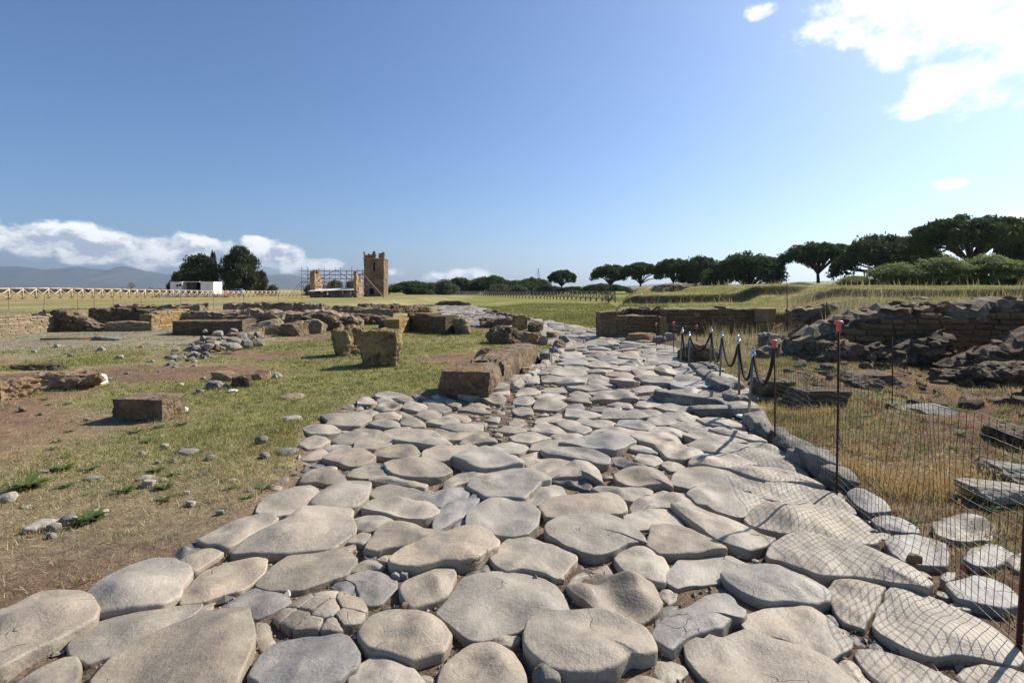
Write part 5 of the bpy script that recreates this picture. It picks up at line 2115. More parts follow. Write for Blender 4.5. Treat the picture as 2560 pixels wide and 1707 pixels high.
rl = random.Random(9)
root = empty('rubble_heap', (*gp(500, 800), 0))
tag(root, 'diagonal heap of small tumbled stones across the left grass', 'rubble heap')
proto = []
for k_ in range(6):
    V, Fc = rock(1, 1, .8, 740 + k_, .5, .12, 4, .35)
    me = bpy.data.meshes.new('stone')
    me.from_pydata(V.tolist(), [], Fc)
    me.materials.append([M_GREYROCK, M_LIGHTROCK, M_MORTAR][k_ % 3])
    proto.append(me)
rx, ry = gp(500, 800)
for k_ in range(150):
    t = rl.random()
    px = 400 + 185 * t + rl.gauss(0, 16)
    py = 826 - 52 * t + rl.gauss(0, 9)
    x, y = gp(px, max(py, 752))
    s = rl.uniform(.10, .34) * (1.1 if t > .4 else .7)
    o = bpy.data.objects.new('stone', rl.choice(proto))
    o.location = (x - rx, y - ry, gz(x, y) - .03 + max(0, rl.gauss(.10, .08)) * (t > .35))
    o.scale = (s, s * rl.uniform(.7, 1.1), s * rl.uniform(.6, .9))
    o.rotation_euler = (rl.uniform(-.4, .4), rl.uniform(-.4, .4), rl.uniform(0, 6))
    link(o, root)
masonry('ruined_wall', 'short piece of dark stone coursing at the end of the rubble heap', gp(540, 786), gp(590, 776), [(0, .2), (1, .38)], .5, .12, .3, 15, tone=(.7, .62, .5))

for k_, (p0_, p1_, pr_, th_, mt_, lab) in enumerate([
        ((-13.2, 23.6), (-9.0, 24.4), [(0, .95), (.5, 1.0), (1, .9)], .7, M_MORTAR, 'upper rubble line at the field edge behind the fallen blocks'),
        ((-18.0, 23.4), (-14.0, 23.3), [(0, .92), (.5, .86), (1, .95)], .6, M_MORTAR, 'upper rubble line along the field edge above the shaded back wall'),
        ((-8.2, 23.2), (-5.6, 24.6), [(0, .45), (.5, .5), (1, .25)], .8, M_TUFF_DK, 'short rubble line stepping towards the tower lawn'),
        ((-11.0, 26.5), (-6.4, 27.6), [(0, .9), (.5, .72), (1, .5)], .7, M_MORTAR, 'long rubble line across the grass before the scaffolding'),
        ((-9.0, 30.5), (-6.0, 34.0), [(0, .75), (.5, .62), (1, .5)], .8, M_TUFF_DK, 'receding rubble line pointing at the brick tower'),
        ((-8.6, 19.6), (-7.4, 21.4), [(0, .3), (.5, .45), (1, .5)], .6, M_BROWNROCK, 'short brown wall stub between the fallen blocks and a dark wall end')]):
    rough_wall('ruined_wall', lab, p0_, p1_, pr_, th_, mt_, 21 + k_, rough=.12, ring=8)

# ---- low wall lines in the middle distance
GL = [(661, 748, 709, 725, 1.0, M_TUFF_DK, 'long dark low wall line left of the middle grass'), (832, 884, 711, 726, 1.2, M_MORTAR, 'broken low rubble wall in the middle grass'),
      (850, 905, 699, 717, 1.2, M_MORTAR, 'long pale low wall line pointing to the tower'), (893, 920, 697, 712, .8, M_TUFF_DK, 'dark boulder closing the pale low wall line'),
      (949, 990, 703, 722, .9, M_TUFF, 'brown squared stone behind the ochre wall, nearer one'), (934, 957, 687, 693, 1.5, M_TUFF_DK, 'small dark boulder below the tower lawn'),
      (940, 1000, 699, 708, 1.5, M_MORTAR, 'flat rubble patch beside the far bend of the road'), (1001, 1076, 690, 704, .8, M_TUFF_DK, 'straight dark far wall beyond the bend of the road'),
      (760, 850, 703, 713, 1.6, M_MORTAR, 'low rubble strip in front of the brick piers'), (690, 770, 697, 706, 1.6, M_MORTAR, 'low rubble strip below the scaffolding'),
      (831, 842, 726, 733, .3, M_LIGHTROCK, 'small pale block alone on the middle grass'), (1012, 1032, 722, 734, .5, M_TUFF_DK, 'dark pointed stone on the left verge of the far road')]
for k_, (a, b, t, bs_, dp, mt, lab) in enumerate(GL):
    blk('ruined_wall' if b - a > 30 else 'boulder', lab, 'ruined wall' if b - a > 30 else 'boulder', a, b, t, bs_, dp, mt, 30 + k_, .3, .14, res=12)

# ---- the ochre walls right of the two uprights
masonry('ruined_wall', 'ochre block wall with sunlit face behind the two upright stones', (-4.45, 18.9), (-4.15, 22.2), [(0, .5), (.4, .56), (1, .62)], .55, .19, .5, 51, tone=(1.05, .86, .55))
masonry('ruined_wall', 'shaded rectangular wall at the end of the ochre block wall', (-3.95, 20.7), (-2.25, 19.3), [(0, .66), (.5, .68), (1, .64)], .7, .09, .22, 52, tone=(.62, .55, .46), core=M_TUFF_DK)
blk('ruined_wall', 'crumbled rough end of the shaded rectangular wall beside the road', 'ruined wall', 1043, 1078, 727, 768, .9, M_MORTAR, 53, .45, .14)
blk('ruined_wall', 'rounded grey rubble lump at the left of the ochre block wall', 'ruined wall', 871, 913, 732, 756, .9, M_TUFF_DK, 54, .5, .12)

blk('upright_stone', 'upright squared stone with ochre lichen and dark crown standing on the grass', 'upright stone', 837, 917, 753, 843, .62, M_OCHRE, 55, .24, .085, res=20, rz=.1, chunk=-1)
o = blk('upright_stone', 'tilted dark upright stone leaning behind the ochre one', 'upright stone', 771, 840, 748, 818, .6, M_OCHRE, 56, .42, .12, res=14, rz=.5, tilt=(.05, -.18), chunk=.25)

# ---- stones along the left side of the road
blk('tuff_block', 'large brown tuff block at the near end of the roadside wall', 'stone block', 1027, 1146, 832, 915, .95, M_TUFF, 60, .13, .05, res=18, rz=-.22, chunk=-1)
V, Fc = rock(.62, 3.0, .50, 61, .14, .12, 26)
o = mk('tuff_wall', V, Fc, M_TUFF, None, False)
o.location = (-.06, 10.25, -.08)
o.rotation_euler = (0, 0, -.27)
tag(o, 'long low brown tuff wall running beside the road', 'ruined wall')
RS = [('boulder', 1094, 1134, 794, 834, .5, M_TUFF, .45, .1, 'brown boulder leaning behind the long tuff wall'),
      ('boulder', 1118, 1198, 745, 789, .8, M_TUFF_DK, .5, .12, 'wide dark boulder on the grass behind the tuff wall'),
      ('boulder', 1196, 1238, 760, 793, .5, M_BROWNROCK, .35, .08, 'brown boulder at the grass edge of the road'),
      ('stone_block', 1232, 1256, 768, 792, .4, M_LIGHTROCK, .2, .06, 'pale narrow block behind the roadside boulder'),
      ('column_stump', 1177, 1210, 722, 759, .5, M_OCHRE, .3, .05, 'ochre column stump standing by the road bend'),
      ('boulder', 1107, 1182, 729, 752, .8, M_TUFF_DK, .4, .14, 'dark rubble mass left of the ochre column stump'),
      ('boulder', 1213, 1246, 738, 764, .5, M_TUFF_DK, .4, .1, 'dark boulder right of the ochre column stump'),
      ('stone_block', 1254, 1283, 760, 777, .5, M_TUFF, .2, .08, 'small brown block on the grass tip before the bend'),
      ('stone_slab', 1240, 1270, 805, 836, .3, M_GREYROCK, .25, .1, 'leaning grey slab, nearest of the row on the road edge'),
      ('stone_slab', 1258, 1290, 792, 820, .3, M_GREYROCK, .25, .1, 'pointed grey slab, second of the row on the road edge'),
      ('stone_slab', 1268, 1300, 779, 806, .35, M_BROWNROCK, .25, .1, 'brown slab, third of the row on the road edge'),
      ('stone_slab', 1284, 1312, 768, 792, .4, M_GREYROCK, .3, .08, 'rounded grey slab, farthest of the row on the road edge'),
      ('stone_block', 1196, 1234, 836, 866, .4, M_BROWNROCK, .25, .08, 'reddish brown stone at the far foot of the tuff wall'),
      ('boulder', 985, 1002, 735, 744, .4, M_TUFF_DK, .5, .1, 'small dark stone on the left edge of the far road')]
for k_, (nm, a, b, t, bs_, dp, mt, rd, rg, lab) in enumerate(RS):
    blk(nm, lab, nm.replace('_', ' '), a, b, t, bs_, dp, mt, 70 + k_, rd, rg, rz=rl.uniform(-.4, .4), chunk=.25, res=9)
# far right edge of the far road: dark rubble row
for k_ in range(16):
    t = k_ / 15
    px = 1115 + 120 * t + rl.gauss(0, 3)
    py = 716 + 27 * t + rl.gauss(0, 1.5)
    w = rl.uniform(8, 20)
    blk('boulder', 'dark boulder in the row edging the far road and the lawn', 'boulder', px - w / 2, px + w / 2, py - w * .55, py + w * .12, .5, M_TUFF_DK, 90 + k_, .5, .12, res=5, group='boulders edging the lawn')

# kerb stones on both sides belong to the road
def kerb(P, seed, h, mat=M_KERB, rnd=.55, zoff=-.05):
    P = np.array(P, float)
    c = P.mean(0)
    d = P - c
    cov = d.T @ d
    w_, v_ = np.linalg.eigh(cov)
    ax = v_[:, 1]
    ext = np.ptp(d @ ax), np.ptp(d @ v_[:, 0])
    V, Fc = rock(ext[0] * 1.12, max(ext[1], ext[0] * .3), h, seed, rnd, .13, 12, .2)
    o = mk('kerb_stone', V, Fc, mat, road)
    o.location = (c[0], c[1], zoff)
    o.rotation_euler = (0, 0, math.atan2(ax[1], ax[0]))
    return o


KL = [(1168, 893), (1186, 880), (1204, 868), (1220, 855), (1234, 845), (1248, 834), (1260, 825), (1271, 816), (1282, 808), (1292, 801), (1301, 794), (1309, 788)]
for k_ in range(len(KL) - 1):
    a, b = np.array(gp(*KL[k_])), np.array(gp(*KL[k_ + 1]))
    n_ = np.array([b[1] - a[1], -(b[0] - a[0])])
    n_ /= np.linalg.norm(n_)
    kerb([a + (b - a) * .03, b - (b - a) * .03, b + n_ * .2, a + n_ * .2], 200 + k_, .16, M_LIGHTROCK, .45)


def g6(x, y):
    return ((1600 + x / 2.45) * .91875, (780 + y / 2.45) * .91875)


KR = [  # kerb stones right of the road, given by two ends and a height in the picture scaled 2.45
    ((300, 300), (372, 305), .20), ((330, 345), (400, 385), .20), ((380, 395), (455, 445), .22), ((440, 430), (520, 500), .25), ((520, 445), (600, 480), .22),
    ((525, 500), (615, 560), .24), ((360, 335), (465, 375), .28), ((690, 660), (760, 770), .34), ((800, 740), (890, 800), .22), ((880, 800), (1000, 880), .26),
    ((960, 900), (1030, 960), .22), ((1020, 920), (1160, 1010), .26), ((1150, 1000), (1270, 1070), .22)]
for k_, (a, b, h) in enumerate(KR):
    A_, B_ = np.array(gp(*g6(*a))), np.array(gp(*g6(*b)))
    dd = (B_ - A_) / np.linalg.norm(B_ - A_)
    nn_ = np.array([dd[1], -dd[0]]) * .13
    kerb([A_ - nn_, B_ - nn_, B_ + nn_, A_ + nn_], 230 + k_, h * rl.uniform(.7, 1.0), M_KERB, rl.uniform(.3, .6), -.06)
for k_, q in enumerate(['1090,280 1180,230 1350,210 1520,250 1620,290 1640,370 1620,470 1500,470 1350,470 1250,460 1150,390', '1520,150 1620,50 1760,0 1900,10 2030,70 2100,120 2080,190 1980,260 1850,275 1680,260 1560,210',
                        '1800,430 1880,350 2000,290 2110,295 2250,380 2180,430 2080,490 1900,500', '1580,610 1640,555 1720,560 1730,600 1640,650', '1650,650 1800,630 1900,580 2050,610 2200,690 2300,780 2290,850 2150,870 1950,840 1750,800',
                        '2200,450 2350,380 2450,440 2400,520 2280,530', '970,70 1020,35 1130,35 1250,75 1350,140 1380,190 1250,185 1100,160 1000,110']):
    P = np.array([gp(*Tpt('D', *map(float, v.split(',')))) for v in q.split()])
    o = add_stone(P, 'r' if k_ % 2 else 'g', 300 + k_, h=.05)
    o.location.z = .012
P = np.array([gp(*Tpt('G', *v)) for v in ((1470, 890), (1540, 845), (1620, 860), (1760, 950), (1850, 1040), (1780, 1050), (1660, 1070), (1560, 1000))])
o = add_stone(P, 'g', 309, h=.07)
o.location.z = .03

# fallen slabs on the right edge
V, Fc = rock(.98, .66, .17, 310, .14, .05, 12)
o = mk('fallen_slab', V, Fc, M_KERB)
x, y = gp(*Tpt('F', 1660, 190))
o.location = (x, y + .22, -.06)
o.rotation_euler = (-.12, .10, -.25)
tag(o, 'large tilted grey slab lying on the road edge below the rope barrier', 'stone slab')
V, Fc = rock(1.0, .24, .12, 311, .35, .07, 12)
o = mk('fallen_slab', V, Fc, M_KERB)
x, y = gp(*g6(550, 628))
o.location = (x, y + .1, -.03)
o.rotation_euler = (0, 0, .05)
tag(o, 'long dark slab at the foot of the nearest rope stanchion', 'stone slab')

# ---- left field stones
blk('tuff_block', 'squared brown tuff block standing alone on the near grass', 'stone block', 285, 404, 902, 967, .42, M_TUFF, 320, .08, .035, res=16, rz=-.06, chunk=-1)
blk('stone', 'smooth pale stone tucked behind the lone squared block', 'stone', 380, 427, 931, 951, .25, M_WHITEROCK, 321, .8, .05)
FS = [('stone_block', 493, 549, 850, 875, .3, M_BROWNROCK, .12, .06, 'angular brown block, back left of the small stone group'), ('boulder', 536, 580, 859, 893, .3, M_TUFF_DK, .55, .12, 'knobbly dark stone in the middle of the small stone group'),
      ('stone_block', 581, 623, 846, 872, .35, M_BROWNROCK, .15, .06, 'reddish squared block, right of the small stone group'), ('stone', 477, 519, 873, 896, .25, M_GREYROCK, .25, .1, 'flat dark grey stone, front left of the small stone group'),
      ('stone', 522, 546, 892, 905, .18, M_WHITEROCK, .5, .1, 'little white stone in front of the small stone group'), ('earth_mound', 640, 702, 899, 922, .45, M_MORTAR, .95, .08, 'small rounded brown earth mound near the road edge'),
      ('ruined_wall', 60, 222, 848, 893, .55, M_BROWNROCK, .35, .14, 'low crumbled brown footing with a hollow behind it'), ('stone', 206, 236, 853, 883, .35, M_WHITEROCK, .6, .08, 'whitish rounded end stone of the low brown footing'),
      ('boulder', -25, 58, 862, 920, .6, M_BROWNROCK, .55, .14, 'brown eroded boulder cut off by the left picture edge'), ('ruined_wall', 40, 150, 829, 846, .4, M_TUFF_DK, .3, .12, 'dark rim of stone behind the low brown footing'),
      ('stone', 620, 646, 852, 868, .2, M_LIGHTROCK, .4, .1, 'small pale stone right of the reddish squared block')]
for k_, (nm, a, b, t, bs_, dp, mt, rd, rg, lab) in enumerate(FS):
    blk(nm, lab, nm.replace('_', ' '), a, b, t, bs_, dp, mt, 330 + k_, rd, rg, rz=rl.uniform(-.2, .2) if b - a < 100 else 0, res=12 if b - a > 60 else 8, chunk=.15)


def c29(x, y):
    return (x / 2.94 * .91875, (860 + y / 2.94) * .91875)


SM = [(745, 45, 26, 'l'), (515, 85, 16, 'g'), (880, 98, 24, 'l'), (1040, 18, 17, 'b'), (170, 490, 27, 'b'), (1205, 758, 28, 'l'), (1385, 785, 75, 'G'), (1545, 838, 30, 'g'), (1920, 722, 42, 'd'),
      (1945, 832, 36, 'g'), (2110, 792, 74, 'G'), (2150, 562, 66, 'L'), (320, 930, 44, 'L'), (700, 980, 66, 'G'), (1065, 975, 62, 'G'), (1085, 1042, 46, 'l'), (1405, 1182, 32, 'l'), (1370, 1097, 22, 'l'),
      (755, 1250, 36, 'l'), (505, 1305, 52, 'g'), (60, 1150, 52, 'l'), (705, 1232, 20, 'l'), (1620, 1248, 28, 'g'), (1742, 795, 22, 'G'), (930, 205, 16, 'l'), (790, 240, 26, 'L'), (1495, 255, 16, 'l'),
      (1700, 1005, 32, 'L'), (1465, 365, 30, 'g'), (1050, 810, 26, 'l'), (1160, 862, 20, 'g'), (1280, 850, 24, 'g'), (515, 425, 26, 'L'), (1200, 1000, 20, 'l'), (200, 1190, 40, 'L'), (1500, 950, 36, 'G'),
      (300, 515, 16, 'g'), (1330, 300, 18, 'l'), (640, 560, 18, 'l'), (2050, 930, 36, 'G'), (2165, 940, 20, 'l'), (1850, 1080, 30, 'L'), (420, 20, 20, 'l'), (250, 60, 18, 'l'), (1120, 120, 18, 'l'),
      (320, 1335, 100, 'P'), (230, 1372, 44, 'l'), (400, 1358, 46, 'l'), (380, 1410, 30, 'l')]
MM = {'l': M_LIGHTROCK, 'g': M_GREYROCK, 'b': M_BROWNROCK, 'd': M_GREYROCK, 'G': M_GREYROCK, 'L': M_LIGHTROCK, 'P': M_LIGHTROCK}
for k_, (x, y, rr, c) in enumerate(SM):
    px, py = c29(x, y)
    X, Y = gp(px, py)
    w = 2 * rr / 2.94 * .91875 / F * Y
    flat = c in 'GLP'
    V, Fc = rock(w, w * rl.uniform(.6, .9), w * (.22 if flat else .62), 400 + k_, .45, .12, 6, .25)
    o = mk('loose_stone', V, Fc, MM[c])
    o.location = (X, Y, gz(X, Y) - w * .05)
    o.rotation_euler = (0, 0, rl.uniform(-.6, .6))
    nmx = {'l': 'small pale rounded stone lying loose on the left field', 'g': 'small grey stone lying loose on the left field', 'b': 'small brown stone lying loose on the left field',
           'd': 'dark grey stone lying alone near the road edge', 'G': 'flat grey stone sunk in the left field', 'L': 'flat pale stone sunk in the left field', 'P': 'wide pale flat rock in the dirt near the left picture edge'}[c]
    tag(o, nmx, 'stone', None if c in 'dP' else 'loose field stones ' + c)

# brick fragments on the road
for k_, q in enumerate([((1465, 1395), (1560, 1420), 'larger orange brick fragment lying in a joint at the lower right'), ((695, 1070), (765, 1095), 'smaller orange brick fragment lying in a joint at the lower right')]):
    a, b = np.array(gp(*Tpt('D', *q[0]))), np.array(gp(*Tpt('D', *q[1])))
    w = np.linalg.norm(b - a)
    o = mk('brick_fragment', *rock(w, w * .7, w * .4, 460 + k_, .2, .08, 5, .3), M_CLAY)
    o.location = ((a + b)[0] / 2, (a + b)[1] / 2, -.035)
    o.rotation_euler = (0, 0, .4 + k_)
    tag(o, q[2], 'brick fragment')
for k_, (cp_, x, y, s) in enumerate([('B', 1385, 860, .05), ('G', 560, 665, .035), ('G', 1700, 1250, .035), ('B', 1290, 570, .05), ('B', 1355, 570, .05), ('D', 1335, 480, .06), ('C', 320, 1530, .09)]):
    X, Y = gp(*Tpt(cp_, x, y))
    o = mk('loose_stone', *rock(s * 1.3, s, s * .9, 480 + k_, .4, .12, 5, .3), [M_BROWNROCK, M_GREYROCK, M_GREYROCK, M_LIGHTROCK, M_GREYROCK, M_BROWNROCK, M_GREYROCK][k_])
    o.location = (X, Y, -.03 if cp_ in 'BC' else .015)
    tag(o, ['brown pebble in the joint beside the large central stone', 'dark chip lying on a stone under the mesh shadow', 'dark chip at the tip of a long stone below the mesh',
            'pale pebble, left one of a pair in a joint', 'grey pebble, right one of a pair in a joint', 'brown pebble beside the wire mesh at lower right', 'dark stone at the bottom edge below the large worn stones'][k_], 'stone')

# ---- right-hand wall
RY = 17.4
masonry('ruined_wall', 'low panel of small squared stones right of the corner pillar', (3.3, RY), (4.92, RY + .1), [(0, .70), (.5, .76), (1, .74)], .5, .105, .17, 501, tone=(.50, .43, .35))
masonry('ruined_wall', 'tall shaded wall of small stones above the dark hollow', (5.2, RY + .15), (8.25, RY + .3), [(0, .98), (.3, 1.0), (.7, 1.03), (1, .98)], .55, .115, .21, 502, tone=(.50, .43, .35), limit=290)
masonry('stone_pillar', 'squared corner pillar at the left end of the right wall', (2.92, RY - .08), (3.45, RY - .02), [(0, .95), (1, .96)], .55, .19, .53, 503, tone=(.62, .55, .47), cat='pillar')
masonry('stone_pillar', 'narrow tan pillar between the low panel and the tall wall', (4.93, RY), (5.22, RY + .02), [(0, .76), (1, .77)], .55, .76, .3, 504, tone=(.95, .8, .6), cat='pillar')
rough_wall('ruined_wall', 'receding upper strip of wall behind the low stone panel', (3.6, RY + .9), (5.4, RY + .8), [(0, .6), (.3, .95), (1, .97)], .4, M_TUFF_DK, 505)
for k_, (a, b, z0, z1, lab) in enumerate([(8.28, 8.86, 0, .52, 'lower tan block of the stacked pillar at the right wall end'), (8.22, 8.9, .53, 1.0, 'upper tan block of the stacked pillar at the right wall end')]):
    o = mk('stone_block', *rock(b - a, .7, z1 - z0, 510 + k_, .1, .05, 10), M_BRICKST)
    o.location = ((a + b) / 2, RY + .2, z0)
    o.color = (.85, .75, .62, 1)
    tag(o, lab, 'stone block')
RB = [('stone_block', 1440, 1508, 761, 785, .6, M_BRICKST, .1, .05, 'pale rectangular block in front of the low stone panel'), ('boulder', 1498, 1528, 770, 789, .4, M_GREYROCK, .5, .1, 'grey boulder right of the pale rectangular block'),
      ('stone_block', 1524, 1552, 764, 787, .4, M_LIGHTROCK, .2, .08, 'pale broken block below the narrow pillar'), ('boulder', 1566, 1642, 783, 833, .8, M_TUFF, .45, .1, 'large brown boulder behind the rope barrier'),
      ('stone_block', 1806, 1838, 727, 743, .5, M_BRICKST, .1, .05, 'upper step block on the slope right of the wall'), ('stone_block', 1784, 1840, 742, 768, .6, M_BRICKST, .12, .06, 'lower step block on the slope right of the wall'),
      ('boulder', 1766, 1800, 712, 748, .7, M_TUFF_DK, .45, .14, 'rough dark masonry lump right of the stacked pillar'), ('boulder', 1745, 1800, 764, 800, .7, M_GREYROCK, .4, .16, 'grey rubble lump at the foot of the steps'),
      ('boulder', 1880, 1970, 780, 842, .9, M_TUFF_DK, .5, .16, 'earthy dark lump in front of the mound wall'), ('stone_block', 1960, 2072, 787, 828, .7, M_TUFF_DK, .12, .08, 'long dark squared block below the mound wall'),
      ('stone_slab', 1930, 2066, 852, 884, .6, M_TUFF_DK, .1, .07, 'long dark slab seen through the wire mesh'), ('stone_block', 1803, 1922, 882, 930, .6, M_TUFF_DK, .1, .07, 'wide shaded block behind the rusty post with red cap'),
      ('stone_block', 1730, 1802, 864, 906, .5, M_TUFF_DK, .2, .09, 'shaded brown block behind the last hanging rope'), ('boulder', 2196, 2316, 783, 832, .8, M_TUFF_DK, .4, .16, 'broad jagged boulder at the right below the mound'),
      ('boulder', 2222, 2380, 828, 884, .7, M_TUFF_DK, .4, .16, 'dark jagged boulder at the right picture edge'), ('stone_slab', 2000, 2100, 924, 952, .7, M_KERB, .15, .05, 'flat grey slab left of a wider slab in the weeds'),
      ('stone_slab', 2090, 2186, 926, 956, .5, M_KERB, .2, .03, 'wide grey flat slab lying in the weeds'), ('boulder', 2290, 2372, 972, 1015, .5, M_TUFF_DK, .4, .12, 'dark stone in the weeds at the right picture edge'),
      ('stone_block', 2284, 2376, 1064, 1098, .4, M_KERB, .2, .08, 'grey squared stone low in the weeds at the right edge'), ('stone_slab', 2225, 2380, 1112, 1140, .3, M_LIGHTROCK, .25, .04, 'whitish flat slab in the dry grass at the right edge'),
      ('boulder', 1838, 1862, 852, 872, .3, M_GREYROCK, .5, .12, 'small grey stone on the grass beyond the mesh'), ('boulder', 2150, 2215, 845, 872, .5, M_TUFF_DK, .4, .14, 'dark stone on the slope before the jagged boulders'),
      ('stone', 1640, 1660, 830, 845, .3, M_GREYROCK, .5, .1, 'small grey stone by the third rope stanchion'), ('earth_heap', 1505, 1600, 652, 680, 9, M_MORTAR, .95, .12, 'heap of bare earth below the pines on the terrace')]
for k_, (nm, a, b, t, bs_, dp, mt, rd, rg, lab) in enumerate(RB):
    zg = None
    if nm == 'earth_heap':
        zg = 1.15
    elif t < 770 and a > 1750:
        zg = .12
    elif a > 1700:
        zg = .10
    o = blk(nm, lab, nm.replace('_', ' '), a, b, t, bs_, dp, mt, 520 + k_, rd, rg, rz=rl.uniform(-.15, .15), res=12, chunk=.15, zg=zg)
    if mt is M_BRICKST:
        o.color = (.9, .8, .66, 1)
masonry('mound_wall', 'long dark coursed wall facing the mound at the right', (5.9, 11.55), (13.3, 11.35), [(0, .1), (.12, .50), (.25, .92), (.42, 1.12), (.52, 1.02), (.62, 1.22), (1, 1.3)], .9, .125, .34, 540,
        tone=(.62, .53, .43), core=M_TUFF_DK, proud=.035, limit=290)
rough_wall('ruined_wall', 'crumbling rubble crest along the top of the dark mound wall', (5.7, 11.65), (13.5, 11.45), [(0, .2), (.12, .68), (.25, 1.10), (.42, 1.33), (.52, 1.22), (.62, 1.40), (1, 1.48)], .86, M_MORTAR, 539, rough=.15, ring=20, zb=-.05, rub=110)
for k_, (p0_, p1_, pr_, th_, lab) in enumerate([
        ((8.2, 9.7), (11.2, 9.2), [(0, .18), (.3, .62), (.6, 1.05), (1, 1.25)], .8, 'sloping broken wall spur in front of the mound at the right edge'),
        ((6.2, 10.9), (7.6, 10.6), [(0, .1), (.4, .5), (1, .42)], .8, 'low crumbled spur running out from the left end of the mound wall'),
        ((7.4, 10.4), (9.0, 10.8), [(0, .2), (.5, .55), (1, .7)], .7, 'broken masonry lump against the middle of the mound wall'),
        ((9.4, 17.4), (13.5, 16.6), [(0, .95), (.4, 1.1), (1, 1.35)], .7, 'rough rubble bank behind the mound wall, right of the steps')]):
    rough_wall('ruined_wall', lab, p0_, p1_, pr_, th_, M_TUFF_DK if k_ != 3 else M_MORTAR, 541 + k_, rough=.17, ring=16, zb=-.05, rub=26)
root = empty('rubble_heap', (6.5, 8.8, .05))
tag(root, 'loose rubble stones strewn below the mound wall behind the mesh', 'rubble heap')
for k_ in range(140):
    y = rl.uniform(6.2, 11.0)
    x = float(right_edge(y)) + 1.4 + rl.uniform(0, 1) ** .8 * (y * .55)
    s_ = rl.uniform(.05, .24) ** 1.0
    o = bpy.data.objects.new('stone', rl.choice(proto_dk))
    o.location = (x - 6.5, y - 8.8, gz(x, y) - .05 - s_ * .12)
    o.scale = (s_ * rl.uniform(.8, 1.5), s_, s_ * rl.uniform(.5, .9))
    o.rotation_euler = (rl.uniform(-.3, .3), rl.uniform(-.3, .3), rl.uniform(0, 6))
    link(o, root)

# ------------------------------------------------------------------ rope barrier
ST = [((1568, 752), (1562, 836), True), ((1584, 762), (1581, 845), False), ((1634, 751), (1632, 838), False), ((1659, 761), (1653, 864), False), ((1696, 771), (1698, 903), False), ((1732, 797), (1718, 955), True)]
names = ['farthest rope stanchion beside the brown boulder', 'second rope stanchion at the road edge, next to the farthest', 'third rope stanchion, standing on the grass', 'fourth rope stanchion on the kerb', 'fifth rope stanchion, leaning slightly on the kerb', 'nearest rope stanchion on a round white base plate']
heads = []
for k_, (tp, bp, plate) in enumerate(ST):
    zg = 0.0 if k_ in (0, 1, 5) else .12
    X, Y = gp(bp[0], bp[1], zg)
    ztop = zt(tp[1], Y)
    Xt = at(tp[0], Y)
    root = empty('rope_stanchion', (X, Y, zg))
    tag(root, names[k_], 'stanchion', 'stanchions of the rope barrier')
    dx, hh = Xt - X, ztop - zg
    mk('pole', *tube([(0, 0, -.08), (dx * .9, 0, hh * .9)], .017, 8), M_STEEL, root)
    mk('collar', *tube([(dx * .84, 0, hh * .84), (dx * .90, 0, hh * .90), (dx * .93, 0, hh * .93)], [.024, .032, .022], 10), M_CHROME, root)
    mk('finial', *tube([(dx * .93, 0, hh * .92), (dx * .96, 0, hh * .955), (dx, 0, hh)], [.012, .022, .008], 8), M_CHROME, root)
    for sx in (-1, 1):
        mk('hook', *tube([(dx * .88, 0, hh * .88), (dx * .88 + sx * .03, 0, hh * .87), (dx * .88 + sx * .035, 0, hh * .90)], .006, 5), M_CHROME, root)
    if plate:
        mk('base_plate', *tube([(0, 0, -.005), (0, 0, .012), (0, 0, .02)], [.16, .155, .12], 24), M_STEEL if k_ == 0 else M_WHITE, root)
    heads.append(Vector((X + dx * .9, Y, zg + hh * .88)))


def rope_mesh(a, b, sag, r=.017, n=44):
    P = []
    for i in range(n + 1):
        t = i / n
        p = a.lerp(b, t)
        p.z -= sag * 4 * t * (1 - t)
        P.append(p)
    V, Fc = [], []
    m = 9
    L = 0
    for i, p in enumerate(P):
        d = (P[min(i + 1, n)] - P[max(i - 1, 0)]).normalized()
        side = d.cross(Vector((0, 0, 1)))
        side = side.normalized() if side.length > 1e-4 else Vector((1, 0, 0))
        up = side.cross(d)
        if i:
            L += (P[i] - P[i - 1]).length
        for j in range(m):
            a_ = 2 * math.pi * j / m
            rr = r * (1 + .16 * math.cos(3 * (a_ - L * 38)))
            V.append(tuple(p + side * math.cos(a_) * rr + up * math.sin(a_) * rr))
    for i in range(n):
        for j in range(m):
            j2 = (j + 1) % m
            Fc.append((i * m + j, i * m + j2, (i + 1) * m + j2, (i + 1) * m + j))
    return V, Fc


pA = gp(1780, 1017)
ends = heads + [Vector((pA[0], pA[1], zt(800, pA[1])))]
rn = ['black rope hanging between the two farthest stanchions', 'black rope hanging before the brown boulder', 'black rope between the third and fourth stanchions', 'black rope between the fourth and fifth stanchions', 'black rope hanging between the two nearest stanchions', 'black rope from the nearest stanchion to the red capped post']
for k_ in range(6):
    a, b = ends[k_], ends[k_ + 1]
    sag = [.50, .34, .52, .42, .42, .38][k_]
    V, Fc = rope_mesh(a, b, sag, .018, 70)
    o = mk('barrier_rope', [(x - a.x, y - a.y, z - a.z) for x, y, z in V], Fc, M_ROPE)
    o.location = a
    tag(o, rn[k_], 'rope', 'ropes of the barrier')

# ------------------------------------------------------------------ wire mesh fence with rusty posts
def rust_post(parent, base, top, r=.0085, cap=True):
    b, t = Vector(base), Vector(top)
    o = mk('steel_post', *tube([b - Vector((0, 0, .15)), b.lerp(t, .5) + Vector((.004, 0, 0)), t], r, 7), M_RUST, parent)
    if cap:
        u = (t - b).normalized()
        mk('cap', *tube([t - u * .075, t - u * .018, t - u * .014, t + u * .004, t + u * .014], [.018, .020, .034, .034, .026], 14), M_CAP, o)
    return o


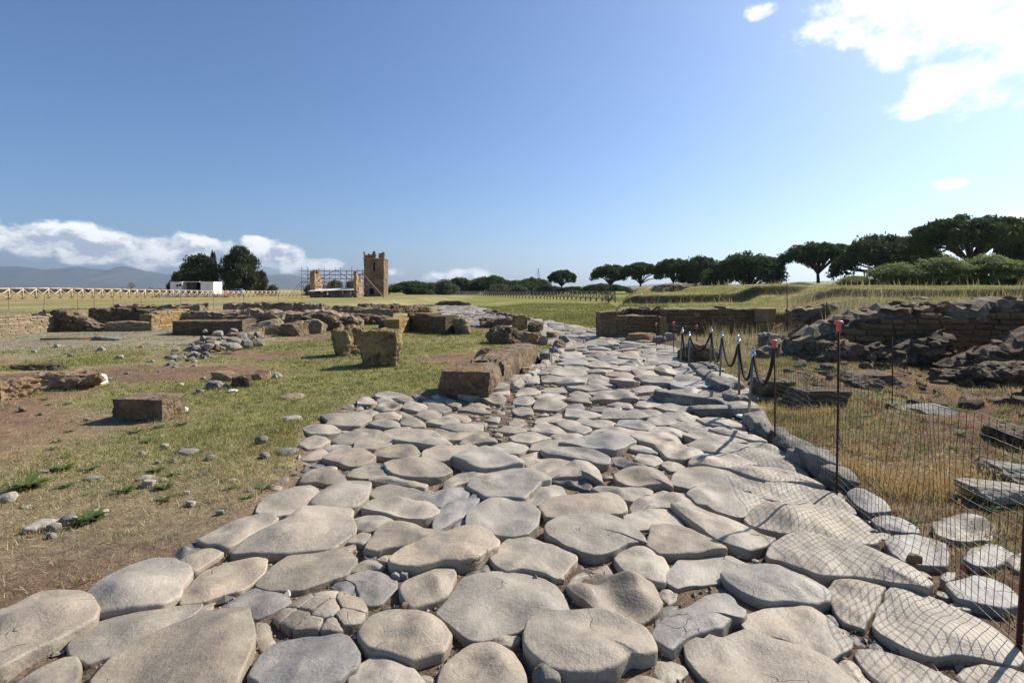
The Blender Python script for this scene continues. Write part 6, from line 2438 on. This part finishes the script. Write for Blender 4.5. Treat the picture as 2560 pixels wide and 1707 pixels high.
def wire_panel(parent, a0, a1, b0, b1, cell, r, seed, sag=.02):
    """square wire mesh between two posts: a0/a1 foot and head of one, b0/b1 of the other"""
    a0, a1, b0, b1 = map(Vector, (a0, a1, b0, b1))
    L = ((b0 - a0).length + (b1 - a1).length) / 2
    Hh = ((a1 - a0).length + (b1 - b0).length) / 2
    nu, nv = max(2, int(L / cell)), max(2, int(Hh / cell))
    rr = random.Random(seed)
    ph = [rr.uniform(0, 6) for _ in range(6)]
    nrm = (b0 - a0).cross(Vector((0, 0, 1))).normalized()

    def P(u, v):
        p = a0.lerp(b0, u).lerp(a1.lerp(b1, u), v)
        e = math.sin(math.pi * u)
        p = p + nrm * (e * (.030 * math.sin(u * 7 + ph[0] + v * 2.5) + .018 * math.sin(u * 17 + ph[1] + v * 4)))
        p.z += e * (.018 * math.sin(u * 9 + ph[2]) - sag * v) + .006 * math.sin(u * 23 + v * 7 + ph[3])
        return p
    parts = []
    for i in range(nu + 1):
        u = i / nu
        parts.append(tube([P(u, j / 8) for j in range(9)], r, 3, False))
    for j in range(nv + 1):
        v = j / nv
        parts.append(tube([P(i / 24, v) for i in range(25)], r * (1.5 if j == nv else 1.0), 3, False))
    V, Fc = join(*parts)
    o = mk('wire_mesh', V, Fc, M_WIRE, parent)
    kind(o, 'stuff')
    return o


xA, yA = gp(1780, 1017)
xB, yB = gp(1921, 1130)
xC, yC = gp(2336, 1483)
fence = empty('wire_fence', (0, 0, 0))
tag(fence, 'wire mesh fence on rusty posts with red caps along the right of the road', 'fence')
hA, hB = zt(783, yA), zt(740, yB)
rust_post(fence, (xA, yA, 0), (xA - .008, yA, hA), .009)
rust_post(fence, (xB, yB, 0), (xB + .02, yB, hB), .0095)
rust_post(fence, (xC, yC, 0), (xC + .11, yC + .02, 1.32), .012)
xD, yD = xC + .05, .75
rust_post(fence, (xD, yD, 0), (xD, yD, 1.3), .01)
wire_panel(fence, (xA, yA, .02), (xA - .006, yA, .90), (xB, yB, .02), (xB + .014, yB, 1.0), .05, .0017, 1, .04)
wire_panel(fence, (xB, yB, .02), (xB + .014, yB, 1.0), (xC, yC, .02), (xC + .08, yC, 1.0), .05, .0017, 2, .03)
wire_panel(fence, (xC, yC, .02), (xC + .08, yC, 1.0), (xD, yD, .02), (xD, yD, 1.0), .05, .0017, 3, .03)
xE, yE = 4.9, 6.6
rust_post(fence, (xE, yE, .08), (xE, yE, 1.02), .008, False)

f2 = empty('wire_fence', (0, 0, 0))
tag(f2, 'far wire mesh fence on thin capped posts before the right wall', 'fence')
pts = [(1507, 800, 743), (1547, 812, 740), (1600, 812, 748)]
W = []
for (px, pb, ptp) in pts:
    x, y = gp(px, pb)
    W.append((x, y, zt(ptp, y)))
    rust_post(f2, (x, y, 0), (x, y, zt(ptp, y)), .010)
for i in range(2):
    a, b = W[i], W[i + 1]
    wire_panel(f2, (a[0], a[1], .03), (a[0], a[1], a[2] - .05), (b[0], b[1], .03), (b[0], b[1], b[2] - .05), .10, .0022, 9 + i)
x0_, y0_ = 2.8, 17.0
rust_post(f2, (x0_, y0_, 0), (x0_, y0_, .9), .010)
wire_panel(f2, (x0_, y0_, .03), (x0_, y0_, .85), (W[0][0], W[0][1], .03), (W[0][0], W[0][1], W[0][2] - .05), .12, .0022, 12)
tp = [(1808, 775, 650, 15.5, 'tall thin rusty post rising before the open sky gap'), (1899, 735, 692, 15.0, 'short rusty post on the slope above the mound wall'), (2090, 722, 686, 15.5, 'short rusty post on the grass above the mound'), (1992, 665, 632, 30, 'thin distant post left of the bramble thicket')]
for (px, pb, ptp, Y, lab) in tp:
    X = at(px, Y)
    r_o = mk('marker_post', *tube([(0, 0, -.2), (0, 0, zt(ptp, Y) - gz(X, Y))], .012, 6), M_RUST)
    r_o.location = (X, Y, gz(X, Y))
    tag(r_o, lab, 'post')
f3 = empty('wire_fence', (0, 0, 0))
tag(f3, 'thin wire fence on rusty rods above the left ruins', 'fence')
prev = None
for k_, px in enumerate([-120, 20, 100, 178, 216, 260, 324, 415, 490, 560, 640]):
    Y = 24.2 + (k_ % 3) * .3
    X = at(px, Y)
    z = gz(X, Y)
    lean = .08 if k_ == 2 else .0
    rust_post(f3, (X, Y, z), (X + lean, Y, z + .82), .007, False)
    if prev:
        wire_panel(f3, (prev[0], prev[1], prev[2] + .05), (prev[0], prev[1], prev[2] + .75), (X, Y, z + .05), (X, Y, z + .75), .24, .0011, 40 + k_)
    prev = (X, Y, z)

# ------------------------------------------------------------------ grass, straw and weeds
def blades(X, Y, Z, hgt, wid, lean, col, seed):
    r = np.random.default_rng(seed)
    n = len(X)
    a = r.uniform(0, 2 * np.pi, n)
    la = r.uniform(0, 2 * np.pi, n)
    ln = lean * r.uniform(.2, 1.2, n) * hgt
    B0 = np.stack([X - np.cos(a) * wid, Y - np.sin(a) * wid, Z], -1)
    B1 = np.stack([X + np.cos(a) * wid, Y + np.sin(a) * wid, Z], -1)
    T_ = np.stack([X + np.cos(la) * ln, Y + np.sin(la) * ln, Z + hgt], -1)
    V = np.stack([B0, B1, T_], 1).reshape(-1, 3)
    C = np.repeat(col, 3, axis=0)
    return V, C


PAL = np.array([(.15, .19, .045), (.21, .24, .065), (.29, .28, .10), (.40, .34, .17), (.50, .42, .24), (.60, .51, .33), (.25, .14, .07), (.36, .12, .075)])


def scatter_left():
    n = 520000
    # denser where the camera is near
    Y = 2.2 + 24 * rng.uniform(size=n) ** 1.55
    X = rng.uniform(-1.15, .25, n) * Y * 1.02 - .2
    ok_ = ~inside(X, Y, ROAD) & (X < left_edge(Y) + .6) & (X > -22)
    X, Y = X[ok_], Y[ok_]
    _, g = soil_mix(X, Y)
    keep = rng.uniform(size=len(X)) < np.clip(.12 + g * .9, 0, 1) * (.25 + .75 * sst(3.0, 4.8, Y + .35 * wn_e(X, Y)))
    X, Y, g = X[keep], Y[keep], g[keep]
    st = on_stone(X, Y, 1.0)
    X, Y, g = X[~st], Y[~st], g[~st]
    n = len(X)
    Z = terrain(X, Y) - .004
    u = rng.uniform(size=n)
    green = u < np.clip(g * .6 + .05, 0, .62)
    idx = np.where(green, rng.choice([0, 1, 1, 2, 2], n), rng.choice([3, 3, 4, 4, 5, 6], n))
    red = (~green) & (wn_f(X, Y) > .9) & (Y < 7)
    idx = np.where(red & (rng.uniform(size=n) < .6), 7, idx)
    h = np.where(green, rng.uniform(.012, .045, n), rng.uniform(.006, .03, n)) * (1 + .5 * (wn_e(X, Y) > .6))
    wd = .0016 + .00042 * Y
    col = PAL[idx] * rng.uniform(.75, 1.2, (n, 1))
    V, C = blades(X, Y, Z, h, wd, np.where(green, .9, 2.2), col, 3)
    o = mk_tris('grass', V, M_GRASS, None, C)
    kind(o, 'stuff')
    o['label'] = 'short patchy grass and dry straw on the left field'
    print('left blades', n)


scatter_left()


def straws():
    n = 3800
    Y = 2.2 + 6 * rng.uniform(size=n) ** 1.4
    X = rng.uniform(-1.1, -.1, n) * Y
    ok_ = (X < left_edge(Y) - .03)
    X, Y = X[ok_], Y[ok_]
    n = len(X)
    Z = terrain(X, Y) + rng.uniform(.003, .02, n)
    a = rng.uniform(0, np.pi, n)
    L = rng.uniform(.02, .11, n)
    dx, dy = np.cos(a) * L, np.sin(a) * L
    w = .0016
    nxs, nys = -np.sin(a) * w, np.cos(a) * w
    dz = rng.uniform(-.01, .02, n)
    V = np.stack([np.stack([X - nxs, Y - nys, Z], -1), np.stack([X + nxs, Y + nys, Z], -1), np.stack([X + dx + nxs, Y + dy + nys, Z + dz], -1), np.stack([X + dx - nxs, Y + dy - nys, Z + dz + .001], -1)], 1).reshape(-1, 3)
    pal = np.array([(.42, .34, .21), (.52, .44, .3), (.33, .25, .15), (.30, .12, .08)])
    col = pal[rng.choice([0, 1, 2, 2, 3], n)] * rng.uniform(.7, 1.1, (n, 1))
    o = mk_tris('straw_litter', V, M_GRASS, None, np.repeat(col, 4, axis=0), 4)
    kind(o, 'stuff')
    o['label'] = 'dead straw and stalks strewn on the bare earth left of the road'


straws()


def tufts_left():
    VV, CC = [], []
    r = np.random.default_rng(15)
    # uneven clumps over the field
    n = 2600
    Y = 2.6 + 18 * r.uniform(size=n) ** 1.3
    X = r.uniform(-1.1, .1, n) * Y
    ok_ = (X < left_edge(Y) - .1) & (X > -17)
    X, Y = X[ok_], Y[ok_]
    _, g = soil_mix(X, Y)
    keep = r.uniform(size=len(X)) < .15 + g
    base = [(x, y, r.uniform(.03, .10), 26, gg) for x, y, gg in zip(X[keep], Y[keep], g[keep])]
    # grass gathered at the feet of blocks and stones
    for o in list(COL.objects):
        if o.parent is None and o.type == 'MESH' and o.get('category') in ('stone block', 'upright stone', 'boulder', 'stone', 'ruined wall', 'earth mound', 'column', 'stone slab') and 3 < o.location.y < 21 and -15 < o.location.x < 1.5:
            d_ = o.dimensions
            per = 2 * (d_.x + d_.y)
            for _ in range(int(min(per * 9, 46))):
                a = r.uniform(0, 6.283)
                ca, sa = math.cos(a), math.sin(a)
                k_ = 1 / max(abs(ca), abs(sa))
                lx, ly = ca * k_ * d_.x * .5, sa * k_ * d_.y * .5
                rz = o.rotation_euler.z
                base.append((o.location.x + lx * math.cos(rz) - ly * math.sin(rz), o.location.y + lx * math.sin(rz) + ly * math.cos(rz), .04, 16, .5))
    for (x, y, s, m, g_) in base:
        Xb = x + r.normal(0, s * .6, m)
        Yb = y + r.normal(0, s * .6, m)
        h = r.uniform(.02, .065, m) * (.7 + s * 5)
        idx = np.where(r.uniform(size=m) < .25 + .5 * g_, r.choice([0, 0, 1], m), r.choice([2, 3, 4, 5], m))
        col = PAL[idx] * r.uniform(.7, 1.1, (m, 1))
        V, C = blades(Xb, Yb, terrain(Xb, Yb) - .004, h, .0016 + .0004 * Yb, .8 + 0 * Xb, col, int(r.integers(1e6)))
        VV.append(V)
        CC.append(C)
    o = mk_tris('grass_tufts', np.vstack(VV), M_GRASS, None, np.vstack(CC))
    kind(o, 'stuff')
    o['label'] = 'uneven grass tufts over the left field and round the foot of the stones'


tufts_left()


def scatter_right():
    VV, CC = [], []
    # matted weeds all over the verge
    n = 150000
    Y = 2.0 + 10 * rng.uniform(size=n) ** 1.4
    X = right_edge(Y) + .08 + rng.uniform(0, 1, n) ** 1.1 * (1.2 + Y * .62)
    st = on_stone(X, Y, 1.0)
    X, Y = X[~st], Y[~st]
    n = len(X)
    f1, f2_ = wn_b(X, Y), wn_e(X, Y)
    keep = rng.uniform(size=n) < np.clip(.20 + .25 * f2_, .03, 1)
    X, Y, f1, f2_ = X[keep], Y[keep], f1[keep], f2_[keep]
    n = len(X)
    gold = sst(-.2, .9, f2_ + .3 * f1) * sst(9, 6.5, Y) * sst(.1, .35, X - right_edge(Y))
    u = rng.uniform(size=n)
    idx = np.where(u < .25 * (f1 < .1), 1, np.where(u < .15 + .25 * gold, rng.choice([3, 4, 5], n), rng.choice([2, 3, 6, 6, 7, 0, 1], n)))
    h = rng.uniform(.012, .05, n) + gold * rng.uniform(.0, .05, n)
    col = PAL[idx] * rng.uniform(.7, 1.15, (n, 1))
    col = np.where(((idx == 4) | (idx == 5))[:, None], col * np.array([1.08, .86, .55]), col)
    V, C = blades(X, Y, terrain(X, Y) - .004, h, .0016 + .0004 * Y, .7 + 0 * X, col, 8)
    VV.append(V)
    CC.append(C)
    # tufts of dry golden grass
    tufts = [(g6(x, y), s) for x, y, s in [(1250, 900, 1.0), (1330, 930, 1.2), (1420, 960, 1.2), (1520, 1000, 1.3), (1600, 1060, 1.3), (1700, 1000, 1.5), (1760, 1080, 1.5), (1850, 1030, 1.4), (1900, 950, 1.2), (1950, 1090, 1.2),
             (1100, 880, .8), (1050, 870, .7), (2050, 1000, 1.0), (2150, 950, .9), (1350, 830, .9), (1450, 860, .8), (760, 590, .9), (700, 600, .7), (1000, 640, .8), (1100, 640, .7), (1180, 700, .7), (2250, 1020, .9), (1180, 860, .8)]]
    for (t, s) in tufts:
        x, y = gp(*t, .05)
        m = int(130 * s)
        X = x + rng.normal(0, .075 * s, m)
        Y = y + rng.normal(0, .075 * s, m)
        h = rng.uniform(.05, .17, m) * s
        col = np.array([(.56, .40, .16), (.62, .47, .22), (.46, .30, .11)])[rng.integers(0, 3, m)] * rng.uniform(.75, 1.15, (m, 1))
        V, C = blades(X, Y, terrain(X, Y), h, np.full(m, .0022), .75 + 0 * X, col, 21 + m)
        VV.append(V)
        CC.append(C)
        # seed heads
        k = int(30 * s)
        P = np.stack([x + rng.normal(0, .11 * s, k), y + rng.normal(0, .11 * s, k), terrain(x, y) + rng.uniform(.06, .17, k) * s], -1)
        Q = leaf_quads(P, np.full(k, .012), 4, .010, 5 + k, 1.0)
        VV.append(Q.reshape(-1, 4, 3)[:, [0, 1, 2]].reshape(-1, 3))
        CC.append(np.tile(np.array([[.62, .48, .27]]), (len(Q) // 4 * 3, 1)))
    # clumps of one kind each: gold, straw, rust red, brown, green
    r = np.random.default_rng(61)
    n = 1500
    Yc = 2.1 + 9 * r.uniform(size=n) ** 1.3
    Xc = right_edge(Yc) + .12 + r.uniform(size=n) * (1.0 + Yc * .6)
    kinds = [((.60, .44, .19), .05, .15), ((.52, .40, .22), .03, .10), ((.36, .12, .07), .015, .05), ((.26, .17, .09), .02, .07), ((.16, .22, .05), .02, .07), ((.22, .27, .07), .02, .06), ((.34, .32, .12), .02, .08)]
    nk = wn_e(Xc * 1.6, Yc * 1.6)
    for x, y, q in zip(Xc, Yc, nk):
        j = r.choice([0, 1, 3, 3, 6, 4]) if q > .25 else r.choice([2, 2, 3, 3, 4, 4, 5, 1])
        c_, h0, h1 = kinds[j]
        m = int(r.integers(18, 46))
        sp = r.uniform(.03, .09)
        Xb, Yb = x + r.normal(0, sp, m), y + r.normal(0, sp, m)
        V, C = blades(Xb, Yb, terrain(Xb, Yb) - .003, r.uniform(h0, h1, m), .0016 + .0004 * Yb, (.5 if j else .8) + 0 * Xb, np.array(c_) * r.uniform(.65, 1.15, (m, 1)), int(r.integers(1e6)))
        VV.append(V)
        CC.append(C)
    o = mk_tris('weeds', np.vstack(VV), M_GRASS, None, np.vstack(CC))
    kind(o, 'stuff')
    o['label'] = 'matted dry golden grass and red weeds right of the road'
    # tall grass on the terraces
    VV, CC = [], []
    n = 70000
    Y = rng.uniform(17.8, 46, n)
    X = 2.6 + (Y - 17.5) * .25 + rng.uniform(0, 1, n) * (Y * .85)
    Z = terrain(X, Y)
    e = .4
    slope = np.abs(terrain(X, Y + e) - terrain(X, Y - e))
    keep = rng.uniform(size=n) < .45 + slope
    X, Y, Z = X[keep], Y[keep], Z[keep]
    n = len(X)
    idx = rng.choice([1, 1, 2, 2, 3], n)
    h = rng.uniform(.03, .09, n) + (rng.uniform(size=n) < .06) * (wn_b(X, Y) > .3) * rng.uniform(.1, .55, n)
    col = PAL[idx] * rng.uniform(.75, 1.2, (n, 1))
    col[h > .22] = np.array((.42, .34, .16))
    V, C = blades(X, Y, Z, h, .006 + .0004 * Y, .5 + 0 * X, col, 31)
    VV.append(V)
    CC.append(C)
    n = 30000
    Y = rng.uniform(11.6, 22, n)
    X = rng.uniform(6.5, 20, n)
    Z = terrain(X, Y)
    keep = (Z > .5)
    X, Y, Z = X[keep], Y[keep], Z[keep]
    n = len(X)
    idx = rng.choice([1, 2, 3, 3, 4], n)
    h = rng.uniform(.03, .10, n) + (rng.uniform(size=n) < .03) * rng.uniform(.1, .45, n)
    V, C = blades(X, Y, Z, h, .006 + 0 * X, .5 + 0 * X, PAL[idx] * rng.uniform(.75, 1.2, (n, 1)), 33)
    VV.append(V)
    CC.append(C)
    # the lawn by the wooden fence
    n = 26000
    Y = rng.uniform(20, 50, n)
    X = right_edge(Y) + .4 + rng.uniform(size=n) * (2.5 + (Y - 20) * .38)
    idx = rng.choice([0, 1, 1, 2, 3], n)
    V, C = blades(X, Y, terrain(X, Y), rng.uniform(.02, .09, n) * (1 + .8 * (wn_e(X, Y) > .5)), .004 + .0004 * Y, .6 + 0 * X, PAL[idx] * rng.uniform(.6, 1.05, (n, 1)), 37)
    VV.append(V)
    CC.append(C)
    # pale weeds at the foot of the right wall
    n = 5000
    X = rng.uniform(5.0, 9.2, n)
    Y = rng.uniform(12.6, 16.8, n)
    h = rng.uniform(.05, .2, n) + (wn_b(X * 1.5, Y) > .6) * rng.uniform(.1, .55, n)
    V, C = blades(X, Y, terrain(X, Y), h, .006 + 0 * X, .35 + 0 * X, PAL[rng.choice([1, 3, 4, 4, 5], n)], 35)
    VV.append(V)
    CC.append(C)
    o = mk_tris('tall_grass', np.vstack(VV), M_GRASS, None, np.vstack(CC))
    kind(o, 'stuff')
    o['label'] = 'tall dry and green grass on the banks at the right'
    # grass by the mound and on the lawn
    n = 60000
    Y = rng.uniform(7.0, 13.5, n)
    X = right_edge(Y) + .4 + rng.uniform(0, 1, n) * 5.5
    keep = (rng.uniform(size=n) < .35 + .4 * wn_e(X, Y))
    X, Y = X[keep], Y[keep]
    n = len(X)
    idx = rng.choice([0, 1, 1, 2, 3], n)
    V, C = blades(X, Y, terrain(X, Y), rng.uniform(.015, .06, n), .004 + 0 * X, .8 + 0 * X, PAL[idx] * rng.uniform(.8, 1.25, (n, 1)), 41)
    o = mk_tris('verge_grass', V, M_GRASS, None, C)
    kind(o, 'stuff')
    o['label'] = 'thin green and dry grass behind the rope barrier'


scatter_right()


# broad leaved weeds
def weed_plant(x, y, z, R, seed, label, group, n=26):
    r = np.random.default_rng(seed)
    V, Fc = [], []
    for i in range(n):
        a = r.uniform(0, 6.283)
        L = R * r.uniform(.5, 1.1)
        w = L * r.uniform(.07, .14)
        up = r.uniform(.3, 1.1)
        d = np.array([math.cos(a), math.sin(a)])
        s = np.array([-d[1], d[0]])
        o0 = len(V)
        for (t, ww) in ((0, .25), (.35, .9), (.7, 1.0), (1.0, .05)):
            p = d * L * t
            zz = L * up * (t - .55 * t * t) + .004
            V += [(p[0] - s[0] * w * ww, p[1] - s[1] * w * ww, zz), (p[0] + s[0] * w * ww, p[1] + s[1] * w * ww, zz + .004)]
        for k in range(3):
            Fc.append((o0 + 2 * k, o0 + 2 * k + 1, o0 + 2 * k + 3, o0 + 2 * k + 2))
    o = mk('weed_plant', V, Fc, M_WEED)
    o.location = (x, y, z)
    tag(o, label, 'weed', group)
    return o


WP = [((60, 1118), .20, 'big leafy weed near the left picture edge'), ((360, 1078), .10, 'spiky green weed in the bare earth'), ((200, 1195), .16, 'leafy weed behind the pale stones at lower left'),
      ((145, 1075), .13, 'low leafy weed beside a flat pale stone'), ((285, 1128), .10, 'bright green weed left of the road edge'), ((375, 1120), .10, 'greyish weed between pale stones left of the road')]
for k_, (t, R, lab) in enumerate(WP):
    x, y = gp(*t)
    weed_plant(x, y, gz(x, y) - .005, R * .8, 900 + k_, lab, None, 60)
rw = random.Random(4)
for k_ in range(26):
    px, py = rw.uniform(0, 660), rw.uniform(900, 1180)
    x, y = gp(px, py)
    if inside(x, y, ROAD) or px > 640:
        continue
    weed_plant(x, y, gz(x, y) - .004, rw.uniform(.05, .10), 930 + k_, 'small green weed rosette in the left field', 'small weeds in the left field', 18)
for k_, q in enumerate([('A', 690, 1270), ('A', 755, 1375), ('A', 1650, 410), ('B', 170, 1020), ('B', 20, 1180), ('B', 1700, 840), ('C', 1300, 1210), ('D', 420, 850), ('D', 595, 870), ('D', 790, 1025), ('B', 2140, 1130), ('D', 200, 850), ('C', 810, 935), ('C', 185, 545)]):
    x, y = gp(*Tpt(*q))
    weed_plant(x, y, -.045, rw.uniform(.03, .055), 960 + k_, 'tiny green weed growing in a joint of the paving', 'weeds in the joints', 16)
for k_ in range(22):
    x6, y6 = rw.uniform(830, 2300), rw.uniform(420, 1250)
    x, y = gp(*g6(x6, y6), .05)
    if x < float(right_edge(y)) + .2:
        continue
    weed_plant(x, y, gz(x, y), rw.uniform(.06, .12), 990 + k_, 'green weed clump among the dry grass right of the road', 'green weeds right of the road', 24)
